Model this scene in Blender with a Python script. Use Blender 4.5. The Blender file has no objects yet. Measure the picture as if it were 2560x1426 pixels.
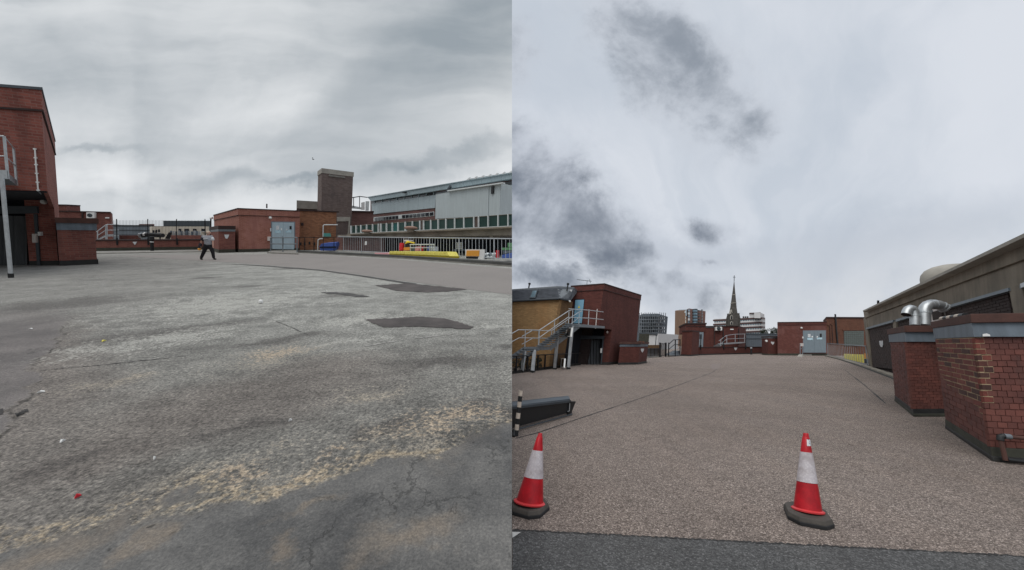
import bpy, bmesh, math, random
from mathutils import Vector, Matrix
random.seed(7)
rnd = random.random
SC = bpy.context.scene
COL = SC.collection
# ------------------------------------------------------------------ camera
F_PX, CX, CY = 900.0, 1280.0, 713.0          # focal length in px of a 2560 px wide picture
HR, HL = 860.0, 590.0                        # horizon rows of the new deck and of the old deck
PITCH = math.atan((HR - CY) / F_PX)
CAM_H = 1.5
CAM = Vector((0, 0, CAM_H))
cam_data = bpy.data.cameras.new('camera')
cam_data.sensor_width = 36.0
cam_data.lens = 36.0 * F_PX / 2560.0
cam_data.clip_start = 0.05
cam_data.clip_end = 6000
cam = bpy.data.objects.new('camera', cam_data)
cam.location = CAM
cam.rotation_euler = (math.pi / 2 + PITCH, 0, 0)
COL.objects.link(cam)
SC.camera = cam
# ------------------------------------------------------------------ view
SC.view_settings.view_transform = 'Standard'
SC.view_settings.look = 'None'
SC.view_settings.exposure = 0.0
SC.view_settings.gamma = 1.0
SC.view_settings.use_curve_mapping = False
SC.render.engine = 'CYCLES'
SC.cycles.max_bounces = 6
SC.cycles.use_denoising = True


# ------------------------------------------------------------------ node helpers
class NT:
    def __init__(self, tree):
        self.t = tree
        tree.nodes.clear()

    def n(self, kind, **kw):
        nd = self.t.nodes.new('ShaderNode' + kind)
        ins = kw.pop('i', {})
        for k, v in kw.items():
            setattr(nd, k, v)
        for k, v in ins.items():
            self.put(nd.inputs[k], v)
        return nd

    def put(self, sock, v):
        if hasattr(v, 'is_linked'):
            self.t.links.new(v, sock)
        elif v is not None:
            if sock.type == 'RGBA' and hasattr(v, '__len__') and len(v) == 3:
                v = (*v, 1)
            sock.default_value = v

    def m(self, op, a, b=None, c=None, clamp=False):
        nd = self.t.nodes.new('ShaderNodeMath')
        nd.operation = op
        nd.use_clamp = clamp
        for k, v in enumerate((a, b, c)):
            if v is not None:
                self.put(nd.inputs[k], v)
        return nd.outputs[0]

    def vm(self, op, a, b=None):
        nd = self.t.nodes.new('ShaderNodeVectorMath')
        nd.operation = op
        self.put(nd.inputs[0], a)
        if b is not None:
            if op == 'SCALE':
                self.put(nd.inputs[3], b)
            else:
                self.put(nd.inputs[1], b)
        return nd.outputs['Value'] if op in ('DOT_PRODUCT', 'LENGTH', 'DISTANCE') else nd.outputs[0]

    def mix(self, f, a, b, blend='MIX'):
        nd = self.t.nodes.new('ShaderNodeMix')
        nd.data_type = 'RGBA'
        nd.blend_type = blend
        self.put(nd.inputs[0], f)
        self.put(nd.inputs[6], a)
        self.put(nd.inputs[7], b)
        return nd.outputs[2]

    def noise(self, vec, scale, detail=4, rough=0.55, dist=0.0, out='Fac'):
        nd = self.n('TexNoise', i={'Vector': vec, 'Scale': scale, 'Detail': detail, 'Roughness': rough, 'Distortion': dist})
        return nd.outputs[out]

    def vor(self, vec, scale, feature='F1', out='Distance', rand=1.0):
        nd = self.n('TexVoronoi', feature=feature, i={'Vector': vec, 'Scale': scale, 'Randomness': rand})
        return nd.outputs[out]

    def ramp(self, f, a, b, lo=0.0, hi=1.0, smooth=True):
        nd = self.t.nodes.new('ShaderNodeMapRange')
        nd.interpolation_type = 'SMOOTHSTEP' if smooth else 'LINEAR'
        for k, v in enumerate((f, a, b, lo, hi)):
            self.put(nd.inputs[k], v)
        return nd.outputs[0]

    def mapv(self, vec, scale=(1, 1, 1), loc=(0, 0, 0), rot=(0, 0, 0)):
        nd = self.n('Mapping', i={'Vector': vec, 'Scale': scale, 'Location': loc, 'Rotation': rot})
        return nd.outputs[0]


# ------------------------------------------------------------------ world: overcast sky
SUN_EL, SUN_AZ = math.radians(62), math.radians(200)     # azimuth clockwise from +Y
world = bpy.data.worlds.new('World')
SC.world = world
world.use_nodes = True
w = NT(world.node_tree)
sky = w.n('TexSky', sky_type='NISHITA', sun_disc=False, sun_elevation=SUN_EL, sun_rotation=SUN_AZ,
          air_density=1.0, dust_density=3.0, ozone_density=1.0)
D0 = w.n('TexCoord').outputs['Generated']
D0 = w.vm('NORMALIZE', D0)
sx = w.n('SeparateXYZ', i={0: D0})
X, Y, Z = sx.outputs


def cloud_plane(vec, lift):
    s = w.n('SeparateXYZ', i={0: vec})
    zz = w.m('MAXIMUM', s.outputs[2], 0.0)
    zz = w.m('ADD', zz, lift)
    return w.n('CombineXYZ', i={0: w.m('DIVIDE', s.outputs[0], zz), 1: w.m('DIVIDE', s.outputs[1], zz), 2: 0.0}).outputs[0]


def blob(g, cu, cv, ru, rv, ang):
    """soft ellipse in tangent coordinates of the viewing hemisphere"""
    p = w.mapv(g, loc=(-cu, -cv, 0))
    p = w.mapv(p, rot=(0, 0, -ang))
    p = w.mapv(p, scale=(1 / ru, 1 / rv, 1))
    return w.m('SUBTRACT', 1.0, w.vm('LENGTH', p))


yy = w.m('MAXIMUM', Y, 0.02)
G2 = w.n('CombineXYZ', i={0: w.m('DIVIDE', X, yy), 1: w.m('DIVIDE', Z, yy), 2: 0.0}).outputs[0]
front = w.ramp(Y, 0.05, 0.3)


def tang(u, v):
    """tangent coordinates of a direction given by its photo row and column"""
    xc, yc = (u - CX) / F_PX, (v - CY) / F_PX
    c, s = math.cos(PITCH), math.sin(PITCH)
    wy, wz = c * 1 + s * yc, s * 1 - c * yc
    return xc / wy, wz / wy


def tblob(u, v, du, dv, ang=0, g=None):
    cu, cv = tang(u, v)
    eu, _ = tang(u + du, v)
    _, ev = tang(u, v - dv)
    return blob(g, cu, cv, abs(eu - cu), abs(ev - cv), ang)


def smax(lst):
    r = lst[0]
    for q in lst[1:]:
        r = w.m('MAXIMUM', r, q)
    return r


SUN_STRENGTH = 1.5


def fan(u, v, ka, kr, warp_n, off):
    """streaks of cloud that run to one far vanishing direction"""
    cu, cv = tang(u, v)
    s_ = w.n('SeparateXYZ', i={0: w.vm('ADD', w.mapv(G2, loc=(-cu, -cv, 0)), warp_n)}).outputs
    ang_ = w.m('ARCTAN2', s_[0], w.m('ADD', w.m('ABSOLUTE', s_[1]), 0.02))
    rad_ = w.m('SQRT', w.m('ADD', w.m('MULTIPLY', s_[0], s_[0]), w.m('MULTIPLY', s_[1], s_[1])))
    return w.n('CombineXYZ', i={0: w.m('MULTIPLY', ang_, ka), 1: w.m('MULTIPLY', rad_, kr), 2: off}).outputs[0]


def centred(vec, k):
    return w.vm('SCALE', w.vm('SUBTRACT', vec, (0.5, 0.5, 0.5)), k)


# old-deck half of the sky: streaks of stratus that fan out from low on the horizon
w1 = w.noise(G2, 1.6, 5, 0.55, out='Color')
w2 = w.noise(G2, 3.4, 6, 0.6, out='Color')
fl = fan(380, 760, 1.5, 0.8, centred(w1, 0.6), 0.0)
s1 = w.noise(fl, 1.5, 4, 0.45, 0.3)
s2 = w.noise(w.mapv(fl, loc=(4, 2, 3), scale=(2.0, 1.2, 1)), 1.5, 5, 0.5, 0.4)
s3 = w.noise(w.mapv(w.vm('ADD', G2, centred(w1, 0.25)), loc=(2, 9, 0), rot=(0, 0, 0.22), scale=(0.7, 3.2, 1)), 1.3, 6, 0.52, 0.2)
sl = w.m('ADD', w.m('MULTIPLY', s1, 0.30), w.m('ADD', w.m('MULTIPLY', s2, 0.08), w.m('MULTIPLY', s3, 0.62)))
gl = w.vm('ADD', G2, centred(w2, 0.26))
bright = smax([tblob(360, 440, 480, 70, 0.0, gl), tblob(600, 525, 700, 60, 0.0, gl), tblob(1190, 455, 260, 45, 0.2, gl), tblob(640, 260, 420, 110, 0.5, gl)])
dark = smax([tblob(560, 452, 260, 34, -0.05, gl), tblob(1120, 392, 380, 34, 0.22, gl), tblob(150, 150, 330, 190, -0.6, gl),
             tblob(1200, 60, 420, 170, 0.3, gl), tblob(230, 372, 170, 20, 0.0, gl), tblob(760, 470, 200, 20, 0.1, gl)])
bright = w.m('MULTIPLY', w.ramp(bright, 0.0, 0.9), front)
dark = w.m('MULTIPLY', w.ramp(dark, 0.0, 0.9), front)
tl = w.ramp(sl, 0.34, 0.66)
tl = w.m('ADD', tl, w.m('SUBTRACT', w.m('MULTIPLY', bright, 0.48), w.m('MULTIPLY', dark, 0.50)))
cl_left = w.mix(w.ramp(tl, -0.35, 1.45, smooth=False), (3.3, 3.75, 4.1), (8.9, 9.05, 9.15))
# new-deck half of the sky: pale layered veil with darker ragged banks
fr = fan(1850, 960, 1.3, 0.7, centred(w1, 0.5), 5.0)
v1 = w.noise(fr, 1.4, 4, 0.45, 0.3)
v2 = w.noise(w.mapv(fr, loc=(1, 8, 2), scale=(2.2, 1.2, 1)), 1.6, 6, 0.55, 0.2)
veil = w.m('ADD', w.m('MULTIPLY', v1, 0.65), w.m('MULTIPLY', v2, 0.35))
n_edge = w.noise(G2, 3.2, 8, 0.66, 0.2)
n_body = w.noise(w.mapv(G2, loc=(3, 1, 0)), 3.6, 7, 0.58, 0.4)
gr = w.vm('ADD', G2, centred(w2, 0.22))
up_bank = smax([tblob(1550, 50, 190, 130, -0.7, gr), tblob(1680, 140, 250, 150, -0.8, gr), tblob(1780, 240, 220, 140, -0.6, gr), tblob(1860, 305, 120, 70, -0.2, gr),
                w.m('SUBTRACT', tblob(1285, 140, 90, 150, 0, gr), 0.15)])
low_bank = smax([tblob(1300, 440, 360, 180, -0.35, gr), tblob(1440, 550, 330, 150, -0.5, gr), tblob(1290, 560, 300, 120, -0.1, gr),
                 tblob(1570, 630, 230, 60, -0.25, gr), w.m('SUBTRACT', tblob(1765, 578, 110, 60, 0, gr), 0.1), w.m('SUBTRACT', tblob(1755, 650, 80, 32, 0, gr), 0.15),
                 tblob(1690, 730, 200, 75, -0.25, gr), w.m('SUBTRACT', tblob(1805, 705, 60, 24, 0, gr), 0.25), tblob(1340, 690, 220, 50, 0, gr)])


def bank(mask, soft):
    e_ = w.m('ADD', mask, w.m('MULTIPLY', w.m('SUBTRACT', n_edge, 0.5), 2.3))
    return w.m('MULTIPLY', w.ramp(e_, -0.12, soft), front), w.ramp(w.m('ADD', w.m('MULTIPLY', e_, 0.8), w.m('MULTIPLY', w.m('SUBTRACT', n_body, 0.5), 2.8)), 0.0, 1.15)


(cm, dp), (cm2, dp2) = bank(up_bank, 0.75), bank(low_bank, 0.62)
low = w.m('MULTIPLY', w.ramp(smax([tblob(2150, 640, 760, 130, 0.28, gl), tblob(1750, 640, 420, 60, 0.0, gl)]), 0.0, 0.9), front)
base_r = w.mix(w.ramp(veil, 0.34, 0.66), (5.6, 6.15, 6.9), (7.3, 7.65, 8.25))
base_r = w.mix(w.m('MULTIPLY', low, 0.6), base_r, (4.8, 5.25, 6.0))
hz = w.ramp(Z, 0.02, 0.26, 1.0, 0.0)
base_r = w.mix(w.m('MULTIPLY', w.m('MULTIPLY', hz, w.ramp(n_body, 0.3, 0.6)), 0.6), base_r, (7.6, 7.7, 7.9))
cl_right = w.mix(w.m('MULTIPLY', cm, 0.9), base_r, w.mix(dp, (5.9, 6.3, 6.95), (2.5, 2.85, 3.35)))
cl_right = w.mix(w.m('MULTIPLY', cm2, 0.92), cl_right, w.mix(dp2, (5.7, 6.1, 6.8), (1.4, 1.65, 2.1)))
seam = w.m('GREATER_THAN', X, 0.0)
clouds = w.mix(seam, cl_left, cl_right)
above = w.mix(0.94, sky.outputs[0], clouds)
below = w.mix(w.ramp(Z, -0.12, -0.02), (1.8, 1.8, 1.8), above)
bg = w.n('Background', i={'Color': below, 'Strength': 0.1})
out = w.n('OutputWorld')
w.t.links.new(bg.outputs[0], out.inputs[0])

# ------------------------------------------------------------------ sun behind the cloud sheet
sun_d = bpy.data.lights.new('sun', 'SUN')
sun_d.energy = SUN_STRENGTH
sun_d.angle = math.radians(50)
sun_d.color = (1.0, 0.97, 0.93)
sun = bpy.data.objects.new('sun', sun_d)
sdir = Vector((math.sin(SUN_AZ) * math.cos(SUN_EL), math.cos(SUN_AZ) * math.cos(SUN_EL), math.sin(SUN_EL)))
sun.rotation_euler = (-sdir).to_track_quat('-Z', 'Y').to_euler()
sun.location = (0, -5, 40)
COL.objects.link(sun)
# ------------------------------------------------------------------ places: two decks that meet under the camera
FWD = Vector((0, math.cos(PITCH), math.sin(PITCH)))
DWN = Vector((0, math.sin(PITCH), -math.cos(PITCH)))
RGT = Vector((1, 0, 0))


def ray(u, v):
    return RGT * ((u - CX) / F_PX) + DWN * ((v - CY) / F_PX) + FWD


class Side:
    def __init__(s, hz, vp, h, sign):
        s.hz, s.h, s.sign = hz, h, sign
        s.n = -(DWN - FWD * ((hz - CY) / F_PX)).normalized()     # deck normal
        s.up = ray(*vp).normalized()                             # direction of its upright edges
        if s.up.z < 0:
            s.up = -s.up
        s.ex = RGT.copy()
        s.ey = s.n.cross(s.ex).normalized()                      # along the deck, away

    def G(s, u, v, lift=0.0):
        r = ray(u, v)
        t = -(s.h - lift) / s.n.dot(r)
        return CAM + r * t

    def V(s, P, v):
        """how far up from P the row v lies"""
        p = P - CAM
        k = (v - CY) / F_PX
        return (k * p.dot(FWD) - p.dot(DWN)) / (s.up.dot(DWN) - k * s.up.dot(FWD))

    def dir(s, u):
        return ray(u, s.hz).normalized()

    def loc(s, P):
        q = P - CAM
        return q.dot(s.ex), q.dot(s.ey)


L = Side(HL, (640, 7350), 1.5, -1)
R = Side(HR, (1920, -2550), 1.5, 1)


class Wall:
    def __init__(s, side, A, B, up=None):
        s.side, s.A, s.B = side, A, B
        s.up = up or side.up
        s.e = (B - A).normalized()
        n = s.e.cross(s.up).normalized()
        s.n = n if n.dot(CAM - A) > 0 else -n

    def P(s, u, v, off=0.0):
        r = ray(u, v)
        t = (s.A + s.n * off - CAM).dot(s.n) / s.n.dot(r)
        return CAM + r * t

    def quad(s, px, off=0.0):
        return [s.P(u, v, off) for u, v in px]


# ------------------------------------------------------------------ mesh gathering
class MB:
    def __init__(s):
        s.v, s.f = [], []

    def add(s, vs, fs):
        k = len(s.v)
        s.v += [Vector(p) for p in vs]
        s.f += [[i + k for i in f] for f in fs]
        return s

    def prism(s, poly, vec):
        n = len(poly)
        vs = list(poly) + [p + vec for p in poly]
        fs = [list(range(n))[::-1], list(range(n, 2 * n))]
        fs += [[i, (i + 1) % n, n + (i + 1) % n, n + i] for i in range(n)]
        return s.add(vs, fs)

    def loft(s, a, b):
        n = len(a)
        fs = [list(range(n))[::-1], list(range(n, 2 * n))]
        fs += [[i, (i + 1) % n, n + (i + 1) % n, n + i] for i in range(n)]
        return s.add(list(a) + list(b), fs)

    def beam(s, a, b, w_, h_, up):
        d = (b - a).normalized()
        x = d.cross(up)
        x = x.normalized() if x.length > 1e-4 else d.orthogonal().normalized()
        y = x.cross(d).normalized()
        q = [a + x * (i * w_ / 2) + y * (j * h_ / 2) for i, j in ((-1, -1), (1, -1), (1, 1), (-1, 1))]
        return s.prism(q, b - a)

    def tube(s, pts, r, seg=8, rr=None):
        pts = [Vector(p) for p in pts]
        rings, prev = [], None
        for i, p in enumerate(pts):
            d = (pts[min(i + 1, len(pts) - 1)] - pts[max(i - 1, 0)]).normalized()
            if prev is None:
                x = d.orthogonal().normalized()
            else:
                x = (prev - d * prev.dot(d))
                x = x.normalized() if x.length > 1e-6 else d.orthogonal().normalized()
            prev = x
            y = d.cross(x)
            ri = rr[i] if rr else r
            rings.append([p + (x * math.cos(2 * math.pi * k / seg) + y * math.sin(2 * math.pi * k / seg)) * ri for k in range(seg)])
        vs = [q for ring in rings for q in ring]
        fs = [list(range(seg))[::-1], [(len(rings) - 1) * seg + k for k in range(seg)]]
        for i in range(len(rings) - 1):
            for k in range(seg):
                fs.append([i * seg + k, i * seg + (k + 1) % seg, (i + 1) * seg + (k + 1) % seg, (i + 1) * seg + k])
        return s.add(vs, fs)

    def lathe(s, o, ax, xd, prof, seg=28, sq=None):
        """prof: list of (radius, height)"""
        yd = ax.cross(xd).normalized()
        vs, fs = [], []
        for r_, h_ in prof:
            for k in range(seg):
                a = 2 * math.pi * k / seg
                vs.append(o + ax * h_ + (xd * math.cos(a) + yd * math.sin(a)) * r_)
        n = len(prof)
        for i in range(n - 1):
            for k in range(seg):
                fs.append([i * seg + k, i * seg + (k + 1) % seg, (i + 1) * seg + (k + 1) % seg, (i + 1) * seg + k])
        fs.append(list(range(seg))[::-1])
        fs.append([(n - 1) * seg + k for k in range(seg)])
        return s.add(vs, fs)


def cells(q, nx, ny=1, gx=0.0, gy=0.0):
    """split a quad TL,TR,BR,BL into nx*ny smaller ones, gaps as a share of a cell"""
    tl, tr, br, bl = q

    def at(a, b):
        return (tl.lerp(tr, a)).lerp(bl.lerp(br, a), b)
    r_ = []
    for j in range(ny):
        for i in range(nx):
            a0, a1 = (i + gx / 2) / nx, (i + 1 - gx / 2) / nx
            b0, b1 = (j + gy / 2) / ny, (j + 1 - gy / 2) / ny
            r_.append([at(a0, b0), at(a1, b0), at(a1, b1), at(a0, b1)])
    return r_


def finish(name, mb, mat, parent=None, side=None, smooth=False, bevel=0.0, origin=None, clip=True):
    me = bpy.data.meshes.new(name)
    o = origin or (parent_world(parent) if parent is not None else (sum(mb.v, Vector()) / len(mb.v)))
    bm = bmesh.new()
    vs = [bm.verts.new(p) for p in mb.v]
    for f in mb.f:
        try:
            bm.faces.new([vs[i] for i in f])
        except ValueError:
            pass
    if side is not None and clip:
        lim = 0.0015 * side.sign
        if any((v.co.x - lim) * side.sign < 0 for v in bm.verts):
            g = bm.verts[:] + bm.edges[:] + bm.faces[:]
            res = bmesh.ops.bisect_plane(bm, geom=g, plane_co=(lim, 0, 0), plane_no=(-side.sign, 0, 0), clear_outer=True)
            ed = [e for e in res['geom_cut'] if isinstance(e, bmesh.types.BMEdge)]
            if ed:
                bmesh.ops.holes_fill(bm, edges=ed)
            if not bm.faces:
                bm.free()
                return None
    bmesh.ops.recalc_face_normals(bm, faces=bm.faces)
    if bevel:
        bmesh.ops.bevel(bm, geom=[e for e in bm.edges if len(e.link_faces) == 2 and e.calc_face_angle(0) > 0.6],
                        offset=bevel, segments=2, affect='EDGES', profile=0.6)
    uv = bm.loops.layers.uv.new('UVMap')
    up = side.up if side else Vector((0, 0, 1))
    nn = side.n if side else Vector((0, 0, 1))
    ey = side.ey if side else Vector((0, 1, 0))
    bm.normal_update()
    for f in bm.faces:
        if smooth:
            f.smooth = True
        flat = abs(f.normal.dot(nn)) > 0.75
        e1 = nn.cross(f.normal)
        e1 = e1.normalized() if e1.length > 1e-4 else RGT
        for lp in f.loops:
            p = lp.vert.co - CAM
            if flat:
                lp[uv].uv = (p.dot(RGT), p.dot(ey))
            else:
                lp[uv].uv = (p.dot(e1), p.dot(up) - 0)
    for v in bm.verts:
        v.co -= o
    bm.to_mesh(me)
    bm.free()
    me.materials.append(mat)
    if smooth:
        try:
            me.set_sharp_from_angle(angle=math.radians(40))
        except Exception:
            pass
    ob = bpy.data.objects.new(name, me)
    if parent is not None:
        ob.parent = parent
        ob.location = o - parent_world(parent)
    else:
        ob.location = o
    COL.objects.link(ob)
    return ob


WLOC = {}


def parent_world(p):
    if p.name in WLOC:
        return WLOC[p.name]
    l = p.location.copy()
    while p.parent is not None:
        p = p.parent
        l += p.location
    return l


def tag(o, label=None, cat=None, group=None, kind=None):
    if o is None:
        return o
    if label:
        o['label'] = label
    if cat:
        o['category'] = cat
    if group:
        o['group'] = group
    if kind:
        o['kind'] = kind
    return o


def thing(name, label, cat, loc, group=None):
    o = bpy.data.objects.new(name, None)
    o.empty_display_size = 0.2
    o.location = loc
    COL.objects.link(o)
    return tag(o, label, cat, group)


def part(name, mb, mat, parent, side, **kw):
    return finish(name, mb, mat, parent, side, **kw)


def single(name, mb, mat, side, label, cat, group=None, **kw):
    return tag(finish(name, mb, mat, None, side, **kw), label, cat, group)


def struct(name, mb, mat, side=None, **kw):
    return tag(finish(name, mb, mat, None, side, **kw), kind='structure')


def quadpart(name, q, n, th, mat, parent, side, **kw):
    """a plate: q is its front outline, n its outward normal"""
    return part(name, MB().prism(q, -n * th), mat, parent, side, **kw)


def gpoly(side, px, lift):
    return [side.G(u, v, lift) for u, v in px]


def foot(side, base, back):
    """footprint: visible base points in order, then the same shifted by back"""
    return base + [p + back for p in base[::-1]]


# ------------------------------------------------------------------ materials
MATS = {}


def newmat(name):
    m_ = bpy.data.materials.new(name)
    m_.use_nodes = True
    t = NT(m_.node_tree)
    b = t.n('BsdfPrincipled')
    o = t.n('OutputMaterial')
    t.t.links.new(b.outputs[0], o.inputs[0])
    MATS[name] = m_
    return m_, t, b


def bump(t, b, h, strength=0.3, dist=0.02):
    nd = t.n('Bump', i={'Strength': strength, 'Distance': dist, 'Height': h})
    t.put(b.inputs['Normal'], nd.outputs[0])


def obco(t):
    return t.n('TexCoord').outputs['Object']


def wco(t):
    return t.n('NewGeometry').outputs['Position']


def uvco(t):
    return t.n('TexCoord').outputs['UV']


def rough_mat(name, col, var=0.25, scale=2.0, rough=0.8, metal=0.0, bmp=0.15, fine=40.0, rand=0.0, streak=0.0, spec=0.4):
    m_, t, b = newmat(name)
    c = wco(t)
    n1 = t.noise(c, scale, 5, 0.6)
    n2 = t.noise(c, fine, 4, 0.6)
    f = t.m('ADD', t.m('MULTIPLY', t.ramp(n1, 0.25, 0.75), 0.65), t.m('MULTIPLY', n2, 0.35))
    if streak:
        s_ = t.noise(t.mapv(uvco(t), scale=(6, 0.35, 1)), 1.0, 4, 0.6)
        f = t.m('ADD', t.m('MULTIPLY', f, 1 - streak), t.m('MULTIPLY', t.ramp(s_, 0.3, 0.7), streak))
    if rand:
        oi = t.n('ObjectInfo').outputs['Random']
        f = t.m('ADD', t.m('MULTIPLY', f, 1 - rand), t.m('MULTIPLY', oi, rand))
    d = [max(0, x * (1 - var)) for x in col]
    l_ = [min(1, x * (1 + var)) for x in col]
    t.put(b.inputs['Base Color'], t.mix(f, d, l_))
    t.put(b.inputs['Roughness'], t.ramp(n1, 0, 1, rough - 0.08, min(1, rough + 0.08)))
    b.inputs['Metallic'].default_value = metal
    b.inputs['Specular IOR Level'].default_value = spec
    if bmp:
        bump(t, b, n2, bmp, 0.01)
    return m_


def brick_mat(name, c1, c2, mortar, bw=0.225, bh=0.075, ms=0.010, dirt=0.35, dirtcol=(0.03, 0.028, 0.026), wash=0.0, washcol=(0.3, 0.2, 0.16), bmp=0.5):
    m_, t, b = newmat(name)
    uv = uvco(t)
    jit = t.n('TexNoise', i={'Vector': uv, 'Scale': 3.0, 'Detail': 2}).outputs['Color']
    uvj = t.vm('ADD', uv, t.vm('SCALE', t.vm('SUBTRACT', jit, (0.5, 0.5, 0.5)), 0.006))
    br = t.n('TexBrick', offset=0.5, i={'Vector': uvj, 'Color1': (0, 0, 0, 1), 'Color2': (1, 1, 1, 1), 'Mortar': (0.5, 0.5, 0.5, 1),
                                        'Scale': 1.0, 'Mortar Size': ms, 'Mortar Smooth': 0.15, 'Bias': 0.0,
                                        'Brick Width': bw, 'Row Height': bh})
    tone = t.n('SeparateColor', i={0: br.outputs['Color']}).outputs[0]
    n1 = t.noise(uv, 0.55, 5, 0.6)
    n2 = t.noise(uv, 9.0, 5, 0.65)
    n3 = t.noise(t.mapv(uv, scale=(2.2, 0.25, 1)), 1.0, 5, 0.6)
    tone = t.m('ADD', t.m('MULTIPLY', tone, 0.6), t.m('MULTIPLY', n2, 0.4))
    colr = t.mix(tone, c1, c2)
    colr = t.mix(br.outputs['Fac'], colr, mortar)
    if wash:
        colr = t.mix(t.m('MULTIPLY', t.ramp(n1, 0.46, 0.62), wash), colr, washcol)
    colr = t.mix(t.m('MULTIPLY', t.ramp(t.m('ADD', t.m('MULTIPLY', n1, 0.5), t.m('MULTIPLY', n3, 0.5)), 0.42, 0.68), dirt), colr, dirtcol)
    t.put(b.inputs['Base Color'], colr)
    b.inputs['Roughness'].default_value = 0.88
    b.inputs['Specular IOR Level'].default_value = 0.25
    h = t.m('ADD', t.m('MULTIPLY', t.m('SUBTRACT', 1.0, br.outputs['Fac']), 0.8), t.m('MULTIPLY', n2, 0.4))
    bump(t, b, h, bmp, 0.015)
    return m_


# brickwork
M_BR_L = brick_mat('old_deck_brick', (0.17, 0.050, 0.040), (0.36, 0.125, 0.095), (0.27, 0.145, 0.12), 0.34, 0.112, 0.012, 0.55, (0.085, 0.035, 0.03))
M_BR_LP = brick_mat('pumphouse_brick', (0.24, 0.080, 0.055), (0.40, 0.17, 0.125), (0.36, 0.21, 0.17), 0.30, 0.10, 0.012, 0.4, (0.15, 0.05, 0.045), 0.6, (0.45, 0.22, 0.18))
M_BR_LW = brick_mat('parapet_brick', (0.15, 0.046, 0.038), (0.28, 0.105, 0.08), (0.22, 0.12, 0.10), 0.30, 0.10, 0.012, 0.5, (0.09, 0.05, 0.045))
M_BR_RUB = brick_mat('multi_brick', (0.18, 0.06, 0.03), (0.44, 0.20, 0.10), (0.24, 0.15, 0.10), 0.30, 0.10, 0.016, 0.3, (0.10, 0.05, 0.03))
M_BR_TOW = brick_mat('tower_brick', (0.13, 0.095, 0.085), (0.24, 0.19, 0.17), (0.16, 0.125, 0.115), 0.34, 0.11, 0.012, 0.5, (0.07, 0.06, 0.065))
M_BR_MALL = brick_mat('hall_brick', (0.17, 0.085, 0.075), (0.27, 0.15, 0.135), (0.2, 0.13, 0.12), 0.4, 0.13, 0.014, 0.4)
M_BR_R = brick_mat('new_deck_brick', (0.075, 0.024, 0.020), (0.150, 0.050, 0.040), (0.105, 0.045, 0.038), 0.225, 0.075, 0.010, 0.45, (0.045, 0.018, 0.017))
M_BR_RP = brick_mat('washed_brick', (0.095, 0.030, 0.024), (0.18, 0.065, 0.052), (0.14, 0.065, 0.055), 0.225, 0.075, 0.010, 0.4, (0.05, 0.02, 0.018), 0.75, (0.22, 0.10, 0.085))
M_BR_RB = brick_mat('brown_brick', (0.10, 0.035, 0.022), (0.21, 0.085, 0.05), (0.13, 0.08, 0.06), 0.225, 0.075, 0.012, 0.4, (0.05, 0.03, 0.02))
M_BR_Y = brick_mat('yellow_brick', (0.20, 0.115, 0.045), (0.42, 0.255, 0.115), (0.24, 0.165, 0.09), 0.225, 0.075, 0.014, 0.3, (0.12, 0.06, 0.025), 0.4, (0.33, 0.17, 0.07))
M_BR_YS = brick_mat('brown_and_shaded_brick', (0.12, 0.06, 0.025), (0.20, 0.11, 0.05), (0.13, 0.09, 0.05), 0.225, 0.075, 0.012, 0.3)  # brown brick; on the yellow house's side walls it also paints in shade
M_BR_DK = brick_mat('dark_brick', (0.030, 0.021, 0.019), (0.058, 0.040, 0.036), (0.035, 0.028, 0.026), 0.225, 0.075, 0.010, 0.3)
M_CHURCH = brick_mat('church_stone', (0.066, 0.061, 0.056), (0.120, 0.111, 0.101), (0.07, 0.064, 0.058), 1.2, 0.6, 0.05, 0.6, (0.035, 0.035, 0.03))
# single bricks
m_, t, b = newmat('single_brick')
oi = t.n('ObjectInfo').outputs['Random']
cr = t.n('ValToRGB', i={0: oi})
cr.color_ramp.elements[0].color = (0.065, 0.027, 0.022, 1)
cr.color_ramp.elements[0].position = 0.0
cr.color_ramp.elements[1].color = (0.21, 0.058, 0.042, 1)
cr.color_ramp.elements[1].position = 1.0
e_ = cr.color_ramp.elements.new(0.3); e_.color = (0.085, 0.035, 0.028, 1)
e_ = cr.color_ramp.elements.new(0.45); e_.color = (0.145, 0.034, 0.025, 1)
nn_ = t.noise(wco(t), 18, 5, 0.7)
nb_ = t.noise(wco(t), 90, 4, 0.7)
t.put(b.inputs['Base Color'], t.mix(t.ramp(nn_, 0.3, 0.75), cr.outputs[0], t.mix(1.0, cr.outputs[0], (0.62, 0.60, 0.60), 'MULTIPLY')))
b.inputs['Roughness'].default_value = 0.86
bump(t, b, t.m('ADD', nn_, nb_), 0.5, 0.006)
M_SB = m_
m_, t, b = newmat('painted_brick')
oi = t.n('ObjectInfo').outputs['Random']
nn_ = t.noise(wco(t), 14, 5, 0.7)
nl_ = t.noise(wco(t), 1.6, 4, 0.6)
c_ = t.mix(t.m('ADD', t.m('MULTIPLY', oi, 0.55), t.m('MULTIPLY', nn_, 0.45)), (0.095, 0.031, 0.024), (0.195, 0.064, 0.047))
ns_ = t.noise(t.mapv(uvco(t), scale=(5, 0.5, 1)), 1.0, 5, 0.65)
c_ = t.mix(t.m('MULTIPLY', t.ramp(ns_, 0.5, 0.72), 0.55), c_, (0.050, 0.026, 0.022))
t.put(b.inputs['Base Color'], t.mix(t.m('MULTIPLY', t.ramp(nl_, 0.42, 0.66), 0.55), c_, (0.065, 0.024, 0.021)))
b.inputs['Roughness'].default_value = 0.8
bump(t, b, t.m('ADD', nn_, t.noise(wco(t), 80, 4, 0.7)), 0.45, 0.006)
M_PB = m_
M_DKB = rough_mat('single_dark_brick', (0.045, 0.030, 0.027), 0.3, 3, 0.85, rand=0.6, bmp=0.3)
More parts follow.
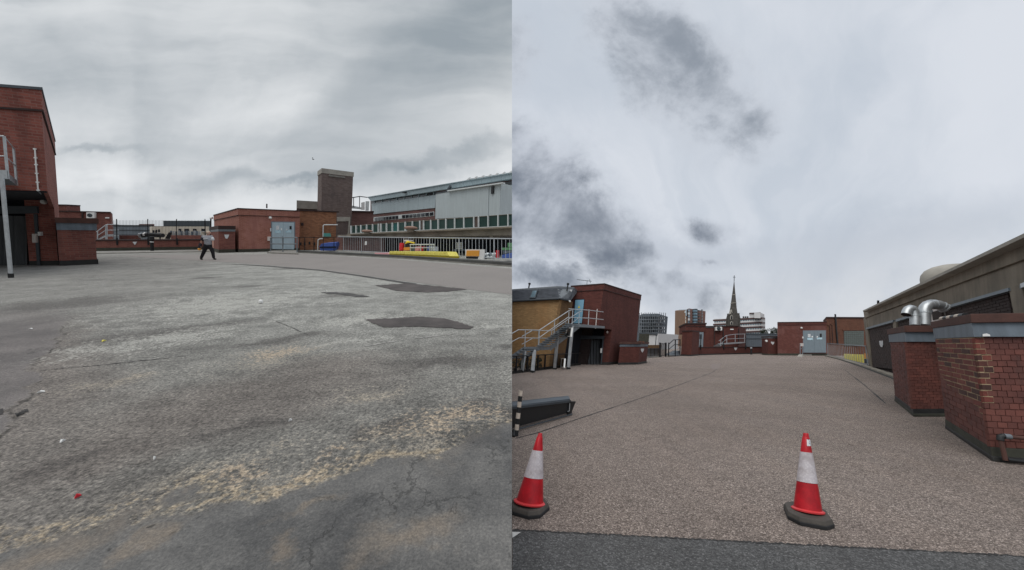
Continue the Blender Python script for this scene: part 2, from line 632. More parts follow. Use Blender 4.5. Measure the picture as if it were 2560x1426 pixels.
M_MORT_RED = rough_mat('red_washed_mortar', (0.115, 0.042, 0.034), 0.35, 3, 0.95, bmp=0.4)
M_MORT_DK = rough_mat('dark_mortar', (0.085, 0.068, 0.060), 0.3, 3, 0.95, bmp=0.4)
M_MORT_CR = rough_mat('sandy_pointing', (0.36, 0.27, 0.17), 0.3, 9, 0.95, bmp=0.5)
M_BITUMEN = rough_mat('black_felt', (0.022, 0.022, 0.021), 0.5, 3, 0.6, bmp=0.4)
M_MOSS = rough_mat('mossy_felt', (0.050, 0.050, 0.038), 0.5, 4, 0.9, bmp=0.5)
M_CONC_S = rough_mat('stained_concrete', (0.225, 0.195, 0.155), 0.5, 0.8, 0.92, bmp=0.35, streak=0.22)
M_CONC = rough_mat('pale_concrete', (0.36, 0.34, 0.30), 0.25, 1.5, 0.9, bmp=0.3)
M_PATCH = rough_mat('pinkish_patch', (0.225, 0.185, 0.168), 0.25, 5, 0.95, 0, 0.5, 60)
M_CONC_D = rough_mat('dirty_concrete', (0.27, 0.245, 0.205), 0.45, 0.8, 0.95, bmp=0.5)
M_KERB = rough_mat('kerb_felt', (0.085, 0.085, 0.080), 0.3, 2, 0.85, bmp=0.3)
M_KERB_L = rough_mat('kerb_top', (0.22, 0.21, 0.19), 0.35, 2, 0.9, bmp=0.3)
M_GALV = rough_mat('galvanised_steel', (0.52, 0.55, 0.57), 0.2, 6, 0.42, 0.55, 0.05, 60)
M_GALV_R = rough_mat('weathered_galvanised', (0.21, 0.235, 0.255), 0.25, 6, 0.45, 0.5, 0.05, 60)
M_DUCT = rough_mat('bright_duct', (0.52, 0.545, 0.56), 0.18, 5, 0.42, 0.7, 0.03, 60)
M_GREYP = rough_mat('grey_paint', (0.185, 0.225, 0.255), 0.15, 3, 0.5, 0, 0.05, streak=0.4)
M_GREYP_D = rough_mat('dark_grey_paint', (0.045, 0.055, 0.065), 0.3, 3, 0.5, 0, 0.05)
M_FASCIA = rough_mat('lead_grey_fascia', (0.135, 0.165, 0.195), 0.35, 2.5, 0.55, 0, 0.1, streak=0.45)
M_FASCIA_L = rough_mat('dark_lead_fascia', (0.075, 0.09, 0.105), 0.3, 2.5, 0.6, 0, 0.1)
M_FOLD = rough_mat('folding_door_steel', (0.085, 0.092, 0.098), 0.3, 2, 0.5, 0.2, 0.05, streak=0.6)
M_DOOR_L = rough_mat('pale_door', (0.40, 0.50, 0.55), 0.14, 2, 0.5, 0, 0.04, streak=0.4)
M_DOOR_R = rough_mat('grey_door', (0.19, 0.235, 0.265), 0.12, 2, 0.5, 0, 0.04, streak=0.4)
M_DOOR_B = rough_mat('blue_door', (0.20, 0.40, 0.54), 0.14, 2, 0.45, 0, 0.04)
M_BLACK = rough_mat('black_steel', (0.012, 0.012, 0.014), 0.3, 4, 0.5, 0.1, 0.03)
M_BLACKR = rough_mat('black_rubber', (0.014, 0.015, 0.016), 0.3, 6, 0.5, 0, 0.1)
M_WHITE = rough_mat('white_plastic', (0.78, 0.78, 0.76), 0.08, 3, 0.5, 0, 0.02)
M_CREAM = rough_mat('cream_box', (0.66, 0.60, 0.56), 0.08, 3, 0.55, 0, 0.02)
M_BROWNSL = rough_mat('brown_roof_slab', (0.080, 0.038, 0.030), 0.45, 2.5, 0.85, 0, 0.25)
M_BRDK = rough_mat('dark_brown_trim', (0.040, 0.022, 0.020), 0.4, 2.5, 0.8, 0, 0.2)
M_SLATE = rough_mat('slate', (0.062, 0.070, 0.084), 0.35, 3, 0.6, 0, 0.2, rand=0.5)
M_SLATE_TRIM = rough_mat('grey_trim', (0.16, 0.175, 0.19), 0.25, 3, 0.6)
M_CLAD = rough_mat('pale_blue_cladding', (0.42, 0.50, 0.53), 0.14, 1.0, 0.5, 0, 0.04, streak=0.6, rand=0.2)
M_CLADB = rough_mat('panel_cladding', (0.48, 0.54, 0.555), 0.12, 0.8, 0.5, 0, 0.04, streak=0.5, rand=0.1)
M_CLADF = rough_mat('fascia_cladding', (0.30, 0.38, 0.41), 0.14, 1.0, 0.45, 0, 0.04, streak=0.6, rand=0.2)
M_SHED = rough_mat('grey_shed_sheet', (0.20, 0.23, 0.26), 0.18, 1.0, 0.5, 0, 0.04, rand=0.4)
M_SHED_R = rough_mat('shed_sheet', (0.105, 0.125, 0.145), 0.18, 1.0, 0.5, 0, 0.04, rand=0.4)
M_CREAMC = rough_mat('cream_cladding', (0.66, 0.60, 0.50), 0.1, 1.0, 0.55, 0, 0.04, rand=0.2)
M_CREAM_D = rough_mat('cream_roof', (0.08, 0.095, 0.105), 0.2, 1.0, 0.6)
M_WRENDER = rough_mat('white_render', (0.50, 0.50, 0.50), 0.1, 0.6, 0.8, streak=0.4)
M_OFFW = rough_mat('office_white', (0.60, 0.60, 0.60), 0.12, 0.3, 0.7)
M_OFFB = rough_mat('office_brown', (0.060, 0.026, 0.024), 0.3, 0.5, 0.5)
M_ORANGE_B = rough_mat('orange_brick_far', (0.25, 0.15, 0.095), 0.2, 0.5, 0.9)
M_PINK_B = rough_mat('pink_brick_far', (0.20, 0.105, 0.085), 0.2, 0.5, 0.9)
M_SCAFF = rough_mat('scaffold_netting', (0.085, 0.105, 0.125), 0.45, 0.35, 0.8)
M_SCAFF_P = rough_mat('scaffold_boards', (0.16, 0.18, 0.20), 0.35, 0.5, 0.7)
M_GREENP = rough_mat('green_panel', (0.020, 0.058, 0.050), 0.35, 0.8, 0.35, 0, 0.03, rand=0.4)
M_TEALP = rough_mat('teal_panel', (0.012, 0.105, 0.100), 0.25, 0.8, 0.35, 0, 0.03)
M_WPOST = rough_mat('white_post', (0.66, 0.70, 0.70), 0.12, 2, 0.5)
M_BRNPIL = rough_mat('brown_pillar', (0.11, 0.085, 0.075), 0.3, 2, 0.9)
M_VOID = rough_mat('dark_recess', (0.012, 0.014, 0.020), 0.3, 1, 0.9, 0, 0)  # near-black; paints in shade under overhangs and in recesses
M_NAVY = rough_mat('navy_sheeting', (0.016, 0.026, 0.042), 0.3, 1, 0.6, 0, 0.1)
M_MUSH = rough_mat('rusty_cowl', (0.27, 0.165, 0.125), 0.25, 4, 0.7)
M_YEL = rough_mat('yellow_sheet', (0.80, 0.62, 0.035), 0.15, 5, 0.5, 0, 0.2)
M_YELP = rough_mat('pale_yellow_sheet', (0.84, 0.74, 0.16), 0.2, 7, 0.5, 0, 0.3)
M_PINK = rough_mat('pink_foam', (0.80, 0.40, 0.42), 0.12, 4, 0.7)
M_REDP = rough_mat('red_plastic', (0.62, 0.035, 0.05), 0.12, 4, 0.45)
M_ORNG = rough_mat('orange_plastic', (0.75, 0.33, 0.05), 0.15, 4, 0.45)
M_BLUET = rough_mat('blue_plastic', (0.07, 0.13, 0.42), 0.2, 4, 0.5)
M_GRN = rough_mat('green_plastic', (0.12, 0.30, 0.14), 0.2, 4, 0.5)
M_TEAL = rough_mat('teal_sign', (0.10, 0.34, 0.30), 0.1, 4, 0.5)
M_SKIN = rough_mat('skin', (0.52, 0.30, 0.23), 0.08, 8, 0.55, 0, 0.02)
M_HAIR = rough_mat('pale_hair', (0.50, 0.42, 0.33), 0.2, 30, 0.8)
M_SHIRT = rough_mat('grey_shirt', (0.33, 0.34, 0.37), 0.15, 8, 0.9)
M_SLEEVE = rough_mat('dark_sleeve', (0.035, 0.032, 0.042), 0.2, 8, 0.9)
M_PRINT = rough_mat('white_print', (0.62, 0.63, 0.65), 0.1, 8, 0.9)
M_TROUS = rough_mat('black_trousers', (0.012, 0.012, 0.015), 0.3, 8, 0.85)
M_CONE_R = rough_mat('cone_red', (0.44, 0.006, 0.014), 0.42, 9, 0.42, 0, 0.06, 70)
M_CONE_E = rough_mat('cone_rim_red', (0.66, 0.05, 0.055), 0.12, 9, 0.45)
M_CONE_B = rough_mat('cone_rubber', (0.072, 0.064, 0.056), 0.3, 12, 0.75, 0, 0.25)
M_CONE_BD = rough_mat('cone_rubber_edge', (0.024, 0.025, 0.027), 0.3, 12, 0.6, 0, 0.2)
M_POLE_W = rough_mat('aged_white_band', (0.58, 0.50, 0.42), 0.25, 14, 0.6)
M_PAINT = rough_mat('worn_white_paint', (0.55, 0.55, 0.53), 0.35, 12, 0.85, 0, 0.3)
M_TAR = rough_mat('tar_patch', (0.070, 0.067, 0.065), 0.5, 2.5, 0.85, 0, 0.6, 60)
M_TAR2 = rough_mat('dark_red_tar', (0.078, 0.068, 0.065), 0.55, 2.5, 0.85, 0, 0.6, 60)
M_SEAM = rough_mat('seam_bitumen', (0.040, 0.038, 0.037), 0.4, 6, 0.8, 0, 0.4)
M_SCUFF = rough_mat('pale_worn_asphalt', (0.33, 0.32, 0.30), 0.3, 3, 0.95, 0, 0.5, 60)
M_TREE = rough_mat('dark_leaves', (0.022, 0.032, 0.016), 0.5, 1.0, 0.8)
M_BARK = rough_mat('bark', (0.05, 0.04, 0.03), 0.3, 3, 0.9)
M_TERRAIN = rough_mat('city_ground', (0.16, 0.155, 0.145), 0.3, 0.02, 0.95, 0, 0)
M_BOUNCE = rough_mat('bounce_wall_pale', (0.62, 0.61, 0.60), 0.1, 0.6, 0.9)  # pale tone chosen so the unseen side wall returns sky light
m_, t, b = newmat('window_glass')
t.put(b.inputs['Base Color'], t.mix(t.noise(wco(t), 0.8, 3), (0.010, 0.013, 0.018), (0.035, 0.042, 0.05)))
b.inputs['Roughness'].default_value = 0.12
b.inputs['Specular IOR Level'].default_value = 0.5
M_GLASS = m_
m_, t, b = newmat('sky_glass')
t.put(b.inputs['Base Color'], t.mix(t.noise(wco(t), 0.4, 3), (0.10, 0.16, 0.20), (0.22, 0.32, 0.38)))
b.inputs['Roughness'].default_value = 0.1
b.inputs['Metallic'].default_value = 0.4
M_GLASS_B = m_
m_, t, b = newmat('reflective_sleeve')
c = wco(t)
hx = t.vor(t.mapv(c, scale=(1, 1, 1)), 55, out='Distance')
g_ = t.noise(c, 11, 5, 0.6)
cc = t.mix(t.ramp(hx, 0.1, 0.6), (0.64, 0.60, 0.61), (0.54, 0.50, 0.52))
t.put(b.inputs['Base Color'], t.mix(t.m('MULTIPLY', t.ramp(g_, 0.44, 0.70), 0.65), cc, (0.34, 0.29, 0.29)))
b.inputs['Roughness'].default_value = 0.42
bump(t, b, hx, 0.15, 0.003)
M_SLEEVE_W = m_
# notice with illegible small print: pale plate with faint rows
m_, t, b = newmat('notice_plate')
uv = uvco(t)
rows = t.m('GREATER_THAN', t.noise(t.mapv(uv, scale=(26, 60, 1)), 1.0, 1), 0.56)
t.put(b.inputs['Base Color'], t.mix(rows, (0.74, 0.76, 0.76), (0.30, 0.32, 0.36)))
b.inputs['Roughness'].default_value = 0.5
M_NOTICE = m_
m_, t, b = newmat('blue_notice')
uv = uvco(t)
rows = t.m('GREATER_THAN', t.noise(t.mapv(uv, scale=(10, 22, 1)), 1.0, 1), 0.54)
t.put(b.inputs['Base Color'], t.mix(rows, (0.58, 0.72, 0.78), (0.22, 0.48, 0.58)))
b.inputs['Roughness'].default_value = 0.5
M_NOTICE_B = m_
m_, t, b = newmat('glass_block')
uv = uvco(t)
t.put(b.inputs['Base Color'], t.mix(t.noise(uv, 6, 3), (0.055, 0.07, 0.062), (0.14, 0.17, 0.15)))
b.inputs['Roughness'].default_value = 0.18
M_GBLOCK = m_
# ------------------------------------------------------------------ ground surfaces


def spot(t, uv, side, u, v, du, dv, ang=0.0):
    c = Vector(side.loc(side.G(u, v)))
    e = Vector(side.loc(side.G(u + du, v)))
    f1 = Vector(side.loc(side.G(u, v - dv)))
    f2 = Vector(side.loc(side.G(u, v + dv)))
    rx, ry = (e - c).length, (f1 - f2).length / 2
    p = t.mapv(uv, loc=(-c.x, -c.y, 0))
    sh = (f1.x - f2.x) / max(1e-3, (f1.y - f2.y))
    # lie along the view line through the spot
    p = t.mapv(p, rot=(0, 0, math.atan(sh) + ang))
    p = t.mapv(p, scale=(1 / rx, 1 / ry, 1))
    return t.m('SUBTRACT', 1.0, t.vm('LENGTH', p))


def tmax(t, lst):
    r_ = lst[0]
    for q in lst[1:]:
        r_ = t.m('MAXIMUM', r_, q)
    return r_


# ---- old deck: weathered, patched asphalt
m_, t, b = newmat('weathered_asphalt')
uv = uvco(t)
nw = t.n('TexNoise', i={'Vector': uv, 'Scale': 1.5, 'Detail': 6, 'Roughness': 0.62}).outputs['Color']
warp = t.vm('SUBTRACT', nw, (0.5, 0.5, 0.5))
nw2 = t.n('TexNoise', i={'Vector': uv, 'Scale': 7.0, 'Detail': 5, 'Roughness': 0.65}).outputs['Color']
warp2 = t.vm('SUBTRACT', nw2, (0.5, 0.5, 0.5))
uvw = t.vm('ADD', uv, t.vm('ADD', t.vm('SCALE', warp, 1.0), t.vm('SCALE', warp2, 0.35)))
sep = t.n('SeparateXYZ', i={0: uv}).outputs


def off(x, y):
    return t.mapv(uv, loc=(x, y, 0))


big = t.ramp(t.noise(uv, 0.22, 6, 0.62), 0.36, 0.64)
mid = t.ramp(t.noise(off(4, 4), 1.0, 7, 0.66), 0.36, 0.64)
mid2 = t.ramp(t.noise(off(31, 17), 3.4, 7, 0.68), 0.36, 0.64)
drag = t.ramp(t.noise(t.mapv(uv, scale=(0.55, 2.6, 1)), 1.3, 7, 0.66), 0.40, 0.62)
mott = t.ramp(t.noise(off(2, 7), 21.0, 6, 0.70), 0.36, 0.64)
grit = t.ramp(t.noise(off(5, 9), 75, 5, 0.72), 0.36, 0.64)
lump = t.ramp(t.noise(off(15, 3), 42, 5, 0.7), 0.36, 0.64)
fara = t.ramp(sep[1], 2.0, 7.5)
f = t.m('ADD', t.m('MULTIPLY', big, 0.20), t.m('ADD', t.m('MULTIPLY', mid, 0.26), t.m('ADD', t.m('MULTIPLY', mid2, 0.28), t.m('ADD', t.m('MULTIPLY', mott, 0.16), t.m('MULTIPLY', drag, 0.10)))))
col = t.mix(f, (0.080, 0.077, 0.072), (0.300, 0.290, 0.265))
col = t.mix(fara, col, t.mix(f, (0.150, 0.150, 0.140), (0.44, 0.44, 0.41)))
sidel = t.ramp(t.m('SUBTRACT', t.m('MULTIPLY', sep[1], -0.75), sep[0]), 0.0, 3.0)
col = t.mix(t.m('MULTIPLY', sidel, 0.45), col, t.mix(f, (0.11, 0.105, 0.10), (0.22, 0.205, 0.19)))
# reddish grey sweeps
red = tmax(t, [spot(t, uvw, L, 60, 900, 190, 190), spot(t, uvw, L, 640, 990, 620, 100), spot(t, uvw, L, 800, 930, 300, 60), spot(t, uvw, L, 300, 1120, 300, 90)])
col = t.mix(t.m('MULTIPLY', t.ramp(red, 0.0, 0.8), 0.5), col, t.mix(f, (0.105, 0.088, 0.080), (0.235, 0.195, 0.172)))
# dark soft stains
drk = tmax(t, [spot(t, uvw, L, 1260, 1060, 80, 60), spot(t, uvw, L, 1200, 1015, 90, 30), spot(t, uvw, L, 1265, 865, 40, 10), spot(t, uvw, L, 620, 716, 50, 4), spot(t, uvw, L, 730, 672, 55, 2.2),
               spot(t, uvw, L, 520, 695, 60, 2.4), spot(t, uvw, L, 850, 738, 90, 7), spot(t, uvw, L, 420, 830, 260, 16), spot(t, uvw, L, 1120, 905, 200, 24), spot(t, uvw, L, 150, 760, 200, 22), spot(t, uvw, L, 700, 850, 190, 14), spot(t, uvw, L, 860, 1195, 90, 18), spot(t, uvw, L, 390, 1250, 90, 16), spot(t, uvw, L, 620, 1060, 170, 24), spot(t, uvw, L, 960, 1060, 110, 22), spot(t, uvw, L, 200, 1150, 160, 40), spot(t, uvw, L, 850, 1130, 60, 12)])
dm = t.ramp(t.m('ADD', drk, t.m('MULTIPLY', t.m('SUBTRACT', mid2, 0.5), 0.5)), 0.1, 0.7)
col = t.mix(t.m('MULTIPLY', dm, 0.62), col, (0.072, 0.066, 0.063))
# pale scuffs in the middle distance
pal = tmax(t, [spot(t, uvw, L, 715, 797, 60, 13), spot(t, uvw, L, 900, 800, 160, 20), spot(t, uvw, L, 560, 760, 260, 40), spot(t, uvw, L, 1040, 700, 110, 6), spot(t, uvw, L, 400, 850, 240, 30), spot(t, uvw, L, 900, 850, 160, 10), spot(t, uvw, L, 1240, 815, 90, 8)])
pm_ = t.ramp(t.m('ADD', pal, t.m('MULTIPLY', t.m('SUBTRACT', t.m('ADD', t.m('MULTIPLY', mid2, 0.5), t.m('MULTIPLY', mott, 0.5)), 0.5), 1.3)), 0.15, 0.95)
col = t.mix(t.m('MULTIPLY', pm_, 0.6), col, (0.46, 0.455, 0.42))
# ochre grit and tan stains
tan_ = tmax(t, [spot(t, uvw, L, 1085, 1070, 270, 75), spot(t, uvw, L, 560, 1185, 250, 62), spot(t, uvw, L, 800, 1160, 190, 34), spot(t, uvw, L, 700, 890, 150, 36),
                spot(t, uvw, L, 330, 1240, 190, 40), spot(t, uvw, L, 1050, 1330, 160, 85), spot(t, uvw, L, 780, 1245, 110, 26), spot(t, uvw, L, 120, 1375, 260, 60),
                spot(t, uvw, L, 260, 960, 130, 18), spot(t, uvw, L, 930, 985, 120, 20), spot(t, uvw, L, 690, 1370, 70, 50), spot(t, uvw, L, 420, 1310, 70, 45)])
tn = t.m('ADD', tan_, t.m('MULTIPLY', t.m('SUBTRACT', t.m('ADD', t.m('MULTIPLY', mott, 0.45), t.m('ADD', t.m('MULTIPLY', grit, 0.3), t.m('MULTIPLY', mid2, 0.25))), 0.5), 1.9))
tanm = t.m('MULTIPLY', t.m('MULTIPLY', t.ramp(tn, 0.25, 1.30), 0.80), t.ramp(t.m('ADD', t.m('MULTIPLY', mid2, 0.6), t.m('MULTIPLY', mid, 0.4)), 0.15, 0.75, 0.35, 1.0))
col = t.mix(tanm, col, t.mix(mid, (0.225, 0.204, 0.172), (0.345, 0.304, 0.246)))
hot = tmax(t, [spot(t, uvw, L, 790, 1165, 100, 18), spot(t, uvw, L, 1120, 1040, 130, 34), spot(t, uvw, L, 580, 1180, 70, 26), spot(t, uvw, L, 815, 1250, 50, 15), spot(t, uvw, L, 705, 880, 70, 15), spot(t, uvw, L, 880, 1110, 60, 10)])
ht = t.m('ADD', hot, t.m('MULTIPLY', t.m('SUBTRACT', mott, 0.5), 1.4))
col = t.mix(t.m('MULTIPLY', t.ramp(ht, 0.1, 1.0), 0.50), col, (0.52, 0.405, 0.285))
# smooth dark skin of sealant nearest the camera, with a ragged sandy edge
ptsb = [L.loc(L.G(u, v)) for u, v in ((0, 1365), (300, 1285), (520, 1240), (700, 1205), (900, 1160), (1130, 1110), (1280, 1060))]
sxy = t.n('SeparateXYZ', i={0: t.vm('ADD', uv, t.vm('ADD', t.vm('SCALE', warp, 0.85), t.vm('SCALE', warp2, 0.28)))}).outputs
fc = t.n('FloatCurve')
xs = [p[0] for p in ptsb]
ys = [p[1] for p in ptsb]
x0, x1, y0, y1 = min(xs), max(xs), min(ys), max(ys)
cv = fc.mapping.curves[0]
while len(cv.points) > 2:
    cv.points.remove(cv.points[1])
cv.points[0].location = (0, (ptsb[0][1] - y0) / (y1 - y0))
cv.points[1].location = (1, (ptsb[-1][1] - y0) / (y1 - y0))
for p in ptsb[1:-1]:
    cv.points.new((p[0] - x0) / (x1 - x0), (p[1] - y0) / (y1 - y0))
fc.mapping.update()
t.put(fc.inputs['Value'], t.ramp(sxy[0], x0, x1, 0, 1, smooth=False))
yb = t.m('ADD', t.m('MULTIPLY', fc.outputs[0], y1 - y0), y0)
skin = t.m('SUBTRACT', yb, sxy[1])
skinm = t.ramp(skin, -0.01, 0.05)
skc = t.mix(t.m('ADD', t.m('MULTIPLY', mid, 0.6), t.m('MULTIPLY', mid2, 0.4)), (0.064, 0.064, 0.065), (0.165, 0.160, 0.152))
skc = t.mix(t.m('MULTIPLY', t.ramp(tan_, 0.0, 1.0), 0.8), skc, (0.20, 0.165, 0.13))
skf = t.m('MULTIPLY', skinm, 0.95)
col = t.mix(skf, col, skc)
edge = t.m('MULTIPLY', t.ramp(t.m('ABSOLUTE', t.m('ADD', skin, 0.05)), 0.0, 0.10, 1, 0), t.ramp(t.m('ADD', t.m('MULTIPLY', mid, 0.5), t.m('MULTIPLY', mott, 0.5)), 0.3, 0.75))
col = t.mix(t.m('MULTIPLY', edge, 0.8), col, (0.36, 0.295, 0.21))
# side strip with its ragged joint
pj = [Vector(L.loc(L.G(u, v))) for u, v in ((112, 905), (30, 1060))]
dj = (pj[1] - pj[0]).normalized()
nj = Vector((-dj.y, dj.x))
if nj.x > 0:
    nj = -nj
dd = t.vm('DOT_PRODUCT', t.vm('SUBTRACT', t.vm('ADD', uv, t.vm('ADD', t.vm('SCALE', warp, 0.55), t.vm('SCALE', warp2, 0.12))), (pj[0].x, pj[0].y, 0)), (nj.x, nj.y, 0))
nearm = t.ramp(sep[1], 8.0, 5.5)
stripm = t.m('MULTIPLY', t.ramp(dd, 0.0, 0.06), nearm)
col = t.mix(t.m('MULTIPLY', stripm, 0.72), col, t.mix(mid, (0.098, 0.090, 0.090), (0.165, 0.150, 0.147)))
jl = t.m('MULTIPLY', t.m('MULTIPLY', t.ramp(t.m('ABSOLUTE', dd), 0.0, 0.035, 1, 0), nearm), t.ramp(mid2, 0.3, 0.8))
col = t.mix(t.m('MULTIPLY', jl, 0.75), col, (0.035, 0.032, 0.030))
smooth_ = t.m('MAXIMUM', skf, t.m('MULTIPLY', stripm, 0.8))
rawm = t.m('SUBTRACT', 1.0, t.m('MULTIPLY', smooth_, 0.72))
# aggregate: worn pale tops and dark gaps at two sizes
col = t.mix(t.m('MULTIPLY', t.m('MULTIPLY', t.ramp(lump, 0.55, 1.0), 0.52), rawm), col, t.mix(1.0, col, (1.75, 1.73, 1.68), 'MULTIPLY'))
col = t.mix(t.m('MULTIPLY', t.m('MULTIPLY', t.ramp(lump, 0.45, 0.0), 0.66), rawm), col, t.mix(1.0, col, (0.36, 0.36, 0.36), 'MULTIPLY'))
col = t.mix(t.m('MULTIPLY', t.m('MULTIPLY', t.ramp(mott, 0.5, 1.0), 0.32), rawm), col, t.mix(1.0, col, (1.45, 1.43, 1.40), 'MULTIPLY'))
col = t.mix(t.m('MULTIPLY', t.m('MULTIPLY', t.ramp(mott, 0.5, 0.0), 0.32), rawm), col, t.mix(1.0, col, (0.50, 0.50, 0.50), 'MULTIPLY'))
col = t.mix(t.m('MULTIPLY', t.ramp(grit, 0.6, 1.0), 0.35), col, t.mix(1.0, col, (1.8, 1.78, 1.72), 'MULTIPLY'))
col = t.mix(t.m('MULTIPLY', t.ramp(grit, 0.4, 0.0), 0.45), col, t.mix(1.0, col, (0.42, 0.42, 0.42), 'MULTIPLY'))
# cracks and pits
cr1 = t.n('TexVoronoi', feature='DISTANCE_TO_EDGE', i={'Vector': t.vm('ADD', uv, t.vm('ADD', t.vm('SCALE', warp, 1.2), t.vm('SCALE', warp2, 0.3))), 'Scale': 0.8}).outputs['Distance']
crm = t.m('MULTIPLY', t.ramp(cr1, 0.0, 0.012, 1, 0), t.ramp(t.noise(off(3, 40), 0.8, 4, 0.6), 0.50, 0.62))
col = t.mix(t.m('MULTIPLY', crm, 0.6), col, (0.035, 0.035, 0.033))
pit = t.n('TexVoronoi', i={'Vector': t.vm('ADD', uv, t.vm('ADD', t.vm('SCALE', warp, 0.25), t.vm('SCALE', warp2, 0.08))), 'Scale': 15.0})
pitr = t.n('SeparateColor', i={0: pit.outputs['Color']}).outputs
pitm = t.m('MULTIPLY', t.ramp(pit.outputs['Distance'], 0.05, t.m('ADD', t.m('MULTIPLY', pitr[1], 0.28), 0.06), 1, 0), t.m('GREATER_THAN', pitr[0], 0.70))
pitm = t.m('MULTIPLY', pitm, t.ramp(t.noise(off(13, 2), 0.9, 5, 0.6), 0.42, 0.60))
col = t.mix(t.m('MULTIPLY', pitm, 0.8), col, (0.026, 0.025, 0.023))
t.put(b.inputs['Base Color'], col)
t.put(b.inputs['Roughness'], t.m('SUBTRACT', 0.93, t.m('MULTIPLY', smooth_, 0.30)))
b.inputs['Specular IOR Level'].default_value = 0.35
hgt = t.m('ADD', t.m('MULTIPLY', mid2, 0.35), t.m('MULTIPLY', t.m('ADD', t.m('MULTIPLY', lump, 0.40), t.m('ADD', t.m('MULTIPLY', mott, 0.45), t.m('MULTIPLY', grit, 0.18))), rawm))
hgt = t.m('SUBTRACT', hgt, t.m('ADD', t.m('MULTIPLY', pitm, 0.5), t.m('ADD', t.m('MULTIPLY', crm, 0.5), t.m('MULTIPLY', jl, 0.6))))
hgt = t.m('ADD', hgt, t.m('MULTIPLY', skinm, 0.9))
bump(t, b, hgt, 0.60, 0.016)
M_GL = m_

# ---- newer fine-gravel band at the far edge of the old deck
m_, t, b = newmat('gravelled_asphalt')
uv = uvco(t)
g1 = t.noise(uv, 26, 6, 0.75)
g2 = t.noise(uv, 0.5, 6, 0.6)
g3 = t.noise(t.mapv(uv, scale=(0.3, 2.0, 1)), 1.0, 5, 0.6)
c_ = t.mix(t.ramp(g1, 0.3, 0.7), (0.15, 0.135, 0.125), (0.33, 0.305, 0.285))
c_ = t.mix(t.m('MULTIPLY', t.ramp(g2, 0.35, 0.7), 0.4), c_, (0.19, 0.175, 0.165))
c_ = t.mix(t.m('MULTIPLY', t.ramp(g3, 0.6, 0.75), 0.35), c_, (0.36, 0.34, 0.32))
t.put(b.inputs['Base Color'], c_)
b.inputs['Roughness'].default_value = 0.95
bump(t, b, g1, 0.6, 0.015)
M_GG = m_

# ---- new deck: exposed stone chippings


def chip_mat(name, dark, mids, light, scale, dull):
    m_, t, b = newmat(name)
    uv = uvco(t)
    wp = t.n('TexNoise', i={'Vector': uv, 'Scale': scale * 0.8, 'Detail': 2}).outputs['Color']
    uvw = t.vm('ADD', uv, t.vm('SCALE', t.vm('SUBTRACT', wp, (0.5, 0.5, 0.5)), 0.6 / scale))
    v1 = t.n('TexVoronoi', i={'Vector': uvw, 'Scale': scale})
    ve = t.n('TexVoronoi', feature='DISTANCE_TO_EDGE', i={'Vector': uvw, 'Scale': scale})
    rc = t.n('SeparateColor', i={0: v1.outputs['Color']}).outputs
    cr = t.n('ValToRGB', i={0: rc[0]})
    el = cr.color_ramp.elements
    el[0].color = (*dark, 1); el[0].position = 0.0
    el[1].color = (*light, 1); el[1].position = 1.0
    e_ = el.new(0.45); e_.color = (*mids, 1)
    e_ = el.new(0.86); e_.color = (*[x * 1.35 for x in mids], 1)
    gap = t.ramp(ve.outputs['Distance'], 0.02, 0.16, 1, 0)
    c_ = t.mix(t.m('MULTIPLY', gap, dull), cr.outputs[0], [x * 0.42 for x in dark])
    big = t.noise(uv, 0.35, 6, 0.6)
    mid = t.noise(uv, 5.0, 5, 0.65)
    lane = t.noise(t.mapv(uv, scale=(1.6, 0.12, 1)), 1.0, 4, 0.55)
    c_ = t.mix(t.m('MULTIPLY', t.ramp(big, 0.38, 0.64), 0.40), c_, t.mix(1.0, c_, (0.66, 0.64, 0.62), 'MULTIPLY'))
    c_ = t.mix(t.m('MULTIPLY', t.ramp(mid, 0.42, 0.7), 0.35), c_, t.mix(1.0, c_, (0.58, 0.57, 0.57), 'MULTIPLY'))
    c_ = t.mix(t.m('MULTIPLY', t.ramp(lane, 0.42, 0.66), 0.45), c_, t.mix(1.0, c_, (1.18, 1.15, 1.12), 'MULTIPLY'))
    t.put(b.inputs['Base Color'], c_)
    b.inputs['Roughness'].default_value = 0.9
    b.inputs['Specular IOR Level'].default_value = 0.35
    h = t.m('ADD', t.m('MULTIPLY', t.m('SUBTRACT', 1.0, gap), 0.7), t.m('MULTIPLY', rc[1], 0.6))
    bump(t, b, h, 0.7, 0.006)
    return m_


M_GR = chip_mat('stone_chippings', (0.130, 0.103, 0.089), (0.325, 0.268, 0.234), (0.66, 0.56, 0.50), 88, 0.70)
M_STRIP = chip_mat('smooth_dark_asphalt', (0.070, 0.070, 0.071), (0.125, 0.125, 0.125), (0.23, 0.23, 0.23), 80, 0.45)

# ------------------------------------------------------------------ ground sheets
zt = -4.0
struct('terrain', MB().add([(-2500, -800, zt), (2500, -800, zt), (2500, 4000, zt), (-2500, 4000, zt)], [[0, 1, 2, 3]]), M_TERRAIN)


def slab(side, x0, x1, y0, y1, name, mat, nx=1):
    o = CAM - side.n * side.h
    q = [o + side.ex * a + side.ey * b_ for a, b_ in ((x0, y0), (x1, y0), (x1, y1), (x0, y1))]
    return struct(name, MB().add(q, [[0, 1, 2, 3]]), mat, side, clip=False), q


LX = -0.002
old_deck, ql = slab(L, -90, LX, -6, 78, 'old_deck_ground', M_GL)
new_deck, qr = slab(R, 0.0, 420, -6, 900, 'new_deck_ground', M_GR)
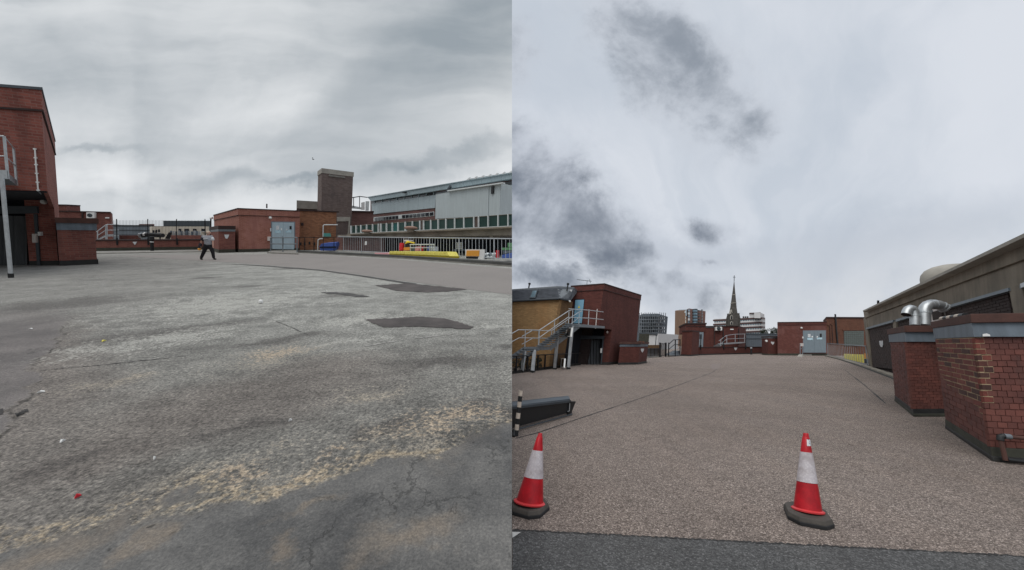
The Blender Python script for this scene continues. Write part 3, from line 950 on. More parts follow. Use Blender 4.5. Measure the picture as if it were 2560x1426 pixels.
# unseen wall added below the old deck's edge, pale to bounce sky light
a0, a1 = ql[1], ql[2]
rw = MB().add([a0, a1, Vector((LX, a1.y, zt)), Vector((LX, a0.y, zt))], [[0, 1, 2, 3]])
rw.add([a1, ql[3], Vector((ql[3].x, a1.y, zt)), Vector((LX, a1.y, zt))], [[0, 1, 2, 3]])
struct('bounce_wall', rw, M_BOUNCE, None)
# ================================================================== OLD DECK (upper ramp)
UPL = L.up


def wall_px(side, a, b_):
    return Wall(side, side.G(*a), side.G(*b_))


def box_on(w_, px, off, th):
    """plate on a wall from picture corners, its back at off"""
    return MB().prism(w_.quad(px, off + th), -w_.n * th)


def rect(u0, v0, u1, v1):
    return [(u0, v0), (u1, v0), (u1, v1), (u0, v1)]


def body(side, base_pts, s0, s1):
    """upright prism over a footprint between two heights"""
    return MB().prism([p + side.up * s0 for p in base_pts], side.up * (s1 - s0))


# ---- two-storey brick building at the picture's edge
dF = L.dir(4980)          # along its front
dS = L.dir(196)           # along its side, away
cU = L.G(134, 680)        # corner under the overhanging storey
cR = L.G(146, 663)        # corner of the recessed ground floor
hT = L.V(cU, 222)
hO = L.V(cU, 478)
far = L.G(156, 649.5)
bk = far - cU
t_ = thing('brick_building', 'two-storey red brick building with an overhanging upper floor above a grey folding door', 'building', cU)
Wd = 9.0
fpU = [cU - dF * Wd, cU, cU + bk, cU + bk - dF * Wd]
part('upper_storey', body(L, fpU, hO, hT - 0.82), M_BR_L, t_, L)
ov = 0.05
fpP = [cU - dF * Wd + (-dS) * ov, cU - dS * ov + dF * ov, cU + bk + dF * ov, cU + bk - dF * Wd]
part('parapet', body(L, fpP, hT - 0.79, hT - 0.06), M_BR_L, t_, L)
fpC = [cU - dF * Wd - dS * 0.09, cU - dS * 0.09 + dF * 0.09, cU + bk + dF * 0.09, cU + bk - dF * Wd]
part('coping', body(L, fpC, hT - 0.06, hT + 0.04), M_FASCIA_L, t_, L)
part('flashing', body(L, [cU - dF * Wd - dS * 0.07, cU - dS * 0.07 + dF * 0.07, cU + bk + dF * 0.07, cU + bk - dF * Wd], hT - 0.86, hT - 0.79), M_BRDK, t_, L)
wU = Wall(L, cU - dF * Wd, cU)
part('weathered_band', box_on(wU, [(-200, 244), (104, 258), (105, 268), (-200, 258)], -0.02, 0.03), M_CONC_S, t_, L)
wR = Wall(L, cR - dF * Wd, cR)
e72 = wR.P(74, 664) ; e72 = cR - dF * ((cR - e72).dot(dF))
part('ground_floor_pier', body(L, [e72, cR, cR + (far - cR), e72 + (far - cR)], 0.0, hO + 0.0), M_BR_L, t_, L)
part('ground_floor_wall', body(L, [cR - dF * Wd + dS * 0.9, e72 + dS * 0.9, e72 + dS * 3.0, cR - dF * Wd + dS * 3.0], 0.0, hO), M_VOID, t_, L)  # near-black colour paints the shade behind the overhang
# sloped haunch that joins overhang and pier
tri = [cU + UPL * hO, cR + UPL * hO, cR + UPL * (hO - 0.42)]
part('haunch', MB().prism(tri, -dF * 0.15), M_BR_L, t_, L)
part('soffit_shade', body(L, [cU - dF * Wd + dS * .03, cU + dS * .03 - dF * .03, cU + bk - dF * .03, cU + bk - dF * Wd], hO - 0.04, hO - .002), M_VOID, t_, L)  # black plate added to paint the shade under the overhanging storey
part('plinth', body(L, [e72 - dS * 0.03, cR - dS * 0.03 + dF * 0.03, far + dF * 0.03, e72 + (far - cR)], 0.0, L.V(cR, 652)), M_BITUMEN, t_, L)
wD = Wall(L, cR - dF * Wd + dS * 0.55, cR + dS * 0.55)
fd = None
dq = wD.quad([(-120, 536), (73, 541), (76, 666.5), (-120, 668)])
tl, tr, br_, bl = dq
dr = part('folding_door', MB().prism(dq, wD.n * -0.04), M_FOLD, t_, L)
cs = cells(dq, 14, 1, 0.0)
for i, c in enumerate(cs):
    k = 0.0 if i % 2 else 0.16
    k2 = 0.16 if i % 2 else 0.0
    f_ = [c[0] + wD.n * k, c[1] + wD.n * k2, c[2] + wD.n * k2, c[3] + wD.n * k]
    part('door_leaf', MB().prism(f_, -wD.n * 0.03), M_FOLD, dr, L)
part('lintel', box_on(wR, [(-200, 514), (92, 516), (93, 534), (-200, 537)], 0.0, 0.10), M_GREYP_D, t_, L)
mb = MB()
mb.beam(wR.P(89, 536, 0.04), wR.P(98, 667, 0.04), 0.12, 0.06, wR.n)
part('downpipe', mb, M_GREYP_D, t_, L)
single('meter_box', box_on(wR, [(79, 585), (90, 585), (91, 607), (80, 607)], 0.002, 0.16), M_CREAM, L,
       'tall cream meter box on the brick pier beside the grey downpipe', 'meter box', bevel=0.015)
single('switch_box', box_on(wR, [(93.5, 580), (101, 580), (101.5, 590), (94, 590)], 0.002, 0.14), M_WHITE, L,
       'small square white switch box above the tall cream meter box', 'switch box', bevel=0.015)
mb = MB().tube([wU.P(87, 371, 0.06), wU.P(91, 425, 0.06), wU.P(95.5, 478, 0.06)], 0.022, 8)
cd = tag(finish('conduit_pipe', mb, M_WHITE, None, L), 'thin white conduit running down the wall of the overhanging brick storey', 'conduit')
mb = MB()
for v in (373, 395, 412, 434, 456, 476):
    p = wU.P(87 + 8.5 * (v - 371) / 107, v, 0.03)
    mb.beam(p - dF * 0.045, p + dF * 0.045, 0.04, 0.05, UPL)
part('clip', mb, M_WHITE, cd, L)
lm = thing('bulkhead_lamp', 'round white lamp hanging by a cable under the dark overhang', 'lamp', wR.P(108, 505, 0.1))
p = wR.P(108, 505, 0.12)
part('lamp_globe', MB().lathe(p - wR.n * 0.1, wR.n, UPL, [(0.10, 0), (0.12, 0.06), (0.10, 0.14), (0.04, 0.18)], 14), M_WHITE, lm, L, smooth=True)
part('cable', MB().tube([wU.P(95, 478, 0.03), wU.P(101, 484, -0.3), wR.P(107, 491, 0.1), wR.P(108, 500, 0.1)], 0.02, 6), M_GREYP, lm, L)

# ---- galvanised escape landing of that building
pb = L.G(27.7, 695)
ld = thing('escape_landing', 'galvanised steel escape landing with handrail carried on one square post', 'stairs', pb)
hb = L.V(pb, 445)
mb = MB()
mb.beam(pb, pb + UPL * hb, 0.05, 0.10, dF)
part('post', mb, M_GALV, ld, L)
part('post_foot', MB().beam(pb, pb + UPL * 0.16, 0.07, 0.12, dF), M_BLACKR, ld, L)
c0 = L.G(42, 694)
h0 = L.V(c0, 447)
h1 = L.V(c0, 431)
cb = L.G(61, 682)
mb = MB().prism([c0 - dF * 6 + UPL * h0, c0 + UPL * h0, cb + UPL * h0, cb - dF * 6 + UPL * h0], UPL * (h1 - h0))
part('platform', mb, M_GALV_R, ld, L)
mb = MB().prism([c0 - dF * 6 + UPL * (h0 - 0.02) - dS * 0.04, c0 + UPL * (h0 - 0.02) - dS * 0.04, c0 + UPL * (h1 + .06) - dS * 0.04, c0 - dF * 6 + UPL * (h1 + .06) - dS * 0.04], -dS * 0.03)
part('edge_beam', mb, M_GALV, ld, L)
hr = L.V(c0, 341)
hm = L.V(c0, 391)
for nm, s_, r_ in (('handrail', hr, 0.026), ('middle_rail', hm, 0.022)):
    part(nm, MB().tube([c0 - dF * 6 + UPL * s_, c0 + UPL * s_, cb + UPL * s_], r_, 8), M_GALV, ld, L)
for q in (c0, cb, c0 - dF * 2.5):
    part('rail_post', MB().beam(q + UPL * h0, q + UPL * hr, 0.04, 0.06, dF), M_GALV, ld, L)

# ---- brick plenum block beside it
A, B = L.G(149, 665), L.G(243, 661)
wB = Wall(L, A, B)
bk = L.dir(196) * 2.2
hb = L.V(B, 576)
blk = thing('vent_block', 'low red brick vent block with a brown slab top beside the two-storey building', 'vent block', A)
part('brick_body', body(L, foot(L, [A, B], bk), 0, hb), M_BR_LW, blk, L)
n_ = wB.n
part('fascia_band', body(L, foot(L, [A + n_ * 0.06 - wB.e * .02, B + n_ * 0.06 + wB.e * .06], bk * 1.03), hb, hb + 0.36), M_FASCIA, blk, L)
part('top_slab', body(L, foot(L, [A + n_ * 0.16 - wB.e * .06, B + n_ * 0.16 + wB.e * .12], bk * 1.08), hb + 0.36, hb + 0.62), M_BROWNSL, blk, L)
part('plinth', body(L, foot(L, [A + n_ * 0.04, B + n_ * 0.04 + wB.e * .04], bk * 1.02), 0, 0.26), M_BITUMEN, blk, L)

# ---- low brick parapet, spiked fence
A, B = L.G(232, 628.4), L.G(520, 624)
wP = Wall(L, A, B)
hp = L.V(A, 599.5)
bkP = -wP.n * 0.45
pw = thing('parapet_wall', 'low red brick parapet wall at the far edge of the old deck', 'wall', A)
part('brick_body', body(L, foot(L, [A, B], bkP), 0, hp - 0.14), M_BR_LW, pw, L)
part('coping', body(L, foot(L, [A + wP.n * 0.06, B + wP.n * 0.06], bkP * 1.25), hp - 0.14, hp), M_BRDK, pw, L)
part('mossy_base', body(L, foot(L, [A + wP.n * 0.03, B + wP.n * 0.03], bkP), 0, 0.32), M_MOSS, pw, L)
single('kerb_strip', MB().prism(gpoly(L, [(240, 632.6), (523, 628.2), (523, 630.2), (240, 635)], 0), UPL * 0.06), M_KERB_L, L,
       'thin pale kerb strip along the foot of the low brick parapet', 'kerb')
fn = thing('spiked_fence', 'tall black fence of thin spiked bars rising behind the low parapet', 'fence', L.G(292, 627))
wF = Wall(L, A - wP.n * 0.3, B - wP.n * 0.3)
for u in (292, 370, 442, 513):
    p1 = part('fence_post', MB().beam(wF.P(u, 600), wF.P(u - 0.6, 548), 0.05, 0.07, wF.e), M_BLACK, fn, L)
    q = wP.P(u + 0.8, 606, 0.05)
    part('fixing_bracket', MB().beam(q - UPL * 0.28, q + UPL * 0.45, 0.06, 0.13, wP.e), M_BLACK, p1, L)
mb = MB()
u = 284.0
while u < 522:
    mb.beam(wF.P(u, 601), wF.P(u, 551), 0.013, 0.016, wF.e)
    u += 3.6
tag(part('fence_bars', mb, M_BLACK, fn, L), kind='stuff')
for v in (566, 586):
    part('fence_rail', MB().beam(wF.P(284, v + .8), wF.P(522, v - .6), 0.03, 0.03, wF.e), M_BLACK, fn, L)
single('warning_plate', MB().prism(wP.quad([(331, 605), (342.5, 604.8), (340, 609), (337, 613), (334, 609)], 0.03), -wP.n * 0.02), M_NOTICE, L,
       'white pointed warning plate on the low brick parapet wall', 'sign')
bol = thing('black_bollard', 'short black bollard with a white band against the low parapet', 'bollard', L.G(380.5, 627))
p = L.G(380.5, 627.5)
hh = L.V(p, 592)
part('post', MB().tube([p, p + UPL * hh * .8], 0.14, 10), M_BLACK, bol, L)
part('head', MB().tube([p + UPL * hh * .78, p + UPL * hh], 0.2, 10), M_BLACKR, bol, L)
part('white_band', MB().tube([p + UPL * hh * .60, p + UPL * hh * .66], 0.15, 10), M_WHITE, bol, L)


def simple_building(side, name, label, base, topv, depth_dir, depth, mat, cat='building', roofmat=None, roof_h=0.35, over=0.06):
    pts = [side.G(*q) for q in base]
    t_ = thing(name, label, cat, pts[0])
    s_ = side.V(pts[topv[0]], topv[1])
    bk_ = side.dir(depth_dir) * depth
    w0 = [Wall(side, pts[i], pts[i + 1]) for i in range(len(pts) - 1)]
    part('walls', body(side, foot(side, pts, bk_), 0, s_ - (roof_h if roofmat else 0)), mat, t_, side)
    if roofmat:
        fp = foot(side, [p_ - bk_.normalized() * over * 3 for p_ in pts], bk_ * 1.04)
        part('roof', body(side, fp, s_ - roof_h, s_), roofmat, t_, side)
    return t_, w0, pts, s_


# ---- back building with the air conditioner
bb, ww, pts, s_ = simple_building(L, 'brick_outbuilding', 'red brick outbuilding with dark coping behind the vent block', [(120, 624), (281.5, 622)], (1, 530), 330, 6, M_BR_LW, roofmat=M_BRDK, roof_h=0.12)
w0 = ww[0]
part('raised_block', MB().prism(w0.quad([(120, 513), (165, 513.5), (166, 531), (120, 531)], 0.02), -w0.n * 3), M_BR_LW, bb, L)
part('raised_coping', MB().prism(w0.quad([(120, 511), (166, 511.5), (166, 514.5), (120, 514.5)], 0.12), -w0.n * 3), M_BRDK, bb, L)
part('dark_band', box_on(w0, [(150, 545), (192, 548), (192, 551), (150, 548)], 0.0, 0.2), M_BRDK, bb, L)
part('rain_pipe', MB().tube([w0.P(206, 531, 0.1), w0.P(206, 600, 0.1)], 0.08, 8), M_BRDK, bb, L)


def ac_unit(side, w_, u0, v0, u1, v1, label):
    c = w_.P((u0 + u1) / 2, (v0 + v1) / 2, 0.1)
    a_ = thing('air_conditioner', label, 'air conditioner', c)
    part('casing', box_on(w_, rect(u0, v0, u1, v1), 0.05, 0.55), M_WHITE, a_, side, bevel=0.03)
    cu, cv_ = u0 + (u1 - u0) * .44, (v0 + v1) / 2
    c = w_.P(cu, cv_, 0.6)
    r_ = (w_.P(u0 + (u1 - u0) * .05, cv_, 0.6) - c).length * 0.85
    part('fan_grille', MB().lathe(c - w_.n * .02, w_.n, w_.e, [(r_, 0), (r_, 0.045), (r_ * .93, 0.05)], 20), M_BLACKR, a_, side)
    for k in range(4):
        rr_ = r_ * (0.25 + 0.2 * k)
        ring = [c + w_.n * 0.06 + (w_.e * math.cos(x * math.pi / 8) + w_.up * math.sin(x * math.pi / 8)) * rr_ for x in range(17)]
        part('grille_ring', MB().tube(ring, r_ * 0.03, 4), M_GREYP, a_, side)
    for u_ in (u0 + (u1 - u0) * .15, u1 - (u1 - u0) * .15):
        part('wall_bracket', MB().beam(w_.P(u_, v1 + 1.2, 0.02), w_.P(u_, v1 + 1.2, 0.6), 0.05, 0.09, w_.up), M_GREYP_D, a_, side)
    return a_


ac_unit(L, w0, 215.5, 531.5, 235.5, 546, 'white air conditioner unit on the brick outbuilding behind the vent block')
single('wall_light', box_on(w0, rect(263, 543.5, 272.5, 546.5), 0, 0.14), M_WHITE, L, 'slim white wall light beside the air conditioner of the outbuilding', 'light')

# ---- short steel stair behind the parapet
q0 = L.G(243, 624.5)
st = thing('steel_stair', 'short galvanised stair with handrail rising over the low parapet wall', 'stairs', q0)
ws = Wall(L, L.G(240, 625), L.G(300, 624))
part('stringer', MB().prism(ws.quad([(242, 599.5), (264, 588), (296, 588), (296, 591), (265, 592), (249, 600)]), -ws.n * 0.08), M_GALV, st, L)
part('stringer', MB().prism(ws.quad([(242, 599.5), (264, 588), (296, 588), (296, 591), (265, 592), (249, 600)], -1.0), -ws.n * 0.08), M_GALV, st, L)
for k in range(5):
    u, v = 244 + k * 4.4, 598.5 - k * 2.3
    part('tread', MB().beam(ws.P(u + 1, v, 0), ws.P(u + 1, v, -1.0), 0.25, 0.05, L.up), M_GALV_R, st, L)
part('landing_deck', MB().prism(ws.quad([(264, 587.6), (296, 587.6), (296, 588.8), (264, 588.8)]), -ws.n * 1.0), M_GALV_R, st, L)
for off in (0, -1.0):
    part('handrail', MB().tube([ws.P(u, v, off) for u, v in ((241, 580.5), (264, 563), (269, 561.5), (297, 562))], 0.035, 6), M_GALV, st, L)
    part('middle_rail', MB().tube([ws.P(u, v, off) for u, v in ((243, 590), (264, 576), (297, 575.5))], 0.03, 6), M_GALV, st, L)
    for u, v0_, v1_ in ((244, 599, 579), (264.5, 599, 563), (267.5, 599, 562)):
        part('rail_post', MB().tube([ws.P(u, v0_, off), ws.P(u, v1_, off)], 0.045, 6), M_GALV, st, L)

# ---- sheds and blocks beyond the parapet


def clad_building(side, name, label, base, topv, ddir, depth, mat, nsheet, roof=None, roof_h=0.4, vtop=None, vbot=None, idx=0):
    t_, ws_, pts_, s__ = simple_building(side, name, label, base, topv, ddir, depth, M_VOID, roofmat=roof, roof_h=roof_h)
    for k, w_ in enumerate(ws_):
        a, b_ = pts_[k], pts_[k + 1]
        top = s__ - (roof_h if roof else 0)
        q = [a + side.up * top + w_.n * .04, b_ + side.up * top + w_.n * .04, b_ + w_.n * .04, a + w_.n * .04]
        n__ = nsheet if isinstance(nsheet, int) else nsheet[k]
        for c in cells(q, n__, 1, 0.06):
            quadpart('cladding_sheet', c, w_.n, 0.05, mat, t_, side)
    return t_, ws_, pts_, s__


sh, ws_, _, _ = clad_building(L, 'grey_shed', 'long grey sheet-clad shed seen through the spiked fence', [(276, 614.5), (382, 614)], (0, 563.5), 330, 8, M_SHED, 26)
part('ridge_trim', box_on(ws_[0], [(276, 562.5), (382, 563.5), (382, 565.5), (276, 564.5)], 0.05, 0.1), M_GREYP_D, sh, L)
part('rail_band', box_on(ws_[0], [(276, 575), (382, 575.5), (382, 577), (276, 576.5)], 0.05, 0.06), M_GREYP_D, sh, L)
simple_building(L, 'brick_stack', 'small far red brick block showing over the grey shed roof', [(350, 612), (388, 612)], (0, 560.5), 330, 4, M_BR_MALL)
cr_, ws_, _, _ = clad_building(L, 'cream_building', 'cream sheet-clad building with a row of small dark windows beyond the fence', [(377, 616), (383, 616.8), (524, 616.6)], (1, 566.5), 420, 10, M_CREAMC, (2, 30))
for u0, v0, u1, v1 in ((380.5, 576, 384.5, 584), (388, 575, 391.5, 583), (395, 574, 398, 582), (446, 572.5, 452, 582), (461, 572.5, 471, 590), (482, 572.5, 490, 590), (503, 572.5, 511, 579)):
    wn = part('window', box_on(ws_[1], rect(u0, v0, u1, v1), 0.045, 0.1), M_GLASS, cr_, L)
    part('window_frame', box_on(ws_[1], rect(u0 - .8, v1 - .3, u1 + .8, v1 + .9), 0.045, 0.16), M_WHITE, wn, L)
simple_building(L, 'plant_room', 'flat dark grey rooftop plant room above the cream sheet-clad building', [(410, 613.2), (526, 613)], (0, 552.2), 420, 6, M_CREAM_D)
# ducts on the lower roof
dk = thing('roof_duct', 'thick black duct with pale fittings lying on a roof beyond the fence', 'duct', L.G(352, 620))
wk = Wall(L, L.G(345, 619), L.G(430, 619))
part('duct_body', MB().tube([wk.P(352, 590), wk.P(372, 587), wk.P(390, 588), wk.P(408, 589)], 0.30, 10, rr=[0.30, 0.26, 0.30, 0.26]), M_BLACKR, dk, L, smooth=True)
part('duct_fitting', MB().tube([wk.P(351, 590), wk.P(356, 588.5)], 0.34, 10), M_GALV, dk, L)
part('duct_fitting', MB().tube([wk.P(362, 587), wk.P(366, 587)], 0.30, 10), M_WHITE, dk, L)
part('duct_fitting', MB().tube([wk.P(380, 583), wk.P(382, 590)], 0.14, 8), M_WHITE, dk, L)
part('duct_leg', MB().beam(wk.P(372, 590), wk.P(372, 600), 0.1, 0.1, wk.e), M_GREYP_D, dk, L)
part('duct_leg', MB().beam(wk.P(400, 590), wk.P(400, 600), 0.1, 0.1, wk.e), M_GREYP_D, dk, L)
single('tilted_panel', MB().prism(wk.quad([(412, 597), (422, 581), (423, 583), (418, 598)]), -wk.n * 0.4), M_BLACK, L, 'black tilted panel standing on the roof beside the duct', 'panel')
for u0, u1, lab in ((298, 343, 'upstand'), (427, 502, 'upstand')):
    single('brick_upstand', MB().prism(wk.quad([(u0, 588.5), (u1, 588.5), (u1, 603), (u0, 603)]), -wk.n * 0.5), M_BR_LW, L,
           'dark red brick upstand behind the parapet %s' % ('below the grey shed' if u0 < 300 else 'below the cream building'), 'wall')
lv = thing('roof_louvres', 'row of pale louvre panels on the roof below the cream building', 'louvres', L.G(430, 617.5))
wl_ = Wall(L, L.G(425, 617.6), L.G(505, 617.6))
for k in range(12):
    u = 425 + k * 6.5
    part('louvre_panel', MB().prism(wl_.quad([(u, 577 + (k % 3)), (u + 3.8, 577 + (k % 3)), (u + 3.8, 592), (u, 592)]), -wl_.n * 0.1), M_GALV if k % 2 else M_FASCIA, lv, L)

# ---- pump-house with the double door
c1 = L.G(597, 631.3)
B1 = L.G(748, 627.6)
dL2 = L.dir(349)
w1 = Wall(L, c1, B1)
hT = L.V(c1, 521)
ph = thing('pump_house', 'flat-roofed red brick pump house with a pale double door on the old deck', 'building', c1)
lf = c1 + dL2 * 15.5
fp = [c1, B1, B1 + dL2 * 15.5, lf]
part('brick_body', body(L, fp, 0, hT - 0.62), M_BR_LP, ph, L)
n1 = w1.n
w1s = Wall(L, c1, lf)
n1s = w1s.n


def rimmed(side, fp, na, nb, d):
    return [fp[0] + na * d + nb * d, fp[1] + na * d, fp[2], fp[3] + nb * d]


part('parapet', body(L, rimmed(L, fp, n1, n1s, 0.04), hT - 0.60, hT - 0.07), M_BR_LP, ph, L)
part('flashing', body(L, rimmed(L, fp, n1, n1s, 0.07), hT - 0.64, hT - 0.60), M_BRDK, ph, L)
part('coping', body(L, rimmed(L, fp, n1, n1s, 0.08), hT - 0.07, hT + 0.02), M_BRDK, ph, L)
part('mossy_base', body(L, rimmed(L, fp, n1, n1s, 0.04), 0, 0.28), M_MOSS, ph, L)


def double_door(side, w_, px, leafmat, parent, frame=2.2, th=0.06):
    q = w_.quad(px, 0.05)
    fr = part('double_door', MB().prism(w_.quad([(px[0][0] - frame, px[0][1] - frame), (px[1][0] + frame, px[1][1] - frame), (px[2][0] + frame, px[2][1]), (px[3][0] - frame, px[3][1])], 0.03), -w_.n * 0.06), M_GREYP, parent, side)
    for c in cells(q, 2, 1, 0.02):
        lf_ = quadpart('door_leaf', c, w_.n, th, leafmat, fr, side)
    return fr, q


px = [(680, 556.5), (735.5, 557), (735.5, 624), (680.5, 623)]
fr, q = double_door(L, w1, px, M_DOOR_L, ph)
for k, (u0, v0, u1, v1, mm) in enumerate(((690, 564.5, 698, 575, M_NOTICE), (688.5, 576.5, 701.5, 583, M_NOTICE_B), (724, 565.5, 729, 574, M_BLACKR), (715.5, 573, 718.5, 578.5, M_NOTICE), (715, 576.5, 728.5, 582, M_NOTICE_B), (702, 571, 705, 576, M_WHITE))):
    part('door_notice', box_on(w1, rect(u0, v0, u1, v1), 0.055, 0.02), mm, fr, L)
part('door_handle', box_on(w1, rect(706, 592, 707, 600), 0.055, 0.06), M_GREYP_D, fr, L)
part('door_step', MB().prism(gpoly(L, [(676, 629), (742, 628.6), (746, 637), (668, 634)], 0), UPL * 0.10), M_KERB_L, ph, L)
part('roof_pipe', MB().tube([w1.P(667, 521, -1.5), w1.P(667, 510, -1.5)], 0.06, 8), M_BRDK, ph, L)
single('alarm_dome', MB().lathe(w1.P(675.5, 545, 0.02), w1.n, UPL, [(0.13, 0), (0.13, 0.08), (0.08, 0.14), (0.02, 0.16)], 14), M_WHITE, L,
       'white dome lamp on the red brick just above the pale double door', 'lamp', smooth=True)
single('junction_box', box_on(w1, rect(669, 592.5, 677, 602.5), 0.0, 0.18), M_CREAM, L, 'cream junction box on the brick beside the pale double door', 'box', bevel=0.01)
single('door_intercom', box_on(w1, rect(675.5, 571, 678.5, 579), 0.0, 0.1), M_NOTICE, L, 'small pale intercom beside the pale double door', 'intercom')
# rail in front of the door
gr = thing('door_railing', 'low grey tubular railing in front of the pale double door', 'railing', L.G(678, 633))
wr_ = Wall(L, L.G(674, 631.5), L.G(742, 634.5))
for v0, v1 in ((595, 594.2), (610.2, 610.4)):
    part('rail', MB().tube([wr_.P(676, v0), wr_.P(743, v1)], 0.045, 6), M_GALV_R, gr, L)
for u in (676.5, 707, 742.5):
    part('rail_post', MB().tube([wr_.P(u, 632 + (u - 676) * .05), wr_.P(u + .3, 594.5)], 0.05, 6), M_GALV_R, gr, L)
# camera pole by the pump-house
cp = thing('camera_pole', 'dark pole with a white camera head at the far corner of the pump house', 'camera', L.G(527, 622))
wq = Wall(L, L.G(520, 622), L.G(540, 622))
part('pole', MB().tube([wq.P(526.5, 622), wq.P(527, 548)], 0.07, 8), M_BLACK, cp, L)
part('camera_head', MB().tube([wq.P(526, 545.5), wq.P(531, 545.5)], 0.13, 8), M_WHITE, cp, L)

# vent block in front of the pump-house's side
A0, A1, A2 = L.G(527.5, 627), L.G(547, 632.6), L.G(588, 631.6)
vb = thing('vent_block', 'small brick vent block with a white notice set against the pump house', 'vent block', A1)
wa, wb = Wall(L, A0, A1), Wall(L, A1, A2)
bk = (A0 - A1)
bk3 = A2 + bk
hb = L.V(A1, 579)
part('brick_body', body(L, [A0, A1, A2, bk3], 0, hb), M_BR_LW, vb, L)


def grow(pts, d):
    c = sum(pts, Vector()) / len(pts)
    r_ = []
    for p in pts:
        q = p - c
        r_.append(c + q * (1 + d / q.length))
    return r_


part('fascia_band', body(L, grow([A0, A1, A2, bk3], 0.08), hb, hb + 0.20), M_GALV_R, vb, L)
part('top_slab', body(L, grow([A0, A1, A2, bk3], 0.16), hb + 0.20, hb + 0.50), M_BRDK, vb, L)
part('mossy_base', body(L, grow([A0, A1, A2, bk3], 0.04), 0, 0.3), M_MOSS, vb, L)
single('notice_plate', MB().prism(wb.quad([(560.5, 587), (573, 587), (571, 593), (568.5, 597), (564, 597), (562, 592)], 0.02), -wb.n * 0.02), M_NOTICE, L,
       'white pointed notice on the small vent block by the pump house', 'sign')

# multi-coloured brick section
A, B = L.G(749, 626.8), L.G(843, 624.5)
wm = Wall(L, A - n1 * 0.6, B - n1 * 0.6)
mu = thing('brick_annex', 'mottled orange brown brick annex with a dark coping beside the pump house', 'building', A)
hm = L.V(wm.A, 527.5)
part('brick_body', body(L, foot(L, [wm.A, wm.B], L.dir(349) * 7), 0, hm), M_BR_RUB, mu, L)
part('coping', body(L, foot(L, [wm.A + wm.n * 0.12, wm.B + wm.n * 0.12 + wm.e * .2], L.dir(349) * 7), hm, hm + 0.12), M_BRDK, mu, L)
for u, v in ((752, 610), (762, 610), (774, 608), (786, 610)):
    part('wall_vent', box_on(wm, rect(u - 2, v - 3.5, u + 2, v + 3.5), 0.0, 0.06), M_BLACKR, mu, L)
part('alarm_box', box_on(wm, rect(753, 557, 759, 564.5), 0, 0.15), M_BRDK, mu, L)
pf = thing('pipe_frame', 'white bent pipe frame on the mottled brick wall above the teal sign', 'pipe', wm.P(807, 592, 0.3))
part('pipe', MB().tube([wm.P(u, v, 0.3) for u, v in ((807.5, 592), (808, 565), (810, 562.5), (844, 562.5))], 0.055, 8), M_WPOST, pf, L)
part('pipe', MB().tube([wm.P(u, v, 0.4) for u, v in ((794, 625), (795, 600), (799, 597.5), (808, 597))], 0.055, 8), M_WPOST, pf, L)
single('teal_sign', box_on(wm, [(809, 583.5), (826, 583.5), (828, 592), (809, 592)], 0.3, 0.06), M_TEAL, L, 'small teal board on the mottled brick wall', 'sign')
br_ = thing('black_railing', 'short black railing of slim posts in front of the mottled brick wall', 'railing', L.G(748, 630))
wbr = Wall(L, L.G(746, 632), L.G(842, 630.5))
part('rail', MB().beam(wbr.P(745, 593.8), wbr.P(842, 593.8), 0.05, 0.05, UPL), M_BLACK, br_, L)
for u in (748, 762, 785, 808, 835):
    part('rail_post', MB().beam(wbr.P(u, 628), wbr.P(u, 593.5), 0.06, 0.06, wbr.e), M_BLACK, br_, L)
sk = thing('blue_skip', 'blue tarpaulin-covered skip behind the short black railing', 'skip', L.G(798, 629))
wsk = Wall(L, L.G(796, 629.5), L.G(842, 629))
part('skip_body', MB().loft(wsk.quad([(798, 616), (840, 616), (838, 627), (801, 627)]), [p - wsk.n * 1.6 for p in wsk.quad([(798, 616), (840, 616), (838, 627), (801, 627)])]), M_BLUET, sk, L)
part('tarpaulin', MB().prism(wsk.quad([(799, 617), (803, 610), (820, 608), (840, 607), (841, 617)], 0.05), -wsk.n * 1.7), M_BLUET, sk, L)
part('dark_band', box_on(wsk, [(799, 617), (840, 616.5), (840, 620), (799, 620)], 0.05, 0.05), M_VOID, sk, L)

# ---- brick tower
A0, A1, A2 = L.G(791, 619.8), L.G(801, 621.2), L.G(876.5, 619.4)
tw = thing('brick_tower', 'tall grey-brown brick tower with a concrete cap behind the pump house', 'tower', A1)
ht = L.V(A1, 433)
hc = L.V(A1, 421)
bk = A0 - A1
fp = [A0, A1, A2, A2 + bk]
part('brick_shaft', body(L, fp, 0, ht), M_BR_TOW, tw, L)
wt = Wall(L, A1, A2)
part('concrete_cap', body(L, grow(fp, 0.08), ht, hc), M_CONC, tw, L)
part('louvre', box_on(wt, [(823, 436.5), (863, 442), (863, 446), (822, 441)], 0.0, 0.10), M_KERB_L, tw, L)
part('dark_stain_frame', box_on(wt, [(804.5, 434), (807, 434), (807, 520), (804, 520)], 0.0, 0.02), M_BR_TOW, tw, L)
part('concrete_lintel', box_on(wt, [(843, 543), (876, 543), (875.5, 553.5), (843, 554)], 0.0, 0.12), M_CONC, tw, L)
part('concrete_jamb', box_on(wt, [(872, 553), (875.5, 553), (873.5, 586), (869.5, 586)], 0.0, 0.12), M_CONC, tw, L)
fr_, ws_, pts_, s_ = simple_building(L, 'concrete_parapet', 'low pale concrete roof parapet between the pump house and the tower', [(740, 619.6), (792, 618.6)], (1, 504.5), 766, 6, M_BR_TOW, roofmat=M_CONC, roof_h=1.0)

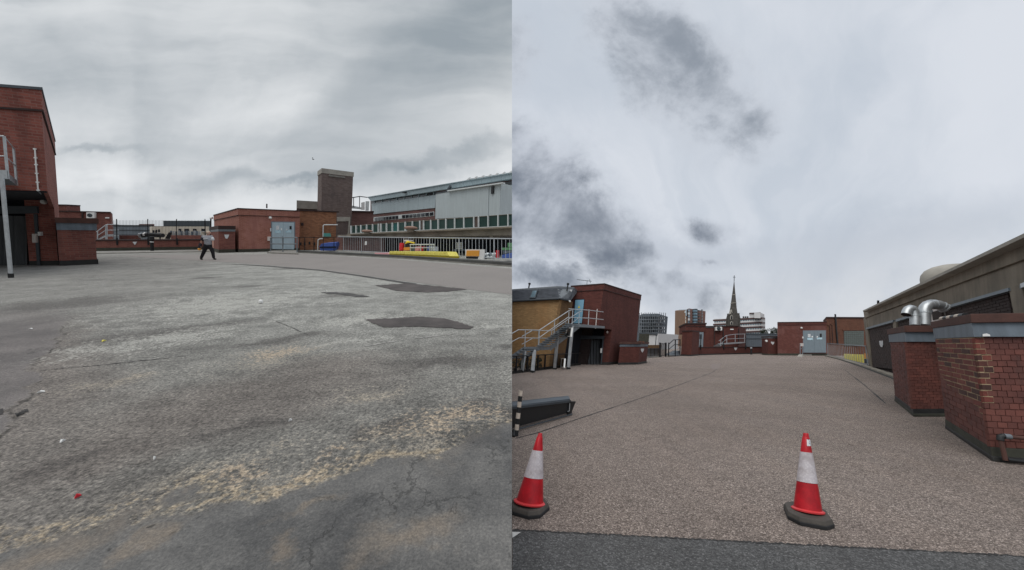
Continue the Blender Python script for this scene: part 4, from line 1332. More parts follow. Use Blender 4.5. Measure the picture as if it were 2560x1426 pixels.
# ---- brick wing with roof plant
wg, ws_, pts_, s_ = simple_building(L, 'brick_wing', 'dull brown brick wing between the tower and the clad hall', [(874, 617.8), (930, 617.2)], (0, 527), 430, 8, M_BR_MALL, roofmat=M_BRDK, roof_h=0.2)
w0 = ws_[0]
wx = Wall(L, pts_[0] - w0.n * 2, pts_[1] - w0.n * 2)
pl_ = thing('roof_plant', 'white boxy roof vents with a dark handrail on the brown brick wing', 'roof plant', wx.P(900, 526))
part('vent_box', MB().prism(wx.quad([(903, 507), (912, 505), (912, 524), (903, 524)]), -wx.n * 2), M_WHITE, pl_, L)
part('vent_box', MB().prism(wx.quad([(914, 503.5), (923.5, 503.5), (922, 526), (914, 526)]), -wx.n * 2), M_WPOST, pl_, L)
part('deck_edge', MB().prism(wx.quad([(878, 514), (904, 519), (904, 523), (878, 520)]), -wx.n * 2), M_WPOST, pl_, L)
for u in (879, 884, 899):
    part('rail_post', MB().beam(wx.P(u, 518), wx.P(u, 493), 0.1, 0.1, wx.e), M_BLACK, pl_, L)
part('handrail', MB().tube([wx.P(878, 495), wx.P(900, 491.5), (wx.P(919, 494))], 0.06, 6), M_BLACK, pl_, L)

# ---- long clad hall
A, B = L.G(927, 614), L.G(1281, 632)
wh = Wall(L, A, B)
hl = thing('clad_hall', 'long pale blue metal-clad hall with strip windows above brown brick', 'building', A)
n_ = wh.n


def Q(px, off):
    return wh.quad(px, off)


core = Q([(926, 495), (1281, 434.5), (1281, 640), (926, 612)], -0.05)
part('core_wall', MB().prism(core, -n_ * 10), M_BR_MALL, hl, L)


def sheets(name, px, off, th, mat, n, parent, ny=1, gx=0.02, gy=0.02):
    r_ = []
    for c in cells(Q(px, off), n, ny, gx, gy):
        r_.append(quadpart(name, c, n_, th, mat, parent, L))
    return r_


sheets('fascia_sheet', [(919, 493.6), (1281, 432.6), (1281, 447), (927, 503.6)], 0.5, 0.4, M_CLADF, 22, hl)
part('roof_edge', MB().prism(Q([(918.5, 492.6), (1281, 431.4), (1281, 433.4), (919, 494.2)], 0.6), -n_ * 6), M_CLADF, hl, L)
part('window_strip', MB().prism(Q([(927, 503.6), (1089, 480), (1089, 487), (928, 509)], 0.1), -n_ * 0.12), M_GLASS, hl, L)
for k in range(9):
    u = 935 + k * 18.5
    v = 503.6 - (u - 927) * .1457
    part('mullion', MB().prism(Q([(u, v), (u + 1.6, v - .2), (u + 1.6, v + 6.3), (u, v + 6)], 0.18), -n_ * 0.1), M_CLADF, hl, L)
sheets('cladding_sheet', [(928, 509), (1090, 487), (1087, 520.5), (929.5, 536.5)], 0.12, 0.1, M_CLAD, 14, hl)
part('brick_band', MB().prism(Q([(929.5, 536.5), (1087, 520.5), (1087, 548), (929.5, 560)], 0.02), -n_ * 0.06), M_BR_MALL, hl, L)
wins = cells(Q([(935.5, 545), (1084, 530.8), (1084, 539), (936, 552.6)], 0.10), 17, 1, 0.16)
fr_ = part('window_band', MB().prism(Q([(934, 543.6), (1085, 529.3), (1085, 540.4), (934, 554)], 0.06), -n_ * 0.08), M_WPOST, hl, L)
for k, c in enumerate(wins):
    quadpart('pane', c, n_, 0.06, M_WPOST if k == 8 else M_GLASS, fr_, L)
# projecting clad box
bx = [(1089.5, 483), (1252, 458), (1249.5, 540), (1088, 548)]
fb = part('clad_box', MB().prism(Q(bx, 1.6), -n_ * 1.7), M_CLADB, hl, L)
for c in cells(Q([(1093, 484), (1222, 464.5), (1220, 540.5), (1091, 547)], 1.66), 7, 1, 0.006):
    quadpart('cladding_sheet', c, n_, 0.05, M_CLADB, fb, L)
for c in cells(Q([(1224, 464), (1251, 460), (1249, 539), (1222, 540.5)], 1.62), 3, 1, 0.02):
    quadpart('cladding_sheet', c, n_, 0.05, M_CLADB, fb, L)
part('box_gutter', MB().prism(Q([(1118, 476), (1256, 456), (1256, 459), (1118, 479)], 1.9), -n_ * 0.3), M_WPOST, hl, L)
part('dark_soffit', MB().prism(Q([(1089, 482), (1226, 461), (1226, 463.5), (1089, 485)], 1.7), -n_ * 0.1), M_GREYP_D, fb, L)
part('louvre', MB().prism(Q([(1228, 466.5), (1234, 465.5), (1233, 484), (1227, 485)], 1.74), -n_ * 0.1), M_BLACKR, fb, L)
# bay beyond the box
part('window_strip', MB().prism(Q([(1262, 456), (1281, 453), (1281, 462), (1262, 464)], 0.1), -n_ * 0.12), M_GLASS, hl, L)
sheets('cladding_sheet', [(1253, 465), (1281, 462), (1281, 500), (1251, 504)], 0.14, 0.1, M_CLAD, 3, hl)
part('brick_band', MB().prism(Q([(1250, 504), (1281, 501), (1281, 540), (1249, 540)], 0.02), -n_ * 0.06), M_BR_MALL, hl, L)
fr_ = part('window_band', MB().prism(Q([(1252, 515), (1281, 512), (1281, 524), (1252, 526.5)], 0.06), -n_ * 0.08), M_WPOST, hl, L)
part('pane', MB().prism(Q([(1263, 515), (1276, 513.5), (1276, 522.5), (1263, 524)], 0.12), -n_ * 0.06), M_GLASS, fr_, L)
# ridge glazing
rg = MB().prism(wh.quad([(1162, 453), (1172, 447.5), (1281, 430.5), (1281, 434.5)], -1.2), -n_ * 3)
rid = part('ridge_light', rg, M_CLAD, hl, L)
for k in range(7):
    u = 1174 + k * 17.5
    v = 447 - (u - 1172) * .156
    part('glazing_bar', MB().beam(wh.P(u - 6, v + 6, -1.1), wh.P(u + 2, v - .5, -1.1), 0.2, 0.2, n_), M_WPOST, rid, L)
part('roof_lamp', MB().beam(wh.P(1116, 482, 0.8), wh.P(1127, 466, 0.8), 0.25, 0.2, n_), M_GREYP_D, hl, L)
part('floodlight', MB().prism(Q([(1006, 480), (1011, 479.5), (1011, 482.5), (1006, 483)], 0.9), -n_ * 0.3), M_BLACKR, hl, L)

# ---- lower slab deck with green screen
A, B = L.G(850, 626), L.G(1281, 645)
wg_ = Wall(L, A, B)
n_ = wg_.n
dk2 = thing('slab_deck', 'weathered concrete deck edge with dark openings below the green screen', 'building', A)
part('edge_beam', MB().prism(wg_.quad([(843, 588), (900, 586.5), (1281, 569), (1281, 588), (1090, 592), (900, 593), (843, 594)], 0.4), -n_ * 4), M_CONC_D, dk2, L)
part('beam_shelf', MB().prism(wg_.quad([(868, 585), (1281, 566), (1281, 570), (868, 588)], 0.8), -n_ * 1.2), M_CONC_S, dk2, L)
part('back_wall', MB().prism(wg_.quad([(1000, 588), (1281, 584), (1281, 655), (1000, 640)], -2.5), -n_ * .3), M_NAVY, dk2, L)
part('brick_wall', MB().prism(wg_.quad([(840, 592), (956, 591), (956, 640), (840, 632)], -0.3), -n_ * .3), M_BR_MALL, dk2, L)
part('dark_opening', MB().prism(wg_.quad([(955, 592), (1001, 591), (1001, 640), (955, 640)], -0.6), -n_ * .3), M_VOID, dk2, L)
for u in (1016, 1096, 1228):
    part('bearing_block', MB().prism(wg_.quad([(u - 5, 586), (u + 5, 586), (u + 3, 595), (u - 3, 595)], 0.3), -n_ * .8), M_CONC_D, dk2, L)
part('column', MB().prism(wg_.quad([(1010, 590), (1024, 590), (1023, 640), (1009, 640)], 0.1), -n_ * .8), M_CONC_D, dk2, L)
for k in range(22):
    u = 1030 + k * 11.4
    part('sheet_pleat', MB().prism(wg_.quad([(u, 592), (u + 5, 592), (u + 5, 650), (u, 650)], -2.35), -n_ * .15), M_NAVY, dk2, L)
gs = thing('green_screen', 'long screen of dark green panels between white posts on the slab deck', 'fence', wg_.P(877, 585))


def gy_top(u):
    return 565 + (u - 876.6) / (1279 - 876.6) * (535.5 - 565)


def gy_bot(u):
    return 584.5 + (u - 876.6) / (1279 - 876.6) * (565.5 - 584.5)


xs_ = [485, 548, 608, 680, 755, 828, 860, 930, 1003, 1075, 1165, 1255, 1348, 1395, 1485, 1578, 1675, 1785, 1900, 2025, 2085, 2205, 2330, 2455, 2580]
us = [780 + x / 5.02 for x in xs_]
wgs = Wall(L, A, B)
for i in range(len(us) - 1):
    a, b_ = us[i], us[i + 1]
    pil = i in (5, 12, 19)
    mat = M_BRNPIL if pil else (M_TEALP if i == 8 else M_GREENP)
    mb = MB().prism(wgs.quad([(a + .4, gy_top(a) + .8), (b_ - .4, gy_top(b_) + .8), (b_ - .4, gy_bot(b_) - 1), (a + .4, gy_bot(a) - 1)], 0.0), -n_ * (0.5 if pil else 0.06))
    part('pillar' if pil else 'green_panel', mb, mat, gs, L)
for u in us[:-1]:
    part('screen_post', MB().prism(wgs.quad([(u - .9, gy_top(u) - .4), (u + .9, gy_top(u) - .5), (u + .9, gy_bot(u) + 1.5), (u - .9, gy_bot(u) + 1.6)], 0.12), -n_ * 0.14), M_WPOST, gs, L)
part('bottom_rail', MB().prism(wgs.quad([(876.6, gy_bot(876.6) - .8), (1281, gy_bot(1281) - .9), (1281, gy_bot(1281) + .6), (876.6, gy_bot(876.6) + .5)], 0.08), -n_ * 0.1), M_WPOST, gs, L)
part('top_rail', MB().prism(wgs.quad([(876.6, gy_top(876.6) - .2), (1281, gy_top(1281) - .2), (1281, gy_top(1281) + .9), (876.6, gy_top(876.6) + .9)], 0.05), -n_ * 0.08), M_CONC_D, gs, L)


def cowl(u, v, ru, vb, label):
    c = wgs.P(u, v, 1.0)
    r_ = ru * (c - CAM).dot(FWD) / F_PX
    t_ = thing('mushroom_vent', label, 'roof vent', c, 'mushroom vents on the slab deck')
    s_ = r_ / 1.0
    part('cowl', MB().lathe(c, UPL, wgs.e, [(r_ * .75, -0.22 * s_), (r_, -0.16 * s_), (r_ * 1.0, 0.02 * s_), (r_ * .8, 0.16 * s_), (r_ * .35, 0.24 * s_), (0.02, 0.26 * s_)], 20), M_MUSH, t_, L, smooth=True)
    part('stem', MB().lathe(c - UPL * 0.6 * s_, UPL, wgs.e, [(r_ * .55, 0), (r_ * .55, 0.42 * s_)], 16), M_CONC_D, t_, L)


cowl(918, 578, 13, 583, 'smaller rusty mushroom vent in front of the green screen near the tower')
cowl(1027.5, 570, 16.5, 577, 'larger rusty mushroom vent in front of the middle of the green screen')

# ---- galvanised barrier along the deck edge
A, B = L.G(846, 629), L.G(1281, 660)
wrl = Wall(L, A, B)
gb = thing('deck_railing', 'long galvanised vertical-bar railing along the edge of the old deck', 'railing', A)


def ty(u):
    return 592.6 + (u - 857) / 422 * 4.8


def by(u):
    return 626.2 + (u - 857) / 422 * 22.0


part('top_rail', MB().tube([wrl.P(845, ty(845)), wrl.P(1281, ty(1281))], 0.035, 8), M_GALV, gb, L)
part('bottom_rail', MB().tube([wrl.P(857, by(857)), wrl.P(1281, by(1281))], 0.026, 8), M_GALV, gb, L)
posts = [859, 903.5, 953, 1009, 1074, 1147.5, 1235, 1340]
for i, u in enumerate(posts[:-1]):
    po = part('rail_post', MB().beam(wrl.P(u, by(u) + 6 + (u - 857) * .010), wrl.P(u, ty(u)), 0.05, 0.05, wrl.e), M_GALV, gb, L)
    p = wrl.P(u, by(u) + 6.5 + (u - 857) * .010)
    part('post_foot', MB().beam(p, p + UPL * 0.06, 0.22, 0.2, wrl.e), M_CONC, po, L)
    a, b_ = wrl.P(u, ty(u)), wrl.P(posts[i + 1], ty(posts[i + 1]))
    for k in range(1, 10):
        p = a.lerp(b_, k / 10)
        if p.x > -0.02:
            continue
        hlen = (L.V(p, ty(1000)), 0)
        # bar from top rail to bottom rail
        pc = p - CAM
        uu = CX + F_PX * pc.dot(RGT) / pc.dot(FWD)
        part('baluster', MB().beam(wrl.P(uu, by(uu)), wrl.P(uu, ty(uu)), 0.022, 0.022, wrl.e), M_GALV, gb, L)
single('paper_notice', MB().prism(wrl.quad([(912, 604), (917, 603.5), (916.6, 612.5), (911.6, 613)], 0.05), -wrl.n * 0.02), M_WHITE, L, 'small white paper tied to the bars of the long galvanised railing', 'notice')
# kerb with upstand
kb = thing('deck_kerb', 'dark two-step kerb running below the long galvanised railing', 'kerb', L.G(745, 632))
k0 = [L.G(740, 632.5), L.G(1000, 647), L.G(1281, 668)]
bkk = Vector((0.1, 1.05, 0.3)) * 0.5
part('kerb_step', MB().prism([k0[0], k0[1], k0[2], k0[2] + L.ey * 0.55, k0[1] + L.ey * 0.5, k0[0] + L.ey * 0.7], UPL * 0.06), M_KERB_L, kb, L)
part('kerb_upstand', MB().prism([p + L.ey * 0.12 for p in k0] + [k0[2] + L.ey * 0.9, k0[1] + L.ey * 0.9, k0[0] + L.ey * 1.0], UPL * 0.20), M_KERB, kb, L)

# ---- stored things beyond the railing


def stand(u, v):
    return L.G(u, v)


ys = thing('yellow_stack', 'long low stack of yellow barrier sections lying behind the railing', 'stack', stand(975, 644))
wy = Wall(L, L.G(972, 644), L.G(1126, 653))
part('lower_layer', MB().prism(wy.quad([(971, 634), (1124, 641), (1119, 648.5), (985, 643)], 0.0), -wy.n * 0.9), M_YEL, ys, L)
cs = cells(wy.quad([(974, 628.5), (1118, 630), (1124, 641), (972, 635)], 0.06), 14, 1, 0.05)
for c in cs:
    quadpart('yellow_section', [c[0] + UPL * 0.02 * rnd(), c[1] + UPL * 0.02 * rnd(), c[2], c[3]], wy.n, 0.8, M_YELP, ys, L, bevel=0.03)
pk = single('pink_foam', MB().prism(wy.quad([(935, 632.5), (970, 632), (974, 637), (938, 636.5)], 0), -wy.n * 1.0), M_PINK, L, 'flat pink foam boards lying beside the long yellow stack', 'foam', bevel=0.03)
wz = Wall(L, L.G(990, 641), L.G(1281, 655))


def zbox(name, label, cat, px, off, th, mat, **kw):
    return single(name, MB().prism(wz.quad(px, off), -wz.n * th), mat, L, label, cat, **kw)


rb = thing('red_barrel', 'red plastic barrel standing behind the railing next to the yellow machine', 'barrel', wz.P(1004, 627))
p = wz.P(1004, 627)
r_ = (wz.P(1008, 627) - p).length
part('barrel_body', MB().lathe(p, UPL, wz.e, [(r_ * .9, 0), (r_, 0.05), (r_ * 1.02, 0.2), (r_, 0.35), (r_, 0.48), (r_ * .9, 0.52)], 14), M_REDP, rb, L, smooth=True)
part('barrel_lid', MB().lathe(p + UPL * 0.52, UPL, wz.e, [(r_ * .94, 0), (r_ * .94, 0.04)], 14), M_REDP, rb, L)
dg = thing('site_machine', 'small yellow and orange site machine with a white top behind the railing', 'machine', wz.P(1018, 627))
part('machine_base', MB().prism(wz.quad([(1009, 619), (1023, 618), (1024, 627), (1008, 627)], 0), -wz.n * 0.8), M_ORNG, dg, L, bevel=0.03)
part('machine_cab', MB().prism(wz.quad([(1013, 609), (1022, 608), (1022, 618), (1013, 619)], 0), -wz.n * 0.6), M_BLACKR, dg, L)
part('machine_arm', MB().tube([wz.P(1014, 609), wz.P(1020, 605), wz.P(1036, 608)], 0.05, 6), M_YEL, dg, L)
part('machine_beacon', MB().lathe(wz.P(1019, 608), UPL, wz.e, [(0.12, 0), (0.12, 0.1), (0.05, 0.16)], 10), M_YEL, dg, L)
part('machine_roof', MB().prism(wz.quad([(1010, 601), (1019, 600), (1019, 603), (1010, 604)], 0), -wz.n * 0.5), M_WHITE, dg, L)
rk = thing('storage_rack', 'white tubular rack filled with red and blue oddments behind the railing', 'rack', wz.P(1030, 628))
for u in (1026, 1051, 1078, 1085):
    part('rack_upright', MB().tube([wz.P(u, 628), wz.P(u, 612)], 0.03, 6), M_WPOST, rk, L)
part('rack_rail', MB().tube([wz.P(1025, 612), wz.P(1086, 611.5)], 0.035, 6), M_WPOST, rk, L)
part('rack_rail', MB().tube([wz.P(1025, 620), wz.P(1086, 620)], 0.025, 6), M_WPOST, rk, L)
for k, (u0, u1, mm) in enumerate(((1028, 1036, M_FASCIA), (1037, 1047, M_PINK), (1049, 1058, M_REDP), (1059, 1066, M_BLACKR), (1067, 1074, M_BLUET), (1076, 1083, M_GALV))):
    part('rack_bundle', MB().prism(wz.quad([(u0, 617 + k % 2), (u1, 616.5), (u1, 628), (u0, 628)], -0.1), -wz.n * 0.5), mm, rk, L, bevel=0.02)
cg = thing('wire_cage', 'grey wire cage on a trolley behind the railing', 'cage', wz.P(1148, 636))
for u in (1140, 1144, 1148, 1152, 1156):
    part('cage_bar', MB().tube([wz.P(u, 622), wz.P(u, 608)], 0.02, 5), M_GALV, cg, L)
for v in (608, 613, 618, 622):
    part('cage_rail', MB().tube([wz.P(1139.5, v), wz.P(1156.5, v)], 0.02, 5), M_GALV, cg, L)
part('trolley_deck', MB().prism(wz.quad([(1134, 624), (1158, 624), (1158, 626), (1134, 626)]), -wz.n * 0.6), M_FASCIA, cg, L)
for u in (1137, 1155):
    part('trolley_leg', MB().tube([wz.P(u, 626), wz.P(u, 640)], 0.025, 5), M_FASCIA, cg, L)
ob = thing('barrier_board', 'orange barrier board in a white frame leaning behind the railing', 'barrier', wz.P(1165, 650))
wo = Wall(L, L.G(1160, 652), L.G(1215, 655.5))
part('white_frame', MB().prism(wo.quad([(1163, 624), (1211, 624), (1209, 650), (1164, 647)], 0.0), -wo.n * 0.08), M_WHITE, ob, L)
part('orange_panel', MB().prism(wo.quad([(1166.5, 626.5), (1198, 626.5), (1197, 641), (1165, 640.5)], 0.03), -wo.n * 0.05), M_ORNG, ob, L)
part('dark_slot', MB().prism(wo.quad([(1165, 641.5), (1196, 642), (1194, 648), (1165, 646.5)], 0.01), -wo.n * 0.05), M_VOID, ob, L)
gc = thing('green_crates', 'stacked green and blue crates behind the railing at the end of the deck', 'crates', wz.P(1262, 640))
part('crate', MB().prism(wz.quad([(1254, 620), (1281, 619.5), (1281, 626), (1254, 626)]), -wz.n * 0.8), M_GRN, gc, L, bevel=0.02)
part('crate', MB().prism(wz.quad([(1269, 608), (1281, 607.5), (1281, 619), (1269, 619)]), -wz.n * 0.8), M_GRN, gc, L, bevel=0.02)
part('crate', MB().prism(wz.quad([(1254, 638), (1281, 632), (1281, 646), (1252, 646)]), -wz.n * 0.8), M_BLUET, gc, L, bevel=0.02)
part('crate', MB().prism(wz.quad([(1257, 627), (1281, 627), (1281, 632), (1257, 636)]), -wz.n * 0.7), M_FASCIA, gc, L, bevel=0.02)
part('red_drum', MB().tube([wz.P(1244, 646), wz.P(1244, 626)], 0.10, 10), M_REDP, gc, L)
rub = thing('rubble_bags', 'pale rubble bags heaped behind the railing beside the orange board', 'bags', wz.P(1222, 646))
for k in range(6):
    u, v = 1214 + k * 4.2, 640 - (k % 2) * 7
    part('bag', MB().lathe(wz.P(u, v + 8), UPL, wz.e, [(0.08, 0), (0.16, 0.05), (0.17, 0.14), (0.09, 0.2), (0.02, 0.22)], 9), M_WPOST if k % 3 else M_FASCIA, rub, L, smooth=True)
bd = thing('bird', 'tiny dark bird flying in the sky above the brick tower', 'bird', CAM + ray(783, 399) * 40)
bp = CAM + ray(783, 399) * 40
part('bird_body', MB().tube([bp - RGT * .12, bp, bp + RGT * .12], 0.04, 6, rr=[0.01, 0.05, 0.015]), M_BLACK, bd, L)
for s_ in (-1, 1):
    part('wing', MB().add([bp, bp + Vector((.08, s_ * .22, .1)), bp + Vector((-.05, s_ * .2, .11)), bp + Vector((0, 0, .015))], [[0, 1, 2], [0, 2, 3], [0, 3, 1], [1, 3, 2]]), M_BLACK, bd, L)

# ---- flat marks on the old deck


def gsheet(side, px, lift, name, mat):
    return struct(name, MB().add(gpoly(side, px, lift), [list(range(len(px)))]), mat, side)


def wiggle(px, n, amp, seed):
    """subdivide a picture outline and roughen it"""
    r_ = random.Random(seed)
    out_ = []
    for i in range(len(px)):
        a, b_ = px[i], px[(i + 1) % len(px)]
        for k in range(n):
            f_ = k / n
            out_.append((a[0] + (b_[0] - a[0]) * f_ + (r_.random() - .5) * amp * 2.5, a[1] + (b_[1] - a[1]) * f_ + (r_.random() - .5) * amp))
    return out_


gsheet(L, [(560, 656), (640, 661), (700, 666), (800, 674), (900, 687), (1000, 702), (1090, 713), (1180, 725), (1279.5, 737)] + [(1279.5, 672), (1000, 650), (760, 634), (640, 636), (420, 637), (300, 640), (430, 648)], 0.004, 'gravel_band', M_GG)
gsheet(L, wiggle([(912, 799), (985, 796), (1050, 792), (1110, 796), (1150, 806), (1182, 818), (1172, 823), (1120, 820), (1040, 816), (960, 818)], 9, 2.2, 1), 0.009, 'tar_patch', M_TAR2)
gsheet(L, wiggle([(936, 714), (1010, 709), (1070, 713), (1130, 719), (1168, 724), (1120, 729), (1060, 731), (990, 727)], 9, 1.3, 2), 0.009, 'tar_patch', M_TAR2)
gsheet(L, wiggle([(800, 731), (840, 730.6), (880, 733.5), (925, 742), (890, 742.5), (850, 736), (815, 734)], 7, 1.2, 3), 0.009, 'tar_patch', M_TAR)
gsheet(L, [(560, 660), (640, 664.5), (700, 669), (800, 677), (900, 691), (1000, 707), (1040, 711), (1042, 709), (1000, 703.5), (900, 688), (800, 674.6), (700, 667), (640, 662.5)], 0.010, 'tar_joint', M_TAR)
gsheet(L, wiggle([(45, 1030), (68, 1022), (60, 1036), (36, 1040)], 6, 5, 11), 0.009, 'broken_hole', M_SEAM)
gsheet(L, wiggle([(0, 1022), (10, 1022), (6, 1034), (0, 1036)], 2, 2, 12), 0.009, 'broken_hole', M_SEAM)


def gstrip(side, px, wm, lift, name, mat, seed=0, jag=.35):
    r_ = random.Random(seed)
    P_ = [side.G(u, v, lift) for u, v in px]
    lo, hi = [], []
    for i, p in enumerate(P_):
        d = (P_[min(i + 1, len(P_) - 1)] - P_[max(i - 1, 0)]).normalized()
        x = d.cross(side.n).normalized()
        w_ = wm * (1 + (r_.random() - .5) * 2 * jag)
        lo.append(p - x * w_ / 2)
        hi.append(p + x * w_ / 2)
    mb = MB()
    for i in range(len(P_) - 1):
        mb.add([lo[i], lo[i + 1], hi[i + 1], hi[i]], [[0, 1, 2, 3]])
    return struct(name, mb, mat, side)


def dens(px, n, jit=0.0, seed=1):
    q_ = random.Random(seed)
    r_ = []
    for i in range(len(px) - 1):
        for k in range(n):
            f_ = k / n
            r_.append((px[i][0] * (1 - f_) + px[i + 1][0] * f_ + q_.uniform(-jit, jit) * 2, px[i][1] * (1 - f_) + px[i + 1][1] * f_ + q_.uniform(-jit, jit)))
    return r_ + [px[-1]]


gstrip(L, dens([(95, 926), (250, 913), (470, 889)], 24, .8, 1), .014, .006, 'felt_joint', M_TAR, 31, .9)
gstrip(L, dens([(905, 867), (1000, 851), (1140, 834)], 24, .6, 2), .030, .006, 'felt_joint', M_SCUFF, 32, .9)
gstrip(L, dens([(690, 804), (720, 815), (770, 837)], 16, .8, 3), .012, .006, 'felt_joint', M_TAR, 33, .9)
# litter
lit = [((652, 759), 5, 'white', 'round white ball lying alone on the open old deck', 'ball'),
       ((103, 983), 7, 'white', 'white paper scrap lying beside the ragged joint of the old deck', 'litter'),
       ((157, 1106), 6, 'white', 'thin curled white scrap on the bare old deck', 'litter'),
       ((387, 1149), 4, 'white', 'small white pebble-like scrap near the pale ochre grit', 'litter'),
       ((195, 1245), 6, 'red', 'bright red plastic crumb lying on the old deck', 'litter'),
       ((260, 854), 5, 'yel', 'yellowed leaf lying on the grey old deck', 'leaf'),
       ((77, 824), 4, 'white', 'tiny white fleck near the dark side strip of the deck', 'litter'),
       ((815, 728), 3, 'white', 'white fleck on the thin tar patch beyond the ball', 'litter'),
       ((726, 1054), 4, 'white', 'white flake beside the tan stains of the deck', 'litter')]
for (u, v), s_, mm, lab, cat in lit:
    p = L.G(u, v)
    k = (L.G(u + s_, v) - p).length
    if cat == 'ball':
        single('ball', MB().lathe(p, L.n, RGT, [(k * .3, 0), (k * .9, k * .4), (k, k), (k * .8, k * 1.6), (k * .05, k * 2)], 14), M_WHITE, L, lab, cat, smooth=True)
    else:
        a = rnd() * 3
        e1 = RGT * math.cos(a) + L.ey * math.sin(a)
        e2 = L.n.cross(e1)
        pts_ = [p + e1 * k * x + e2 * k * y * .55 + L.n * z_ for x, y, z_ in ((-1, -.5, .004), (-.2, -.9, .02), (1, -.4, .006), (.8, .5, .012), (-.1, .8, .02), (-.9, .5, .004))]
        nm = {'leaf': 'fallen_leaf'}.get(cat, 'litter_scrap')
        single(nm, MB().prism(pts_, L.n * 0.006), {'white': M_WHITE, 'red': M_REDP, 'yel': M_YELP}[mm], L, lab, cat)

# ------------------------------------------------------------------ walking person


def skin_mesh(name, verts, edges, radii, mat, parent, levels=2, root=0, side=L):
    me = bpy.data.meshes.new(name)
    o_ = parent_world(parent)
    me.from_pydata([Vector(p) - o_ for p in verts], edges, [])
    ob_ = bpy.data.objects.new(name, me)
    COL.objects.link(ob_)
    ob_.modifiers.new('skin', 'SKIN')
    for i, r_ in enumerate(radii):
        me.skin_vertices[0].data[i].radius = (r_, r_) if not isinstance(r_, tuple) else r_
    me.skin_vertices[0].data[root].use_root = True
    sd = ob_.modifiers.new('sub', 'SUBSURF')
    sd.levels = sd.render_levels = levels
    dg = bpy.context.evaluated_depsgraph_get()
    new = bpy.data.meshes.new_from_object(ob_.evaluated_get(dg))
    ob_.modifiers.clear()
    ob_.data = new
    new.name = name
    new.materials.clear()
    new.materials.append(mat)
    for p in new.polygons:
        p.use_smooth = True
    ob_.parent = parent
    return ob_


P0 = L.G(520, 650)
EX, EU, EZ = RGT, UPL, L.ey


def pp(x, y, z=0.0):
    return P0 + EX * x + EU * y + EZ * z


pe = thing('person', 'bald person in a grey shirt and black trousers striding across the old deck', 'person', P0)
H = 1.83
V_ = [pp(.02, .98), pp(.03, 1.18), pp(.02, 1.40), pp(.02, 1.53), pp(.06, 1.62, -.01), pp(.085, 1.70, -.01), pp(.07, 1.79),
      pp(-.17, 1.43, -.06), pp(-.30, 1.17, -.10), pp(-.33, .93, -.12), pp(-.335, .84, -.12),
      pp(.20, 1.42, .06), pp(.31, 1.15, .02), pp(.36, .90, -.04), pp(.37, .82, -.05),
      pp(-.07, .90, -.03), pp(-.20, .52, -.05), pp(-.40, .13, -.06), pp(-.36, .06, -.06), pp(-.29, .03, -.07),
      pp(.12, .90, .04), pp(.28, .50, .03), pp(.34, .12, .03), pp(.38, .06, .03), pp(.50, .03, .0)]
E_ = [(0, 1), (1, 2), (2, 3), (3, 4), (4, 5), (5, 6), (2, 7), (7, 8), (8, 9), (9, 10), (2, 11), (11, 12), (12, 13), (13, 14), (0, 15), (15, 16), (16, 17), (17, 18), (18, 19), (0, 20), (20, 21), (21, 22), (22, 23), (23, 24)]
R_ = [.15, .16, .17, .075, .085, .105, .075, .075, .05, .036, .042, .075, .05, .036, .042, .10, .068, .045, .045, .03, .10, .068, .045, .045, .03]
bd_ = skin_mesh('body', V_, E_, R_, M_SKIN, pe)
sv = [pp(.02, .90), pp(.03, 1.06), pp(.03, 1.20), pp(.02, 1.36), pp(.02, 1.49), pp(-.16, 1.42, -.06), pp(-.22, 1.32, -.08), pp(.19, 1.42, .06), pp(.24, 1.32, .05)]
skin_mesh('shirt', sv, [(0, 1), (1, 2), (2, 3), (3, 4), (3, 5), (5, 6), (3, 7), (7, 8)], [(.21, .20), (.215, .20), (.225, .21), (.235, .21), .11, .135, .11, .135, .11], M_SHIRT, pe)
skin_mesh('sleeve', [pp(-.17, 1.43, -.06), pp(-.22, 1.33, -.08), pp(-.285, 1.19, -.10)], [(0, 1), (1, 2)], [.13, .125, .10], M_SLEEVE, pe)
skin_mesh('sleeve', [pp(.19, 1.43, .06), pp(.25, 1.30, .04), pp(.295, 1.18, .02)], [(0, 1), (1, 2)], [.13, .125, .10], M_PRINT, pe)
tv = [pp(.02, 1.06), pp(.02, .96), pp(-.08, .86, -.03), pp(-.20, .52, -.05), pp(-.40, .08, -.06), pp(.12, .86, .04), pp(.28, .50, .03), pp(.345, .07, .03)]
skin_mesh('trousers', tv, [(0, 1), (1, 2), (2, 3), (3, 4), (1, 5), (5, 6), (6, 7)], [.18, .20, .155, .105, .078, .155, .105, .078], M_TROUS, pe)
skin_mesh('shoe', [pp(-.43, .12, -.06), pp(-.38, .055, -.06), pp(-.27, .045, -.08)], [(0, 1), (1, 2)], [.055, .06, .045], M_BLACKR, pe)
skin_mesh('shoe', [pp(.33, .07, .03), pp(.38, .06, .03), pp(.51, .045, .0)], [(0, 1), (1, 2)], [.06, .062, .045], M_BLACKR, pe)
part('hair', MB().lathe(pp(.055, 1.685, .0), (EU + EX * -.35).normalized(), EZ, [(.108, -.05), (.112, .02), (.10, .08), (.06, .12), (.01, .135)], 16), M_HAIR, pe, L, smooth=True)
part('nose', MB().tube([pp(.165, 1.72, -.02), pp(.20, 1.685, -.02)], .018, 6, rr=[.012, .022]), M_SKIN, pe, L, smooth=True)
part('ear', MB().lathe(pp(.05, 1.70, -.11), -EZ, EU, [(.03, 0), (.035, .012), (.01, .02)], 10), M_SKIN, pe, L, smooth=True)
part('eye', MB().lathe(pp(.155, 1.735, -.05), (EX - EZ).normalized(), EU, [(.014, 0), (.010, .01)], 8), M_BLACKR, pe, L)
part('mouth', MB().tube([pp(.165, 1.655, -.045), pp(.178, 1.655, .0)], .008, 5), M_REDP, pe, L)
